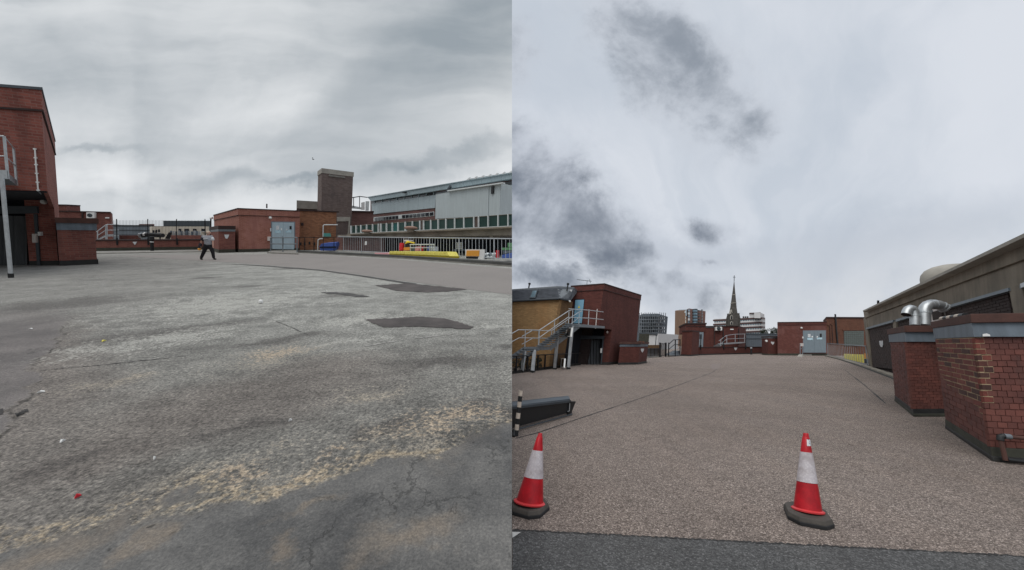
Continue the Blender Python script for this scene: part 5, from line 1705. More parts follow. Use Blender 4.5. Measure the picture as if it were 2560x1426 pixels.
part('shirt_print', MB().prism([pp(-.09, 1.37, -.225), pp(.14, 1.39, -.225), pp(.14, 1.31, -.225), pp(-.09, 1.28, -.225)], EZ * 0.05), M_PRINT, pe, L)
for (hx, hy, hz) in ((-.335, .84, -.12), (.37, .82, -.05)):
    for k in range(4):
        zz = (k - 1.5) * .022
        ln = (.07, .085, .08, .062)[k]
        skin_mesh('finger', [pp(hx, hy + .01, hz + zz), pp(hx + .012, hy - ln * .6, hz + zz), pp(hx + .028, hy - ln, hz + zz)], [(0, 1), (1, 2)], [.011, .010, .008], M_SKIN, pe, 1)
    skin_mesh('thumb', [pp(hx, hy + .04, hz - .03), pp(hx + .045, hy - .005, hz - .035), pp(hx + .05, hy - .03, hz - .03)], [(0, 1), (1, 2)], [.013, .011, .009], M_SKIN, pe, 1)
bg_ = thing('hand_bag', 'dark bag with an orange end hanging from the walker\'s rear hand', 'bag', pp(-.37, .78, -.12))
part('bag_body', MB().lathe(pp(-.42, .72, -.12), (EU + EX * .25).normalized(), EZ, [(.05, 0), (.085, .08), (.085, .28), (.05, .36)], 12), M_SLEEVE, bg_, L, smooth=True)
part('orange_end', MB().lathe(pp(-.43, .60, -.12), (EU + EX * .1).normalized(), EZ, [(.03, 0), (.085, .04), (.09, .10), (.05, .15)], 12), M_ORNG, bg_, L, smooth=True)
part('strap', MB().tube([pp(-.335, .82, -.13), pp(-.36, .90, -.13), pp(-.40, 1.0, -.12)], .012, 5), M_SLEEVE, bg_, L)
# ================================================================== NEW DECK (level roof)
UPR = R.up


def rbody(pts, s0, s1):
    return body(R, pts, s0, s1)


# ---- red brick stair tower
dF = (-R.dir(-603) if R.dir(-603).x > 0 else R.dir(-603))      # along the front, towards the picture's edge
dF = -dF                                                       # towards the corner
dS = R.dir(1993)
cU = R.G(1484, 917)
cR = R.G(1519, 913)
cR = cU + dS * ((cR - cU).dot(dS))
far = R.G(1586, 905.5)
far = cU + dS * ((far - cU).dot(dS))
lf = R.G(1398, 914.6)
Wd = (cU - lf).dot(dF)
hT = R.V(cU, 709.5)
hO = R.V(cU, 818)
hF = R.V(cU, 724)
t_ = thing('brick_stair_tower', 'dark red brick stair tower with a blue upper door and a grey folding door below', 'building', cU)
W0 = cU - dF * Wd
bk = far - cU
part('upper_storey', rbody([W0, cU, cU + bk, W0 + bk], hO, hF - 0.03), M_BR_R, t_, R)
part('parapet', rbody([W0 - dS * .03, cU - dS * .03 + dF * .03, cU + bk + dF * .03, W0 + bk], hF, hT - 0.05), M_BR_R, t_, R)
part('flashing', rbody([W0 - dS * .05, cU - dS * .05 + dF * .05, cU + bk + dF * .05, W0 + bk], hF - 0.04, hF), M_BRDK, t_, R)
part('coping', rbody([W0 - dS * .06, cU - dS * .06 + dF * .06, cU + bk + dF * .06, W0 + bk], hT - 0.05, hT + 0.02), M_BRDK, t_, R)
rec = cR - cU
wU = Wall(R, W0, cU)
wR = Wall(R, W0 + rec, cR)
e1 = wR.P(1500, 912)
e1 = cR - dF * ((cR - e1).dot(dF))
part('ground_floor_pier', rbody([e1, cR, far, e1 + (far - cR)], 0, hO), M_BR_R, t_, R)
e0 = wR.P(1466, 912)
e0 = cR - dF * ((cR - e0).dot(dF))
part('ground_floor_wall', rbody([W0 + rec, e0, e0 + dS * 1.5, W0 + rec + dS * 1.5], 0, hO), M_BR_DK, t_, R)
part('haunch', MB().prism([cU + UPR * hO, cR + UPR * hO, cR + UPR * (hO - .12)], -dF * .4), M_BR_R, t_, R)
part('plinth', rbody([e1 - dS * .02, cR - dS * .02 + dF * .02, far + dF * .02, e1 + (far - cR)], 0, 0.2), M_BITUMEN, t_, R)
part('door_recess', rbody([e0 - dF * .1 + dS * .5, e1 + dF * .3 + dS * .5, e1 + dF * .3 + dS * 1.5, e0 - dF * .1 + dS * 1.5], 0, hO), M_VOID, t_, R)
part('soffit_shade', rbody([W0 + dS * .02, cU + dS * .02 - dF * .02, cU + bk - dF * .02, W0 + bk], hO - .03, hO - .002), M_VOID, t_, R)  # black plate that paints in the tower overhang's shade
wD = Wall(R, e0 + dS * 0.35, e1 + dS * 0.35)
dq = wD.quad([(1465, 849), (1501, 850), (1499.5, 912), (1465, 913)])
fdr = part('folding_door', MB().prism(dq, wD.n * -0.05), M_FOLD, t_, R)
for i, c in enumerate(cells(dq, 10, 1, 0.0)):
    k, k2 = (0.0, 0.10) if i % 2 else (0.10, 0.0)
    part('door_leaf', MB().prism([c[0] + wD.n * k, c[1] + wD.n * k2, c[2] + wD.n * k2, c[3] + wD.n * k], -wD.n * .02), M_FOLD, fdr, R)
part('lintel', box_on(wR, [(1444, 839), (1511, 840), (1511, 847.5), (1444, 848)], 0.0, 0.1), M_GREYP_D, t_, R)
part('downpipe', MB().beam(wR.P(1508, 848, .05), wR.P(1503, 911, .05), 0.09, 0.08, wR.n), M_GREYP_D, t_, R)
bd = part('blue_door', box_on(wU, [(1437, 748.5), (1461, 748), (1455, 809), (1432.5, 809)], 0.0, 0.05), M_BLACK, t_, R)
part('door_leaf', box_on(wU, [(1438.5, 750.5), (1460, 749.8), (1454.2, 808.5), (1434, 808.5)], 0.04, 0.04), M_DOOR_B, bd, R)
part('warning_triangle', MB().prism(wU.quad([(1447.5, 764), (1450.5, 770.5), (1444.5, 770.5)], 0.085), -wU.n * .005), M_YEL, bd, R)
part('letter_slot', box_on(wU, [(1440, 777), (1455.5, 777.5), (1455.3, 779), (1440, 778.5)], 0.08, 0.01), M_GREYP, bd, R)
single('conduit_pipe', MB().tube([wU.P(1493, 773, .04), wU.P(1491, 798, .04), wU.P(1489, 822, .04)], 0.028, 8), M_CREAM, R,
       'pale upright conduit on the dark brick stair tower beside the blue door', 'conduit')
single('meter_box', box_on(wR, [(1501, 871), (1505.5, 871), (1505, 882.5), (1500.5, 882.5)], 0.0, .1), M_WHITE, R, 'white meter box beside the grey folding door of the dark stair tower', 'meter box')
single('wall_lamp', MB().lathe(wR.P(1518, 832, .06), UPR, wR.e, [(.03, .14), (.06, .1), (.08, 0), (.04, -.05)], 12), M_CREAM, R, 'small pale lamp tucked under the overhang of the dark stair tower', 'lamp', smooth=True)
ant = thing('roof_aerial', 'thin television aerial standing on the flat roof of the stair tower', 'aerial', wU.P(1467, 712, -1.5))
part('mast', MB().tube([wU.P(1467, 714, -1.5), wU.P(1468, 702, -1.5)], 0.022, 6), M_GALV_R, ant, R)
part('boom', MB().tube([wU.P(1443, 699.5, -1.5), wU.P(1478, 703.5, -1.5)], 0.02, 6), M_GALV_R, ant, R)
for k in range(7):
    a = wU.P(1446 + k * 5, 699.9 + k * .55, -1.5)
    part('element', MB().tube([a - dS * .25, a + dS * .25], 0.012, 5), M_GALV_R, ant, R)
part('reflector', MB().tube([wU.P(1474, 698, -1.5), wU.P(1476.5, 708, -1.5)], 0.02, 5), M_GALV_R, ant, R)

# ---- escape stair
sA, sB = R.G(1305, 932), R.G(1421, 923.5)
ws = Wall(R, sA, sB)
wd = R.dir(2127)
wdv = wd * 1.15
stt = thing('escape_stair', 'galvanised steel escape stair climbing past the yellow brick house to the blue door', 'stairs', sB)


def S(u, v, off=0.0):
    """point above the stair's near plane, off metres back"""
    return ws.P(u, v) + wd * off


for off in (0, 1.15):
    part('stringer', MB().prism([S(1417, 809, off), S(1423, 818, off), S(1344, 878, off), S(1341, 868, off)], wd * 0.05), M_GALV_R, stt, R)
    part('stringer', MB().prism([S(1310, 867, off), S(1310, 876, off), S(1272, 905, off), S(1272, 893, off)], wd * 0.05), M_GALV_R, stt, R)
part('half_landing', MB().prism([S(1309, 868), S(1342, 867), S(1342, 875.5), S(1309, 877)], wdv), M_GALV_R, stt, R)
for k in range(12):
    f_ = (k + .5) / 12
    p = S(1342, 867).lerp(S(1418, 808), f_)
    part('tread', MB().beam(p, p + wdv, 0.24, 0.045, UPR), M_GALV_R, stt, R)
for k in range(5):
    f_ = (k + .5) / 5
    p = S(1272, 898).lerp(S(1310, 869), f_)
    part('tread', MB().beam(p, p + wdv, 0.24, 0.045, UPR), M_GALV_R, stt, R)
for off in (0, 1.15):
    part('handrail', MB().tube([S(1268, 841, off), S(1296, 825, off), S(1348, 826, off), S(1422, 777.5, off), S(1430, 775, off)], 0.026, 8), M_GALV, stt, R)
    part('middle_rail', MB().tube([S(1268, 861, off), S(1298, 845, off), S(1346, 846, off), S(1421, 793, off)], 0.022, 8), M_GALV, stt, R)
    for u, v0_, v1_ in ((1347, 866, 826), (1385, 836, 802), (1421, 810, 777.5), (1312, 868, 826)):
        part('rail_post', MB().tube([S(u, v0_, off), S(u + 1.5, v1_, off)], 0.026, 6), M_GALV, stt, R)
for (u0, v0, u1, v1, off) in ((1312, 876, 1304.5, 932, 0), (1336.5, 876, 1331, 932, 0), (1395, 828, 1386.5, 924, 0), (1431, 815, 1421, 923.5, 0)):
    po = part('stair_post', MB().beam(R.G(u1, v1), ws.P(u0, v0) if u1 != 1331 else ws.P(u0, v0), 0.15, 0.15, dF), M_GALV, stt, R)
    part('post_foot', MB().beam(R.G(u1, v1), R.G(u1, v1) + UPR * .1, 0.22, 0.2, dF), M_BLACKR, po, R)
# upper landing from the stair to the blue door
hl_ = [S(1417, 809), S(1471, 815)]
lp = [S(1417, 808), S(1470, 806)]
part('upper_landing', MB().prism([S(1417, 808.5), S(1470, 813), S(1470, 819), S(1420, 817)], wdv * 1.9), M_GALV_R, stt, R)
for v0, v1 in ((771.5, 776), (793, 796)):
    part('landing_rail', MB().tube([S(1422, v0 + 1), S(1473, v1), S(1473, v1) + wdv * 1.6], 0.024, 8), M_GALV, stt, R)
for u in (1432, 1472.5):
    part('rail_post', MB().tube([S(u - 2, 813), S(u, 774)], 0.026, 6), M_GALV, stt, R)

# ---- yellow brick house with a slate mansard
yc = R.G(1371, 921)
yl = R.G(1170, 915.3)
dY = R.dir(2127)
yr = yc + dY * 1.3
t_ = thing('yellow_brick_house', 'yellow brick house with a grey slate mansard roof behind the escape stair', 'house', yc)
hE = R.V(yc, 750)
wY = Wall(R, yl, yc)
wYs = Wall(R, yc, yr)
part('front_wall', rbody([yl, yc, yc + dY * .3, yl + dY * .3], 0, hE), M_BR_Y, t_, R)
part('side_wall', rbody([yc + dY * .3, yr, yr - wY.e * .3, yc + dY * .3 - wY.e * .3], 0, hE), M_BR_YS, t_, R)
yw = W0 - dF * .02
part('rear_wall', rbody([yr, yw, yw + dS * .3, yr + dY * .3], 0, hE), M_BR_YS, t_, R)
wYr = Wall(R, yr, yw)
part('core', rbody([yl + dY * .31, yc + dY * .31 - wY.e * .31, yr - wY.e * .31, yr + dY * .31, yw + dY * .31, yw + dY * 4, yl + dY * 4], 0, hE - .02), M_VOID, t_, R)
hM = R.V(yc, 712)
n1, n2, n3 = wY.n, wYs.n, wYr.n
part('eaves_gutter', MB().tube([yl + UPR * (hE + .04) + n1 * .14, yc + UPR * (hE + .04) + n1 * .14 + n2 * .14, yr + UPR * (hE + .04) + n2 * .1 + n3 * .1, yw + UPR * (hE + .04) + n3 * .14], 0.06, 8), M_GREYP_D, t_, R)
# mansard body, slates course by course
ins = 0.55
b0 = [yl + UPR * (hE + .02) + n1 * .06, yc + UPR * (hE + .02) + n1 * .06 + n2 * .06, yr + UPR * (hE + .02) + n2 * .06 + n3 * .06, yw + UPR * (hE + .02) + n3 * .06, yw + dY * 4 + UPR * (hE + .02), yl + dY * 4 + UPR * (hE + .02)]
b1 = [yl + UPR * hM - n1 * ins, yc + UPR * hM - n1 * ins - n2 * ins, yr + UPR * hM - n2 * ins - n3 * ins, yw + UPR * hM - n3 * ins, yw + dY * 4 + UPR * hM, yl + dY * 4 + UPR * hM]
mr = part('mansard_roof', MB().loft(b0, b1), M_SLATE_TRIM, t_, R)
NC = 9


def lerp(a, b_, f_):
    return a.lerp(b_, f_)


for (i, j, nx, nn__) in ((0, 1, 24, n1), (1, 2, 5, n2), (2, 3, 7, n3)):
    for c in range(NC):
        f0, f1 = c / NC, (c + 1) / NC
        a0, a1 = lerp(b0[i], b1[i], f0), lerp(b0[j], b1[j], f0)
        c0, c1_ = lerp(b0[i], b1[i], f1), lerp(b0[j], b1[j], f1)
        for k in range(nx):
            g0, g1 = (k + (0.5 if c % 2 else 0)) / nx, (k + .97 + (0.5 if c % 2 else 0)) / nx
            if g0 >= 1:
                continue
            g1 = min(1, g1)
            q = [lerp(c0, c1_, g0) + nn__ * .02, lerp(c0, c1_, g1) + nn__ * .02, lerp(a0, a1, g1) + nn__ * .05, lerp(a0, a1, g0) + nn__ * .05]
            part('slate', MB().prism(q, -nn__ * .03), M_SLATE, mr, R)
part('roof_kerb', MB().prism([p + UPR * .0 + n1 * 0 for q, p in enumerate(b1)], UPR * .10), M_SLATE_TRIM, t_, R)
pl = Wall(R, b0[0], b0[1], up=(b1[0] - b0[0]).normalized())
wf = part('roof_window', MB().prism(pl.quad([(1331, 724.5), (1345, 723.5), (1338, 745.5), (1323, 746)], 0.12), -pl.n * .1), M_GREYP_D, t_, R)
part('pane', MB().prism(pl.quad([(1332, 727.5), (1342, 727), (1336.5, 742.5), (1326, 743)], 0.13), -pl.n * .03), M_GLASS_B, wf, R)
for u, v in ((1322, 712.5), (1418.5, 713.5)):
    p = wY.P(u, v + 7, -0.8)
    q = part('soil_pipe', MB().tube([p - UPR * .2, p + UPR * .25], .05, 8), M_BLACKR, t_, R)
    part('pipe_cowl', MB().tube([p + UPR * .24, p + UPR * .34], .09, 8), M_BLACKR, q, R)
part('overflow_pipe', MB().tube([wYr.P(u, v, .1) for u, v in ((1428, 727), (1422, 727.5), (1420.5, 752), (1425, 753.5))], .06, 8), M_WHITE, t_, R)
part('rain_hopper', MB().loft([wYr.P(u, v, .06) for u, v in ((1403, 752), (1411, 753), (1408, 760), (1404.5, 760))], [wYr.P(u, v, .3) for u, v in ((1403, 752), (1411, 753), (1408, 760), (1404.5, 760))]), M_BLACKR, t_, R)
part('rain_pipe', MB().tube([wYr.P(1406, 758, .12), wYr.P(1396, 915, .12)], .05, 8), M_BLACKR, t_, R)
for px_ in ([(1406, 819), (1429, 819.5), (1426, 842), (1404, 841)], [(1396.5, 896), (1411, 896.5), (1409, 919), (1394.5, 919)]):
    w_ = part('window', MB().prism(wYr.quad(px_, .06), -wYr.n * .08), M_WHITE, t_, R)
    cu = [((px_[0][0] * (1 - f) + px_[1][0] * f), (px_[0][1] * (1 - f) + px_[1][1] * f)) for f in (0.10, .44, .54, .92)]
    cb_ = [((px_[3][0] * (1 - f) + px_[2][0] * f), (px_[3][1] * (1 - f) + px_[2][1] * f)) for f in (0.10, .44, .54, .92)]
    for a, b_ in ((0, 1), (2, 3)):
        part('pane', MB().prism(wYr.quad([(cu[a][0], cu[a][1] + 1.5), (cu[b_][0], cu[b_][1] + 1.5), (cb_[b_][0], cb_[b_][1] - 2), (cb_[a][0], cb_[a][1] - 2)], .07), -wYr.n * .04), M_GLASS, w_, R)
# ---- low black fence and shrub in front of the house
fA, fB = R.G(1280.5, 935.5), R.G(1452, 913)
wf_ = Wall(R, fA, fB)
bf = thing('black_fence', 'low black bar fence in front of the yellow brick house', 'fence', fA)
part('fence_kerb', body(R, foot(R, [fA, fB], -wf_.n * .15), 0, .12), M_BITUMEN, bf, R)
tp = lambda u: 891 + (u - 1280) / 157 * (884 - 891)
part('top_rail', MB().beam(wf_.P(1280.5, tp(1280)), wf_.P(1452, tp(1452)), .05, .05, UPR), M_BLACK, bf, R)
part('bottom_rail', MB().beam(wf_.P(1280.5, 929), wf_.P(1452, 908), .04, .04, UPR), M_BLACK, bf, R)
for u in (1290, 1317, 1344, 1361, 1391, 1437):
    part('fence_post', MB().beam(wf_.P(u, 933 - (u - 1280) * .12), wf_.P(u + 2, tp(u) - .5), .07, .07, wf_.e), M_BLACK, bf, R)
mb = MB()
u = 1283.0
while u < 1450:
    mb.beam(wf_.P(u, 931 - (u - 1280) * .13), wf_.P(u + 1.4, tp(u)), .018, .018, wf_.e)
    u += 3.1
tag(part('fence_bars', mb, M_BLACK, bf, R), kind='stuff')


def leaf_cloud(mb, centre, rx, ry, rz, n, s, r_):
    for _ in range(n):
        while True:
            d = Vector((r_.uniform(-1, 1), r_.uniform(-1, 1), r_.uniform(-1, 1)))
            if d.length < 1:
                break
        p = centre + Vector((d.x * rx, d.y * ry, d.z * rz))
        a = Vector((r_.gauss(0, 1), r_.gauss(0, 1), r_.gauss(0, 1))).normalized()
        b_ = a.orthogonal().normalized()
        k = s * r_.uniform(.6, 1.4)
        mb.add([p - a * k, p + b_ * k * .5, p + a * k, p - b_ * k * .5], [[0, 1, 2, 3]])


rr_ = random.Random(5)
shb = thing('shrub', 'dark straggly shrub growing between the black fence and the yellow brick', 'shrub', R.G(1305, 925))
mb = MB()
for u, v, k in ((1288, 914, .35), (1300, 908, .4), (1316, 911, .45), (1332, 907, .4), (1345, 916, .3), (1308, 920, .4), (1330, 918, .4), (1347, 900, .2)):
    leaf_cloud(mb, wf_.P(u, v, -.45), k, .2, k * .8, 60, .07, rr_)
part('foliage', mb, M_TREE, shb, R)
part('stem', MB().tube([R.G(1318, 926), wf_.P(1320, 905, -.45)], .03, 6), M_BARK, shb, R)

# ---- brick vent block beside the stair tower
A0, A1, A2 = R.G(1545, 912.5), R.G(1595, 911.8), R.G(1616, 907.8)
vb = thing('vent_block', 'dark red brick vent block with a white notice beside the stair tower', 'vent block', A1)
w1, w2 = Wall(R, A0, A1), Wall(R, A1, A2)
hb = R.V(A1, 867)
fp = [A0, A1, A2, A0 + (A2 - A1)]
part('brick_body', rbody(fp, 0, hb), M_BR_R, vb, R)
part('fascia_band', rbody(grow(fp, .04), hb, hb + .19), M_FASCIA, vb, R)
part('top_slab', rbody(grow(fp, .16), hb + .19, hb + .36), M_BROWNSL, vb, R)
part('plinth', rbody(grow(fp, .03), 0, .16), M_BITUMEN, vb, R)
part('loose_brick', MB().beam(w1.P(1590, 856, -.4), w1.P(1608, 856, -.4), .3, .12, UPR), M_BR_RB, vb, R)
single('notice_plate', MB().prism(w2.quad([(1602.5, 872), (1610, 872), (1609.5, 877), (1606.5, 882), (1603, 878)], .02), -w2.n * .015), M_NOTICE, R,
       'white pointed notice on the brick vent block beside the stair tower', 'sign')

# ---- things beyond the deck, middle distance
wb_, ws_, pts_, s_ = simple_building(R, 'white_building', 'blank white rendered building behind the black gates', [(1600, 874), (1643, 874.5), (1694, 873)], (1, 834.5), 1655, 14, M_WRENDER)
part('roof_slab', box_on(ws_[0], [(1598, 832), (1643, 833.5), (1643, 837), (1598, 836)], .0, .3), M_GREYP_D, wb_, R)
simple_building(R, 'hedge_bank', 'dull green-brown planted bank behind the vent block', [(1594, 882), (1619.5, 882)], (0, 835), 1606, 2, M_MOSS, cat='bank')
single('low_brick_wall', rbody(foot(R, [R.G(1616, 885), R.G(1652, 884)], R.ey * .4), 0, R.V(R.G(1616, 885), 863)), M_BR_YS, R, 'low brown wall in front of the white building', 'wall')
lp_ = thing('lamp_post', 'thin dark post standing in front of the white building', 'post', R.G(1637, 884))
p = R.G(1637, 884)
part('post', MB().tube([p, p + UPR * R.V(p, 838)], .06, 8), M_GREYP_D, lp_, R)
part('post_head', MB().tube([p + UPR * R.V(p, 840), p + UPR * R.V(p, 837)], .12, 8), M_GREYP_D, lp_, R)
dkf = thing('deck_fence', 'low dark panel fence with black pickets before the white building', 'fence', R.G(1618, 894))
wk = Wall(R, R.G(1614, 895), R.G(1652, 891.5))
for k in range(11):
    u = 1617 + k * 3.1
    part('picket', MB().prism(wk.quad([(u, 871), (u + 1.9, 871), (u + 1.9, 892), (u, 892.5)]), -wk.n * .04), M_GREYP_D if k % 3 else M_BLACK, dkf, R)
part('rail', MB().beam(wk.P(1616, 873, .03), wk.P(1652, 873, .03), .05, .05, UPR), M_BLACK, dkf, R)
part('kerb', body(R, foot(R, [R.G(1612, 897), R.G(1655, 892.5)], R.ey * .3), 0, .12), M_KERB_L, dkf, R)
gt = thing('black_gate', 'open black bar gate beside the low dark fence', 'gate', R.G(1650, 893))
wgt = Wall(R, R.G(1649, 893.5), R.G(1667, 892))
for u in (1650, 1664):
    part('gate_post', MB().beam(wgt.P(u, 892.5), wgt.P(u + .5, 857), .17, .17, wgt.e), M_BLACK, gt, R)
for k in range(6):
    u = 1652 + k * 2.1
    part('gate_bar', MB().beam(wgt.P(u, 890), wgt.P(u, 859), .04, .04, wgt.e), M_BLACK, gt, R)
for v in (859.5, 889):
    part('gate_rail', MB().beam(wgt.P(1650, v), wgt.P(1665, v), .06, .06, UPR), M_BLACK, gt, R)
rp = thing('access_ramp', 'small black-framed access stair with pale steps rising to the brick pillar', 'stairs', R.G(1672, 892))
wrp = Wall(R, R.G(1670, 892.5), R.G(1701, 890.5))
for a, b_ in (((1671, 892), (1672, 857)), ((1688, 891), (1688.5, 850)), ((1700, 890), (1700, 849))):
    part('ramp_post', MB().beam(wrp.P(*a), wrp.P(*b_), .1, .1, wrp.e), M_BLACK, rp, R)
part('ramp_rail', MB().tube([wrp.P(1672, 861), wrp.P(1684, 850), wrp.P(1701, 849.5)], .05, 6), M_BLACK, rp, R)
part('ramp_rail', MB().tube([wrp.P(1673, 873), wrp.P(1686, 862), wrp.P(1701, 862)], .04, 6), M_BLACK, rp, R)
for k in range(5):
    part('step', MB().prism(wrp.quad([(1675 + k * 4.5, 887 - k * 2.4), (1701, 887 - k * 2.4), (1701, 889.6 - k * 2.4), (1675 + k * 4.5, 889.6 - k * 2.4)], -.3 * k), -wrp.n * .6), M_FASCIA if k % 2 else M_GALV_R, rp, R)

# ---- scaffolded block
sc, ws_, pts_, s_ = simple_building(R, 'scaffolded_block', 'distant round-cornered block wrapped in grey scaffolding', [(1590, 867.5), (1599, 868), (1640, 868), (1664, 867.2)], (2, 785), 1630, 25, M_SCAFF)
for w_, u0, u1 in ((ws_[1], 1599, 1640), (ws_[2], 1640, 1664)):
    for k in range(6):
        v = 790 + k * 8.4
        part('scaffold_lift', MB().prism(w_.quad([(u0 - .5, v), (u1 + 1.5, v + (.6 if u0 > 1620 else 0)), (u1 + 1.5, v + 1.7 + (.6 if u0 > 1620 else 0)), (u0 - .5, v + 1.7)], 1.6), -w_.n * 1.6), M_SCAFF_P, sc, R)
    n__ = int((u1 - u0) / 4.5)
    for k in range(n__ + 1):
        u = u0 + (u1 - u0) * k / n__
        part('standard', MB().beam(w_.P(u, 834, 1.5), w_.P(u, 781 + rnd() * 3, 1.5), .25, .25, w_.e), M_SCAFF_P, sc, R)
        if k < n__:
            for j in range(5):
                v = 793 + j * 8.4
                if rnd() < .55:
                    part('window_opening', MB().prism(w_.quad([(u + 1, v), (u + 3, v), (u + 3, v + 4.6), (u + 1, v + 4.6)], .1), -w_.n * .2), M_WPOST if rnd() < .22 else M_GLASS, sc, R)

# ---- orange brick flats
ap, ws_, pts_, s_ = simple_building(R, 'apartment_tower', 'orange brick apartment tower with curved glazed balconies', [(1694, 865.3), (1717, 866), (1760, 865.5)], (1, 771.5), 1738, 30, M_PINK_B)
wa, wb = ws_
part('lower_wing', MB().prism(wa.quad([(1693.5, 776), (1717, 775), (1717, 866), (1692.5, 866)], .4), R.ey * 4), M_ORANGE_B, ap, R)
part('glazed_top', MB().prism(wa.quad([(1697, 774.5), (1717, 774), (1717, 790), (1698, 791)], .8), R.ey * .4), M_GLASS_B, ap, R)
part('white_trim', MB().prism(wa.quad([(1698, 779), (1713, 778), (1713, 783), (1698, 784)], 1.2), -wa.n * .4), M_WPOST, ap, R)
for k in range(9):
    v = 790 + k * 8.2
    part('side_balcony', MB().prism(wa.quad([(1690.5, v), (1695, v), (1695, v + 4), (1690.5, v + 4)], 1.2), -wa.n * 3), M_BLACKR if k % 2 else M_GREYP_D, ap, R)
for k in range(5):
    part('window_strip', MB().prism(wa.quad([(1703.5, 792 + k * 9), (1707, 792 + k * 9), (1707, 799 + k * 9), (1703.5, 799 + k * 9)], .9), -wa.n * .4), M_GLASS_B, ap, R)
    part('window_strip', MB().prism(wa.quad([(1711, 792 + k * 9), (1714, 792 + k * 9), (1714, 799 + k * 9), (1711, 799 + k * 9)], .9), -wa.n * .4), M_WPOST, ap, R)
for k in range(5):
    v = 774 + k * 7.4
    cen = wb.P(1735, v, 0.2)
    rad = 8.3 * (cen - CAM).dot(FWD) / F_PX
    mb = MB().lathe(cen, -UPR, RGT, [(rad, 0), (rad, rad * .30)], 24)
    part('curved_balcony', mb, M_GREYP_D, ap, R)
    mb = MB().lathe(cen - UPR * rad * .30, -UPR, RGT, [(rad * .93, 0), (rad * .93, rad * .55)], 24)
    part('balcony_glazing', mb, M_GLASS_B, ap, R)
    part('corner_balcony', MB().prism(wb.quad([(1746, v + 2), (1751, v + 2), (1751, v + 5), (1746, v + 5)], 1.5), -wb.n * 1.5), M_BLACKR, ap, R)
    part('window', MB().prism(wb.quad([(1721, v), (1725, v), (1725, v + 5.5), (1721, v + 5.5)], .2), -wb.n * .3), M_WPOST if k % 2 else M_GLASS_B, ap, R)
    part('window', MB().prism(wb.quad([(1754, v), (1757, v), (1757, v + 5.5), (1754, v + 5.5)], .2), -wb.n * .3), M_GLASS, ap, R)

# ---- banded office block
of, ws_, pts_, s_ = simple_building(R, 'office_block', 'long white office block with dark brown window bands behind the church', [(1783, 866.2), (1905, 866.6), (1913, 866.2)], (1, 794), 1858, 24, M_OFFW)
w0, w1_ = ws_
top = lambda u: 799.5 + (u - 1783) * (793.5 - 799.5) / 122
for k in range(6):
    for w_, u0, u1 in ((w0, 1782.5, 1905.2), (w1_, 1905, 1913)):
        t0 = top(u0) + k * (10.6 + (u0 - 1783) * .004)
        t1 = top(min(u1, 1905)) + k * (10.6 + (min(u1, 1905) - 1783) * .004) + (1.2 if w_ is w1_ else 0)
        part('window_band', MB().prism(w_.quad([(u0, t0), (u1, t1), (u1, t1 + 4.2), (u0, t0 + 4.0)], .35), -w_.n * .4), M_OFFB, of, R)
        if w_ is w0:
            for j in range(20):
                u = u0 + 3 + j * 6
                part('pane', MB().prism(w_.quad([(u, t0 + (t1 - t0) * (u - u0) / (u1 - u0) + 4.6), (u + 3.6, t0 + (t1 - t0) * (u - u0) / (u1 - u0) + 4.6), (u + 3.6, t0 + (t1 - t0) * (u - u0) / (u1 - u0) + 7.0), (u, t0 + (t1 - t0) * (u - u0) / (u1 - u0) + 7.0)], .12), -w_.n * .3), M_GLASS_B, of, R)
part('penthouse', MB().prism(w0.quad([(1873.5, 783.5), (1901, 782), (1901, 796), (1873.5, 797)], -.5), -w0.n * 10), M_OFFW, of, R)
part('penthouse_side', MB().prism(w1_.quad([(1901, 782), (1911, 786.5), (1911, 797), (1901, 796)], -.5), -w1_.n * 3), M_OFFW, of, R)
part('penthouse_roof', MB().prism(w0.quad([(1873, 782.5), (1901.5, 781), (1901.5, 783), (1873, 784.5)], .2), -w0.n * 11), M_OFFB, of, R)
for k in range(3):
    part('roof_tank', MB().prism(w0.quad([(1856.5 + k * 5.2, 791.5), (1860.5 + k * 5.2, 791), (1860.5 + k * 5.2, 795.5), (1856.5 + k * 5.2, 796)], -1), -w0.n * 3), M_BLACKR, of, R)

# ---- church tower and spire
pc = R.G(1831, 870)
ch = thing('church_spire', 'tall grey stone church spire with a broach tower rising over the roofs', 'church', pc)
wch = Wall(R, R.G(1817, 870), R.G(1845, 870))
hw = 9.8 * (pc - CAM).dot(FWD) / F_PX
hs = R.V(pc, 784)
htip = R.V(pc, 703)
ex2 = (wch.e + R.ey * .10).normalized()
ey2 = R.n.cross(ex2)
sq = [pc + ex2 * (a * hw) + ey2 * (b__ * hw) for a, b__ in ((-1, -1), (1, -1), (1, 1), (-1, 1))]
part('stone_tower', rbody(sq, 0, hs), M_CHURCH, ch, R)
for a, b__ in ((-1, -1), (1, -1), (1, 1), (-1, 1)):
    q = pc + ex2 * (a * hw) + ey2 * (b__ * hw)
    part('buttress', rbody([q + ex2 * x * hw * .16 + ey2 * y * hw * .16 for x, y in ((-1, -1), (1, -1), (1, 1), (-1, 1))], 0, hs * .86), M_CHURCH, ch, R)
    part('pinnacle', MB().lathe(q + UPR * hs * .86, UPR, ex2, [(hw * .17, 0), (hw * .12, hw * .3), (.02, hw * .8)], 8), M_CHURCH, ch, R)
sp = part('spire', MB().lathe(pc + UPR * hs, UPR, (ex2 * math.cos(math.pi / 8) + ey2 * math.sin(math.pi / 8)), [(hw * .98, 0), (hw * .74, (htip - hs) * .18), (hw * .42, (htip - hs) * .56), (hw * .37, (htip - hs) * .60), (.06, htip - hs)], 8), M_CHURCH, ch, R)
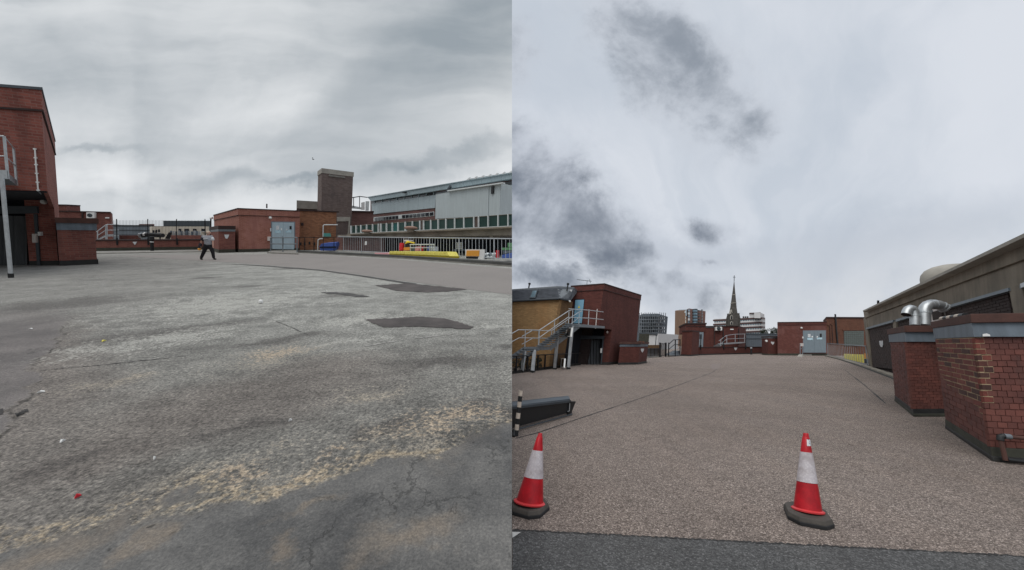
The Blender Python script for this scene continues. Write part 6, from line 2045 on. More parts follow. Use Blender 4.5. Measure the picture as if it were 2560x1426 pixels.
for k_ in (.30, .56):
    r_ = hw * (.98 - .98 * k_ * .98) * 1.05
    part('spire_band', MB().lathe(pc + UPR * (hs + (htip - hs) * k_), UPR, ex2, [(r_, 0), (r_ * .985, hw * .12)], 8), M_CONC, sp, R)
part('finial', MB().tube([pc + UPR * htip * .995, pc + UPR * R.V(pc, 689)], .12, 6), M_GREYP_D, ch, R)
part('cross_arm', MB().tube([pc + UPR * R.V(pc, 693.5) - ex2 * .5, pc + UPR * R.V(pc, 693.5) + ex2 * .5], .1, 6), M_GREYP_D, ch, R)
wt_ = Wall(R, sq[0], sq[1])
for v0, v1, kk in ((787, 799, .30), (803, 812, .2)):
    wl_ = part('lancet_window', MB().prism(wt_.quad([(1826.5, v1), (1826.5, v0 + 4), (1829.5, v0), (1832.5, v0 + 4), (1832.5, v1)], .35), -wt_.n * .3), M_CONC, ch, R)
    part('louvre', MB().prism(wt_.quad([(1827.8, v1 - .8), (1827.8, v0 + 4.6), (1829.5, v0 + 2), (1831.2, v0 + 4.6), (1831.2, v1 - .8)], .45), -wt_.n * .3), M_VOID, wl_, R)
lu = part('lucarne', MB().prism([wt_.P(1827.2, 785, -.1), wt_.P(1829.6, 774, -.1), wt_.P(1832, 785, -.1)], -wt_.n * 1.2), M_CONC, ch, R)
part('louvre', MB().prism([wt_.P(1828.4, 784.5, 0), wt_.P(1829.6, 779, 0), wt_.P(1830.8, 784.5, 0)], -wt_.n * .2), M_VOID, lu, R)

# ---- trees beyond
for k, (u, v, ru, lab) in enumerate(((1911, 832, 12, 'dark evergreen crown showing beside the white office block'), (1934, 829, 13, 'dark spiky tree crown just beside the far pump house corner'))):
    p = R.G(u, 870)
    tr = thing('tree', lab, 'tree', p)
    cen = wch.P(u, v)
    cen = p + UPR * R.V(p, v)
    rx = (wch.P(u + ru, v) - wch.P(u, v)).length
    part('trunk', MB().tube([p, cen], rx * .06, 8, rr=[rx * .08, rx * .03]), M_BARK, tr, R)
    for j in range(4):
        part('limb', MB().tube([p.lerp(cen, .6 + .08 * j), cen + Vector((math.cos(j * 1.7) * rx * .7, math.sin(j * 1.7) * rx * .5, rx * .35))], rx * .02, 6), M_BARK, tr, R)
    mb = MB()
    for j in range(22):
        a = rr_.random() * 6.28
        q = cen + Vector((math.cos(a) * rx * rr_.uniform(.1, .9), math.sin(a) * rx * rr_.uniform(.1, .7), rx * rr_.uniform(-.45, .55)))
        leaf_cloud(mb, q, rx * .30, rx * .30, rx * .32, 80, rx * .07, rr_)
    part('crown', mb, M_TREE, tr, R)

# ---- central brick building
cA0, cA1, cA2 = R.G(1702, 890), R.G(1728, 890.8), R.G(1746, 889)
pi = thing('brick_pillar_block', 'square dark red brick block standing at the end of the low parapet wall', 'building', cA1)
hb = R.V(cA1, 829)
fp = [cA0, cA1, cA2, cA0 + (cA2 - cA1)]
part('brick_body', rbody(fp, 0, hb), M_BR_R, pi, R)
part('coping', rbody(grow(fp, .1), hb, hb + .14), M_BRDK, pi, R)
part('plinth', rbody(grow(fp, .03), 0, .18), M_BITUMEN, pi, R)
cb_, ws_, pts_, s_ = simple_building(R, 'brick_plant_building', 'dark red brick plant building with an air conditioner under the church spire', [(1712, 883.5), (1845, 883.8), (1864, 881)], (1, 815), 1835, 8, M_BR_R, roofmat=M_BRDK, roof_h=.1)
w0, w1_ = ws_
part('raised_block', MB().prism(w0.quad([(1714.5, 810), (1765, 809.5), (1764, 830), (1714, 830)], .1), -w0.n * 3), M_BR_R, cb_, R)
part('raised_coping', MB().prism(w0.quad([(1713.5, 808), (1767, 807.5), (1767, 811), (1713.5, 811.5)], .22), -w0.n * 3.2), M_BRDK, cb_, R)
part('cornice', MB().prism(w0.quad([(1746, 817), (1785, 816.5), (1785, 819), (1746, 819.5)], .1), -w0.n * .2), M_FASCIA_L, cb_, R)
dg_ = part('steel_door', box_on(w0, [(1744, 831), (1759, 831), (1757.5, 869), (1744, 869)], .0, .08), M_GREYP, cb_, R)
part('door_panel', box_on(w0, [(1744.5, 836), (1755, 836), (1754.5, 848), (1744.5, 848)], .08, .02), M_GREYP_D, dg_, R)
part('door_panel', box_on(w0, [(1745, 851), (1755, 851), (1754.5, 866), (1745, 866)], .08, .02), M_GALV_R, dg_, R)
part('drain_pipe', MB().tube([w0.P(1786, 822, .1), w0.P(1786, 868, .1)], .07, 8), M_BRDK, cb_, R)
part('drain_pipe', MB().tube([w0.P(1808, 822, .1), w0.P(1808, 868, .1)], .07, 8), M_BLACK, cb_, R)
part('downpipe', MB().tube([w1_.P(1846, 822, .1), w1_.P(1846, 862, .1)], .06, 8), M_BLACK, cb_, R)
ac_unit(R, w0, 1790, 817.5, 1805.5, 826.5, 'white air conditioner unit on the dark brick building below the church spire')
single('wall_light', box_on(w0, rect(1826, 822.5, 1834, 825), 0, .12), M_WHITE, R, 'slim white wall light to the side of the air conditioner under the spire', 'light')
lA, lB = R.G(1748, 888.3), R.G(1920, 884.2)
wlo = Wall(R, lA, lB)
lw = thing('low_brick_wall', 'low dark red brick wall before the plant building with a white notice', 'wall', lA)
hl2 = R.V(lA, 868)
part('brick_body', rbody(foot(R, [lA, lB], -wlo.n * .4), 0, hl2 - .1), M_BR_R, lw, R)
part('coping', rbody(foot(R, [lA + wlo.n * .05, lB + wlo.n * .05], -wlo.n * .5), hl2 - .1, hl2), M_BRDK, lw, R)
part('mossy_base', rbody(foot(R, [lA + wlo.n * .03, lB + wlo.n * .03], -wlo.n * .4), 0, .16), M_BITUMEN, lw, R)
single('notice_plate', MB().prism(wlo.quad([(1835, 869.5), (1843.5, 869.5), (1842, 873), (1839, 876.5), (1836, 873)], .02), -wlo.n * .015), M_NOTICE, R, 'white pointed notice on the low dark brick wall', 'sign')
for u, lab in ((1751, 'dark iron bracket on the low brick wall by the grey steel door'), (1809, 'dark iron bracket on the low brick wall beside the steel stair'), (1864, 'dark iron bracket on the low brick wall before the grey shed')):
    q = wlo.P(u, 870, .03)
    bt = thing('wall_bracket', lab, 'bracket', q)
    part('bracket_plate', MB().beam(q - UPR * .25, q + UPR * .35, .2, .08, wlo.e), M_BLACK, bt, R)
    part('bracket_post', MB().beam(q + UPR * .2, q + UPR * 1.7, .07, .07, wlo.e), M_BLACK, bt, R)
bol = thing('black_bollard', 'short black bollard with a pale top before the low dark brick wall', 'bollard', R.G(1878, 887))
p = R.G(1878, 887)
part('post', MB().tube([p, p + UPR * R.V(p, 872)], .11, 10), M_BLACK, bol, R)
part('pale_top', MB().tube([p + UPR * R.V(p, 872), p + UPR * R.V(p, 869)], .14, 10), M_GALV, bol, R)
wst = Wall(R, R.G(1795, 885.6), R.G(1866, 884.2))
st = thing('steel_stair', 'galvanised landing and handrail rising above the low dark brick wall', 'stairs', wst.P(1800, 880))
part('landing_deck', MB().prism(wst.quad([(1811, 859), (1863, 855.5), (1863, 858), (1811, 862)]), -wst.n * 1.0), M_GALV, st, R)
for off in (0, -1.0):
    part('handrail', MB().tube([wst.P(u, v, off) for u, v in ((1797, 853), (1816, 839), (1838, 836), (1863, 835.5))], .035, 6), M_GALV, st, R)
    part('middle_rail', MB().tube([wst.P(u, v, off) for u, v in ((1799, 862), (1817, 848), (1863, 846))], .028, 6), M_GALV, st, R)
    for u, a, b_ in ((1802, 866, 849.5), (1817, 861, 838.5), (1838, 857, 836), (1861.5, 856, 835.5)):
        part('rail_post', MB().tube([wst.P(u, a, off), wst.P(u, b_, off)], .035, 6), M_GALV, st, R)
for k in range(4):
    p = wst.P(1800 + k * 3.4, 866 - k * 1.8)
    part('tread', MB().beam(p, p - wst.n * 1.0, .24, .05, UPR), M_GALV_R, st, R)
gsd, ws_, pts_, s_ = clad_building(R, 'grey_shed', 'low grey sheet-clad shed behind the low dark brick wall', [(1862, 881), (1945, 880.5)], (0, 833.5), 1905, 8, M_SHED_R, 16, roof=M_GREYP_D, roof_h=.25)
part('rail_band', box_on(ws_[0], [(1862, 846), (1945, 846), (1945, 848), (1862, 848)], .05, .06), M_GREYP_D, gsd, R)
A0, A1, A2 = R.G(1917, 888), R.G(1921, 888.6), R.G(1945, 888.6)
vb = thing('vent_block', 'dark brick vent block with a white notice set against the far pump house', 'vent block', A1)
hb = R.V(A1, 846)
fp = [A0 + R.ey * 1.0, A1, A2, A2 + R.ey * 1.4]
w2 = Wall(R, A1, A2)
part('brick_body', rbody(fp, 0, hb), M_BR_R, vb, R)
part('fascia_band', rbody(grow(fp, .05), hb, hb + .13), M_GALV_R, vb, R)
part('top_slab', rbody(grow(fp, .14), hb + .13, hb + .28), M_BRDK, vb, R)
part('mossy_base', rbody(grow(fp, .03), 0, .2), M_MOSS, vb, R)
single('notice_plate', MB().prism(w2.quad([(1927, 855), (1936, 855), (1935, 859), (1932, 862.5), (1928.5, 859)], .02), -w2.n * .015), M_NOTICE, R, 'white pointed notice on the vent block against the far pump house', 'sign')
single('spot_lamp', MB().lathe(w2.P(1914, 853, .25), w2.n, UPR, [(.10, 0), (.14, .1), (.14, .2)], 12), M_WHITE, R, 'round white lamp head beside the vent block of the far pump house', 'lamp')

# ---- pump house seen from farther off
A, B = R.G(1944, 889), R.G(2070, 889.6)
wph = Wall(R, A, B)
hT = R.V(A, 806)
dPb = R.dir(2005)
ph = thing('pump_house', 'dark brick pump house with a grey double door on the new deck', 'building', A)
fp = foot(R, [A, B], dPb * 12)
part('brick_body', rbody(fp, 0, hT - .42), M_BR_RP, ph, R)
fr_ = foot(R, [A + wph.n * .03 - wph.e * .02, B + wph.n * .03], dPb * 12)
part('parapet', rbody(fr_, hT - .40, hT - .05), M_BR_R, ph, R)
part('flashing', rbody([p + wph.n * .02 for p in fr_], hT - .43, hT - .40), M_BRDK, ph, R)
part('coping', rbody([p + wph.n * .04 for p in fr_], hT - .05, hT + .02), M_BRDK, ph, R)
part('mossy_base', rbody([p + wph.n * .005 for p in fr_], 0, .26), M_MOSS, ph, R)
dd_, q = double_door(R, wph, [(2009.5, 829), (2062.5, 828.5), (2063.5, 882), (2010.5, 882)], M_DOOR_R, ph)
for (u0, v0, u1, v1, mm) in ((2020, 835.5, 2026.5, 843.5, M_NOTICE), (2018.5, 845, 2032, 850.5, M_NOTICE_B), (2049.5, 834.5, 2054.5, 843, M_BLACKR), (2041.5, 840.5, 2045, 845.5, M_NOTICE), (2042, 844.5, 2055.5, 849, M_NOTICE_B), (2029, 840.5, 2032.5, 844, M_WHITE)):
    part('door_notice', box_on(wph, rect(u0, v0, u1, v1), .055, .02), mm, dd_, R)
part('door_step', rbody(foot(R, [R.G(2007, 889.5), R.G(2067, 889.3)], R.ey * .4), 0, .16), M_KERB_L, ph, R)
part('door_sill', box_on(wph, [(2006, 882), (2065, 882), (2065, 885), (2006, 885)], .0, .1), M_BRDK, ph, R)
single('alarm_dome', MB().lathe(wph.P(2003.5, 820.5, .02), wph.n, UPR, [(.12, 0), (.12, .07), (.07, .13), (.02, .15)], 14), M_WHITE, R, 'white dome lamp on the dark brick above the grey double door', 'lamp', smooth=True)
single('door_intercom', box_on(wph, rect(2006.3, 842, 2008.7, 846.5), 0, .08), M_WHITE, R, 'small white intercom beside the grey double door', 'intercom')
dr = thing('door_railing', 'short pale tubular rail with a concrete foot at the side of the grey double door', 'railing', R.G(2000, 890))
wdr = Wall(R, R.G(1996, 891), R.G(2010, 890.5))
for u in (2000.5, 2006.5):
    part('rail_post', MB().tube([wdr.P(u, 889), wdr.P(u, 860)], .04, 6), M_GALV_R, dr, R)
for v in (860, 872):
    part('rail', MB().tube([wdr.P(2000, v), wdr.P(2009, v)], .035, 6), M_GALV_R, dr, R)
part('rail_box', MB().prism(wdr.quad([(2002, 858.5), (2009, 858.5), (2009, 866), (2002, 866)], .05), -wdr.n * .1), M_CREAM, dr, R)
part('concrete_foot', MB().loft([R.G(u, v) for u, v in ((1993, 892), (2006, 893), (2009, 890), (1998, 889.4))], [R.G(u, v) + UPR * .2 for u, v in ((1996, 891.6), (2005, 892.2), (2008, 890.2), (2000, 889.7))]), M_CONC, dr, R)
A, B = R.G(2070, 889.5), R.G(2172, 889.2)
wan = Wall(R, A, B)
an = thing('brick_annex', 'brown brick annex with a glass-block window beside the dark pump house', 'building', A)
hA = R.V(A, 796)
part('brick_body', rbody(foot(R, [A, B], dPb * 9), 0, hA), M_BR_RB, an, R)
part('coping', rbody(foot(R, [A + wan.n * .08 - wan.e * .1, B + wan.n * .08], dPb * 9), hA, hA + .18), M_BRDK, an, R)
fr_ = part('glass_block_window', box_on(wan, [(2109, 826.5), (2160, 826), (2160, 866), (2110, 866)], .0, .03), M_MORT_DK, an, R)
for c in cells(wan.quad([(2110.5, 828), (2160, 827.5), (2160, 865), (2111, 865)], .05), 10, 8, .16, .16):
    quadpart('glass_block', c, wan.n, .06, M_GBLOCK, fr_, R)
part('window_lintel', box_on(wan, [(2107, 824.5), (2160, 824), (2160, 826.5), (2108, 827)], .0, .08), M_BR_RB, an, R)
part('soil_pipe', MB().tube([wan.P(2088, 786, .12), wan.P(2091, 825, .12), wan.P(2094, 860, .12)], .09, 8), M_BLACKR, an, R)
for u, v0 in ((2074, 815), (2080, 813)):
    part('cable_pipe', MB().tube([wan.P(u - 5, v0 - 2, .06), wan.P(u, v0, .06), wan.P(u + 2, 862, .06)], .035, 6), M_BRDK, an, R)

# ---- galvanised rail and kerb
A, B = R.G(2068, 890), R.G(2171, 918)
wrr = Wall(R, A, B)
gr2 = thing('deck_railing', 'short galvanised bar railing running from the grey double door to the concrete hall', 'railing', A)
tyy = lambda u: 858.7 + (u - 2068) / 95.5 * 7.3
byy = lambda u: 887 + (u - 2069) / 101 * 26
part('top_rail', MB().tube([wrr.P(2068, tyy(2068)), wrr.P(2165, tyy(2165))], .03, 8), M_GALV_R, gr2, R)
part('bottom_rail', MB().tube([wrr.P(2069, byy(2069)), wrr.P(2170, byy(2170))], .025, 8), M_GALV_R, gr2, R)
for u, uu in ((2068.5, 2070), (2164, 2170)):
    part('rail_post', MB().beam(wrr.P(uu, byy(uu) + 4), wrr.P(u, tyy(u)), .055, .055, wrr.e), M_GALV_R, gr2, R)
for k in range(1, 24):
    f_ = (k / 24) ** 1.0
    a = wrr.P(2068.5, tyy(2068.5)).lerp(wrr.P(2164, tyy(2164)), f_)
    b_ = wrr.P(2070, byy(2070)).lerp(wrr.P(2169, byy(2169)), f_)
    part('baluster', MB().beam(b_, a, .02, .02, wrr.e), M_GALV_R, gr2, R)
kk = [R.G(2063, 890.5), R.G(2100, 900), R.G(2160, 920), R.G(2234, 948), R.G(2300, 976)]
kb2 = thing('deck_kerb', 'pale concrete kerb running from the grey double door along the concrete hall', 'kerb', kk[0])
off = Vector((.42, .12, 0))
part('kerb_upstand', MB().prism(kk + [p + off for p in kk[::-1]], UPR * .12), M_CONC_D, kb2, R)
part('kerb_lip', MB().prism([p - off * .18 for p in kk] + [p + off * .1 for p in kk[::-1]], UPR * .06), M_KERB, kb2, R)
wyy = Wall(R, R.G(2105, 898), R.G(2172, 910))
yb_ = thing('yellow_stack', 'yellow sheeted stack lying behind the short bar railing', 'stack', wyy.P(2130, 905))
for c in cells(wyy.quad([(2109, 885), (2158, 887), (2158, 909), (2110, 897)], 0), 4, 1, .04):
    quadpart('yellow_section', c, wyy.n, .6, M_YELP, yb_, R, bevel=.03)
single('blue_bag', MB().prism(wyy.quad([(2160, 897), (2168, 899), (2169, 911), (2160, 909)], .05), -wyy.n * .5), M_NAVY, R, 'dark blue bag at the end of the short bar railing', 'bag', bevel=.05)
single('tan_board', MB().prism(wyy.quad([(2160, 884), (2166, 884), (2166, 897), (2160, 896)], .0), -wyy.n * .1), M_ORNG, R, 'tan board leaning by the yellow sheeted stack', 'board')

# ---- concrete-framed hall
hA_, hB_ = R.G(2175, 917), R.G(2560, 1036)
wcn = Wall(R, hA_, hB_)
n_ = wcn.n
ch_ = thing('concrete_hall', 'long stained concrete-framed hall with dark brick panels and a pale roof edge', 'building', hA_)


def Qc(px, off):
    return wcn.quad(px, off)


X2 = 2700
ext = lambda v0, s_: v0 + (X2 - 2560) * s_
part('core_wall', MB().prism(Qc([(2160, 782), (X2, ext(600, -.475)), (X2, 1090), (2176, 918)], -.12), -n_ * 14), M_BR_DK, ch_, R)
part('upper_beam', MB().prism(Qc([(2158.5, 780), (X2, ext(596, -.475)), (X2, ext(648, -.372)), (2161, 796)], .10), -n_ * .4), M_CONC_S, ch_, R)
part('shadow_groove', MB().prism(Qc([(2161, 795), (X2, ext(647, -.372)), (X2, ext(655, -.37)), (2161, 799)], .02), -n_ * .3), M_BLACKR, ch_, R)
part('lower_beam', MB().prism(Qc([(2161, 798), (X2, ext(653, -.37)), (X2, ext(712, -.25)), (2163.5, 821)], .04), -n_ * .35), M_CONC_S, ch_, R)
part('roof_coping', MB().prism(Qc([(2157, 776.8), (X2, ext(583.6, -.48)), (X2, ext(595.5, -.475)), (2158, 780.2)], .34), -n_ * 1.2), M_CONC, ch_, R)
part('end_pier', MB().prism(Qc([(2158.5, 797), (2166, 794), (2178, 920), (2172.5, 918)], .06), -n_ * .3), M_CONC_S, ch_, R)
part('pillar', MB().prism(Qc([(2231.5, 806), (2239, 803), (2252, 925), (2244, 922)], .06), -n_ * .3), M_CONC_S, ch_, R)
part('pillar', MB().prism(Qc([(2522, 722), (2553, 709), (2590, 905), (2556, 895)], .07), -n_ * .3), M_CONC_S, ch_, R)
for px_ in ([(2164.5, 820), (2232, 800.5), (2232, 806), (2165, 824)], [(2239, 799), (2268, 790.5), (2330, 776), (2330, 784), (2268, 796), (2239, 805)], [(2352, 769), (2520, 720), (2521.5, 728), (2353, 775)], [(2549, 713), (2640, 686), (2640, 695), (2549, 722)]):
    part('lead_flashing', MB().prism(Qc(px_, .10), -n_ * .12), M_GREYP, ch_, R)
# dark brick infill, brick by brick
cnt = 0


def brick_panel(px, nx, ny, name='brick'):
    """running-bond panel; px TL,TR,BR,BL"""
    q = Qc(px, -.02)
    tl, tr, br__, bl = q
    part('mortar_bed', MB().prism(q, -n_ * .08), M_MORT_DK, ch_, R)
    mb = MB()
    for j in range(ny):
        for i in range(-1, nx):
            a0 = (i + (.5 if j % 2 else 0) + .03) / nx
            a1 = (i + (.5 if j % 2 else 0) + .97) / nx
            a0, a1 = max(0, a0), min(1, a1)
            if a1 - a0 < .2 / nx:
                continue
            b0_, b1_ = (j + .07) / ny, (j + .93) / ny
            at = lambda a, b_: tl.lerp(tr, a).lerp(bl.lerp(br__, a), b_)
            k = n_ * (.012 + .006 * rnd())
            c = [at(a0, b0_) + k, at(a1, b0_) + k, at(a1, b1_) + k, at(a0, b1_) + k]
            if name == 'brick':
                part('brick', MB().prism(c, -n_ * .05), M_DKB, ch_, R)
            else:
                mb.prism(c, -n_ * .05)
    if name != 'brick':
        tag(part(name, mb, M_DKB, ch_, R), kind='stuff')


brick_panel([(2352, 775), (2521.5, 728), (2534, 800), (2360, 830)], 14, 9)
brick_panel([(2553, 721), (2660, 690), (2670, 780), (2566, 800)], 6, 9)
brick_panel([(2166, 823), (2232, 805), (2244, 925), (2176, 917)], 12, 18)
brick_panel([(2239, 804), (2330, 782), (2345, 880), (2252, 925)], 12, 16, 'brickwork')
wf2 = part('white_window_frame', MB().prism(Qc([(2323, 777), (2352, 768), (2356, 800), (2327, 806)], .08), -n_ * .1), M_CREAM, ch_, R)
part('dark_pane', MB().prism(Qc([(2329, 781), (2352, 774), (2355, 796), (2332, 801)], .10), -n_ * .05), M_BR_DK, wf2, R)
single('hall_notice', MB().prism(Qc([(2197.5, 853), (2206.5, 852), (2207, 862), (2205.5, 868), (2202, 868), (2199, 862)], .03), -n_ * .02), M_NOTICE, R, 'small white and blue notice on the dark brick panel of the concrete hall', 'sign')
single('wall_fitting', MB().prism(Qc([(2550, 710), (2566, 703), (2567, 715), (2552, 720)], .25), -n_ * .2), M_GALV, R, 'galvanised fitting high on the concrete frame at the picture edge', 'fitting')
# roof dome and stub pipe
dc = wcn.P(2392, 694, -2.2)
rd = 62 * (dc - CAM).dot(FWD) / F_PX
dm = thing('roof_dome', 'pale shallow dome skylight on the roof of the concrete hall', 'skylight', dc)
part('dome', MB().lathe(dc - UPR * rd * .6, UPR, wcn.e, [(rd * 1.0, 0), (rd * 1.0, rd * .55), (rd * .97, rd * .72), (rd * .86, rd * .90), (rd * .66, rd * 1.04), (rd * .4, rd * 1.13), (.02, rd * 1.17)], 36), M_CONC, dm, R, smooth=True)
single('roof_stub', MB().tube([wcn.P(2195, 763, -.6), wcn.P(2195.5, 752, -.6)], .06, 10), M_BLACKR, R, 'short dark stub pipe on the far roof edge of the concrete hall', 'pipe')

# ---- brick chimneys with individually laid bricks


def brick_face(parent, A, B, s0, s1, nx, ny, mats, proud=.006, amax=.999, depth=.05, start=0, point=None, pm=None, skip=None):
    """lay bricks between two base points from height s0 to s1; mats(i,j,a,b) -> material"""
    e = B - A
    n = e.cross(R.up).normalized()
    if n.dot(CAM - A) < 0:
        n = -n
    hh = (s1 - s0) / ny
    pmb = MB()
    for j in range(ny):
        for i in range(-1, nx):
            sh = .5 if (j + start) % 2 else 0.0
            a0, a1 = (i + sh + .035) / nx, (i + sh + .965) / nx
            a0, a1 = max(.0005, a0), min(amax, a1)
            if a1 - a0 < .15 / nx:
                continue
            mm = mats((a0 + a1) / 2, j / ny)
            jt = .09 if mm is M_SB else .055
            z0, z1 = s0 + hh * (j + jt), s0 + hh * (j + 1 - jt)
            k = n * (proud * (1 if mm is M_SB else .3) + .003 * rnd())
            jq = lambda: .008 * (rnd() - .5)
            c = [A + e * a0 + R.up * (z1 + jq()) + k, A + e * a1 + R.up * (z1 + jq()) + k + n * jq() * .3, A + e * a1 + R.up * (z0 + jq()) + k, A + e * a0 + R.up * (z0 + jq()) + k + n * jq() * .3]
            part('brick', MB().prism(c, -n * depth), mm, parent, R)
            if point is not None and mm is M_SB:
                m2 = .055 / nx
                m3 = min(amax, a1 + m2)
                g = [A + e * max(.006, a0 - m2) + R.up * (z1 + hh * .13), A + e * m3 + R.up * (z1 + hh * .13),
                     A + e * m3 + R.up * (z0 - hh * .13), A + e * max(.006, a0 - m2) + R.up * (z0 - hh * .13)]
                pmb.prism([p + n * (.0035 + .0002 * i) for p in g], -n * .03)
    if pmb.v:
        tag(part('pointing', pmb, pm, parent, R), kind='stuff')


# nearer chimney
A0, A1 = R.G(2367, 1073.6), R.G(2482, 1153)
A2 = A1 + (R.G(2640, 1163) - A1)
bk = A0 - A1
c1 = thing('brick_chimney', 'near red brick vent chimney with crumbling pale pointing and a pipe at its foot', 'chimney', A1)
hb = R.V(A1, 843)
hb1 = R.V(A1, 808)
hs1 = R.V(A1, 786)
hp = .17
inn = grow([A0, A1, A2, A2 + bk], -.008)
part('mortar_core', rbody(inn, 0, hb), M_MORT_RED, c1, R)
ly = random.Random(3)
f_left = lambda a, z: M_SB if z > .28 + .22 * (1 - a) * (1 if a < .75 else .3) + ly.uniform(-.05, .05) else M_PB
f_front = lambda a, z: M_SB if (z > .34 and a < (.19 + .03 * math.sin(z * 40) + ly.uniform(-.02, .02))) else M_PB
brick_face(c1, A0, A1, hp, hb - .01, 5, 18, f_left, amax=1 - .052 / (A1 - A0).length, point=lambda a, z: f_left(a, z) is M_SB, pm=M_MORT_CR)
brick_face(c1, A1, A2, hp, hb - .01, 6, 18, f_front, start=1, point=lambda a, z: f_front(a, z) is M_SB, pm=M_MORT_CR)
fp = [A0, A1, A2, A2 + bk]
part('felt_plinth', rbody(grow(fp, .025), 0, hp), M_MOSS, c1, R, bevel=.01)
part('felt_lip', rbody(grow(fp, .05), 0, .065), M_BITUMEN, c1, R, bevel=.015)
bnd = part('fascia_band', rbody(grow(fp, .05), hb, hb1), M_FASCIA, c1, R, bevel=.004)
part('peeled_paint', MB().prism([p for p in Wall(R, A1, A2).quad([(2457, 835.5), (2467, 834), (2475, 837), (2476, 841), (2457, 841.5)], .056)], -Wall(R, A1, A2).n * .003), M_WHITE, bnd, R)
part('top_slab', rbody(grow(fp, .10), hb1, hs1), M_BROWNSL, c1, R, bevel=.01)
wa2 = Wall(R, A1, A2)
cp_ = thing('foot_pipe', 'rusty pipe bending down to the deck at the foot of the near brick chimney', 'pipe', R.G(2505, 1158))
part('pipe', MB().tube([wa2.P(u, v, .10) for u, v in ((2650, 1103), (2560, 1096), (2512, 1091), (2503, 1093), (2502, 1103), (2508, 1125), (2514, 1152))], .024, 10), M_BROWNSL, cp_, R, smooth=True)
part('pipe_collar', MB().tube([wa2.P(2510, 1091, .10), wa2.P(2526, 1092.5, .10)], .033, 10), M_GALV_R, cp_, R)
part('pipe_elbow', MB().tube([wa2.P(u, v, .10) for u, v in ((2508, 1090.5), (2501, 1092), (2501, 1102))], .034, 10), M_BLACKR, cp_, R, smooth=True)
part('pipe_foot', MB().tube([wa2.P(2517, 1149, .10), wa2.P(2650, 1165, .10)], .03, 8), M_BLACKR, cp_, R)
# second chimney
A0, A1 = R.G(2238.7, 1003.6), R.G(2284.7, 1041.7)
A2 = A1 + (R.G(2375, 1041) - A1)
bk = A0 - A1
c2 = thing('brick_chimney', 'second red brick vent chimney carrying two bright bent ducts on its slab', 'chimney', A1)
hb = R.V(A1, 855)
hb1 = R.V(A1, 831)
hs1 = R.V(A1, 815)
fp = [A0, A1, A2, A2 + bk]
part('mortar_core', rbody(grow(fp, -.008), 0, hb), M_MORT_RED, c2, R)
brick_face(c2, A0, A1, .15, hb - .01, 4, 24, lambda a, z: M_PB, amax=1 - .052 / (A1 - A0).length)
brick_face(c2, A1, A2, .15, hb - .01, 5, 24, lambda a, z: M_PB, start=1)
part('felt_plinth', rbody(grow(fp, .025), 0, .15), M_BITUMEN, c2, R, bevel=.01)
part('felt_lip', rbody(grow(fp, .06), 0, .06), M_MOSS, c2, R, bevel=.015)
part('fascia_band', rbody(grow(fp, .06), hb, hb1), M_FASCIA, c2, R, bevel=.004)
part('top_slab', rbody(grow(fp, .13), hb1, hs1), M_BROWNSL, c2, R, bevel=.01)
ctr = sum(fp, Vector()) / 4
wdu = Wall(R, ctr - RGT, ctr + RGT)


def duct(pts, rpx, label, flange):
    p0 = wdu.P(*pts[0])
    r_ = (wdu.P(pts[0][0] + rpx, pts[0][1]) - p0).length
    d = thing('bent_duct', label, 'duct', p0)
    P_ = [wdu.P(*q) for q in pts]
    k = 2
    part('straight_pipe', MB().tube(P_[:k], r_, 20), M_DUCT, d, R, smooth=True)
    part('elbow', MB().tube(P_[k - 1:], r_ * 1.0, 20), M_DUCT, d, R, smooth=True)
    part('seam_ring', MB().tube([P_[k - 1] - (P_[k - 1] - P_[0]).normalized() * .02, P_[k - 1] + (P_[k - 1] - P_[0]).normalized() * .02], r_ * 1.07, 20), M_GALV, d, R)
    for i in flange:
        a = P_[i]
        dr_ = (P_[min(i + 1, len(P_) - 1)] - P_[i - 1]).normalized()
        part('seam_ring', MB().tube([a - dr_ * .015, a + dr_ * .015], r_ * 1.06, 20), M_DUCT, d, R)
    e_ = P_[-1]
    dr_ = (P_[-1] - P_[-2]).normalized()
    part('dark_mouth', MB().tube([e_ - dr_ * .01, e_ + dr_ * .012], r_ * .9, 20), M_BLACKR, d, R)


duct([(2288, 814), (2287, 790), (2286.5, 783), (2285, 777), (2281.5, 773), (2276.5, 771.8), (2271, 774), (2267, 780), (2265, 787)], 9.5, 'smaller bright bent duct on the second chimney turning away from its neighbour', ())
duct([(2311, 814), (2310.5, 783), (2311, 777), (2313.5, 769.5), (2319, 764), (2327, 761.5), (2336, 761.5), (2346, 763), (2355, 766.5), (2362, 771)], 11.8, 'larger bright bent duct on the second chimney with ribbed joints', (5, 6, 8, 9))


# banded pole lying on the near chimney
def banded_pole(name, label, a, b_, r_, nb, group=None, start=0):
    d = thing(name, label, 'pole', a)
    for k in range(nb):
        p, q = a.lerp(b_, k / nb), a.lerp(b_, (k + 1) / nb)
        part('black_band' if (k + start) % 2 else 'white_band', MB().tube([p, q], r_ * (1.02 if (k + start) % 2 else 1.0), 12), M_BLACKR if (k + start) % 2 else M_POLE_W, d, R, smooth=True)
    return d


A1n = R.G(2482, 1153)
wtop = Wall(R, R.G(2367, 1073.6) + (A1n - R.G(2367, 1073.6)) * .3 + R.ey * .3, R.G(2482, 1153) + R.ey * .25)
banded_pole('striped_pole', 'black and cream banded pole lying on the slab of the near chimney', wtop.P(2354, 797.5, -.2), wtop.P(2413, 788.5, -.2), .035, 6)

# ---- lying black barrier trough
TA, TB = R.G(1281, 1081), R.G(1428, 1037.5)
wtr = Wall(R, TA, TB)
bkv = R.ey * .22
tr = thing('black_trough', 'long black folded barrier panel lying on the stone chippings', 'barrier', TA)
hlid = R.V(TB, 1001)


def Tq(px, off=0.0):
    return wtr.quad(px, off)


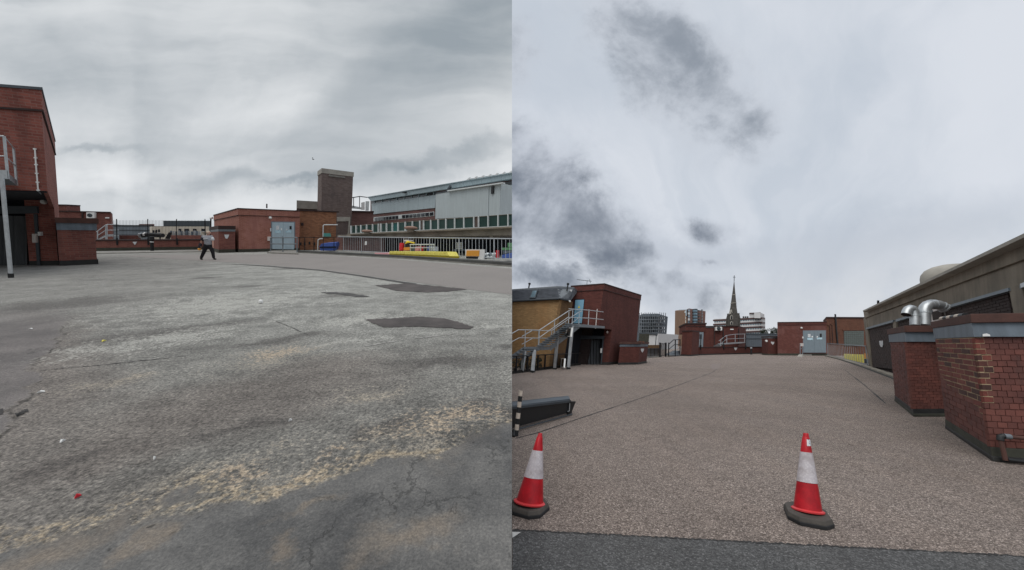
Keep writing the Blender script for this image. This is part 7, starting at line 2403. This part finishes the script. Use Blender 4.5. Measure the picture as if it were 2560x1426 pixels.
part('front_panel', MB().prism(Tq([(1262, 1023), (1424, 1005.5), (1424, 1032), (1262, 1076)], 0), -wtr.n * .04), M_BLACKR, tr, R, bevel=.008)
part('front_lip', MB().prism(Tq([(1262, 1019.5), (1425, 1001), (1425, 1007), (1262, 1026.5)], .03), -wtr.n * .05), M_GREYP_D, tr, R, bevel=.006)
q = Tq([(1262, 1020), (1425, 1000)], .0)
part('top_panel', MB().prism([q[0], q[1], q[1] + bkv + UPR * .03, q[0] + bkv + UPR * .03], UPR * .02), M_FASCIA_L, tr, R, bevel=.006)
part('back_flap', MB().prism([q[0] + bkv, q[1] + bkv, q[1] + bkv + UPR * .05, q[0] + bkv + UPR * .05], R.ey * .05), M_GREYP_D, tr, R)
part('end_flap', MB().prism(Tq([(1424, 1004), (1440, 1004), (1437.5, 1010), (1429, 1032), (1420, 1038), (1419, 1030)], .02), -wtr.n * .03), M_BLACKR, tr, R, bevel=.004)
part('end_wall', MB().prism(Tq([(1425, 1001), (1428, 1002), (1430, 1034), (1425, 1034)], 0), bkv), M_BLACKR, tr, R)
part('end_latch', MB().tube([wtr.P(1424.5, 1009, .03), wtr.P(1423.5, 1028, .03), wtr.P(1419, 1029, .03)], .008, 6), M_GALV, tr, R)
part('lower_bar', MB().tube([wtr.P(1262, 1083, .05), wtr.P(1430, 1036, .05)], .013, 8), M_GREYP_D, tr, R, smooth=True)
pb_ = R.G(1289, 1091)
wpo = Wall(R, pb_ - RGT, pb_ + RGT)
banded_pole('striped_pole', 'black and cream banded pole leaning upright against the black barrier panel', wpo.P(1290, 1090), wpo.P(1302, 977), .036, 8, start=1)
single('pole_stub', MB().tube([R.G(1284, 1093) + UPR * .01, wpo.P(1285, 1076)], .03, 10), M_BLACKR, R, 'black pole stub standing beside the banded pole', 'pole', smooth=True)

# ---- traffic cones


def traffic_cone(u, v, vt, label, rot, sticker, hx=.192, hy=.192, rb=.145):
    P = R.G(u, v)
    Hc = R.V(P, vt)
    k = Hc / .76
    d = thing('traffic_cone', label, 'traffic cone', P, 'traffic cones on the new deck')
    ax = R.up
    e1 = RGT * math.cos(rot) + R.ey * math.sin(rot)
    e1 = (e1 - ax * 0)
    e2 = R.n.cross(e1).normalized()

    def octo(r_, cut, z):
        pts_ = [(-r_, -r_ + cut), (-r_ + cut, -r_), (r_ - cut, -r_), (r_, -r_ + cut), (r_, r_ - cut), (r_ - cut, r_), (-r_ + cut, r_), (-r_, r_ - cut)]
        return [P + e1 * x * hx / .192 + e2 * y * hy / .192 + R.n * z for x, y in pts_]
    r0 = .192 * k
    bs = part('rubber_base', MB().loft(octo(r0, .085 * k, .032 * k), octo(r0 * .93, .08 * k, .070 * k)), M_CONE_B, d, R, bevel=.007)
    part('base_skirt', MB().loft(octo(r0 * 1.0, .085 * k, 0), octo(r0 * 1.01, .085 * k, .034 * k)), M_CONE_BD, d, R, bevel=.005)
    z0 = .065 * k

    def rad(z):
        return (rb - (rb - .024) * ((z - z0) / (Hc - z0))) * k
    O = P
    za, zb = z0 + (Hc - z0) * .36, z0 + (Hc - z0) * .745
    part('cone_body', MB().lathe(O, ax, e1, [(rad(z0), z0), (rad(za), za), (rad(zb), zb), (rad(Hc * .945), Hc * .945), (rad(Hc * .945) * .86, Hc * .95), (rad(Hc * .96) * .86, Hc * .965), (rad(Hc) * .95, Hc * .97), (rad(Hc) * .95, Hc * .99), (rad(Hc) * .7, Hc)], 40), M_CONE_R, d, R, smooth=True)
    part('bottom_rim', MB().lathe(O, ax, e1, [(rad(z0) * 1.0, z0 - .004), (rad(z0) * 1.14, z0), (rad(z0) * 1.16, z0 + .012 * k), (rad(z0) * 1.02, z0 + .022 * k)], 40), M_CONE_E, d, R, smooth=True)
    part('reflective_sleeve', MB().lathe(O, ax, e1, [(rad(za) * 1.0, za), (rad(za) + .003, za), (rad(zb) + .003, zb), (rad(zb), zb)], 40), M_SLEEVE_W, d, R, smooth=True)
    if sticker:
        z1, z2 = z0 + (Hc - z0) * .84, z0 + (Hc - z0) * .925
        vs, fs = [], []
        for i_ in range(7):
            a = math.radians(-118 + i_ * 11)
            dv = RGT * math.cos(a) + R.ey * math.sin(a)
            vs += [O + ax * z1 + dv * (rad(z1) + .002), O + ax * z2 + dv * (rad(z2) + .002)]
        fs = [[2 * i_, 2 * i_ + 2, 2 * i_ + 3, 2 * i_ + 1] for i_ in range(6)]
        part('sticker', MB().add(vs, fs), M_NOTICE, d, R)
    return d


traffic_cone(2020, 1297, 1083, 'red and white traffic cone with a white sticker standing alone on the chippings', -.50, True, .168, .205, .110)
traffic_cone(1321, 1275, 1083, 'red and white traffic cone beside the lying black barrier panel', -.55, False)

# ---- flat things on the new deck


gstrip(R, dens([(1290, 1096), (1345, 1082), (1450, 1046), (1590, 1000), (1700, 962), (1780, 932), (1800, 918)], 14), .032, .004, 'surface_joint', M_SEAM, 3, .6)
gstrip(R, dens([(2113, 926), (2160, 962), (2214, 1009)], 10), .035, .004, 'surface_joint', M_SEAM, 4, .5)
gstrip(R, dens([(2040, 893), (2110, 897), (2130, 902)], 6), .05, .004, 'surface_joint', M_SEAM, 5, .5)
gsheet(R, wiggle([(1778, 911), (1802, 909), (1800, 921), (1784, 925), (1776, 920)], 4, .8, 21), .006, 'patch_square', M_PATCH)
# the dark asphalt apron close to the camera
rj = random.Random(9)
edge_px = [(1281, 1324)]
u = 1281
while u < 2590:
    u += 5
    edge_px.append((u, 1324 + (u - 1281) / 1279 * 66 + rj.uniform(-1.8, 1.8)))
q = [R.G(u_, v_, .004) for u_, v_ in edge_px]
far_r, near_r, near_l = q[-1] + RGT * 30, q[-1] + RGT * 30 - R.ey * 6, Vector((.001, -3, .004))
struct('asphalt_apron', MB().add(q + [far_r, near_r, near_l], [list(range(len(q) + 3))]), M_STRIP, R)
gstrip(R, [(a, b_ + 0) for a, b_ in edge_px[1:]], .012, .008, 'apron_edge', M_SEAM, 6, .9)
gsheet(R, [(1280.5, 1330), (1302, 1331), (1281, 1345)], .012, 'painted_mark', M_PAINT)
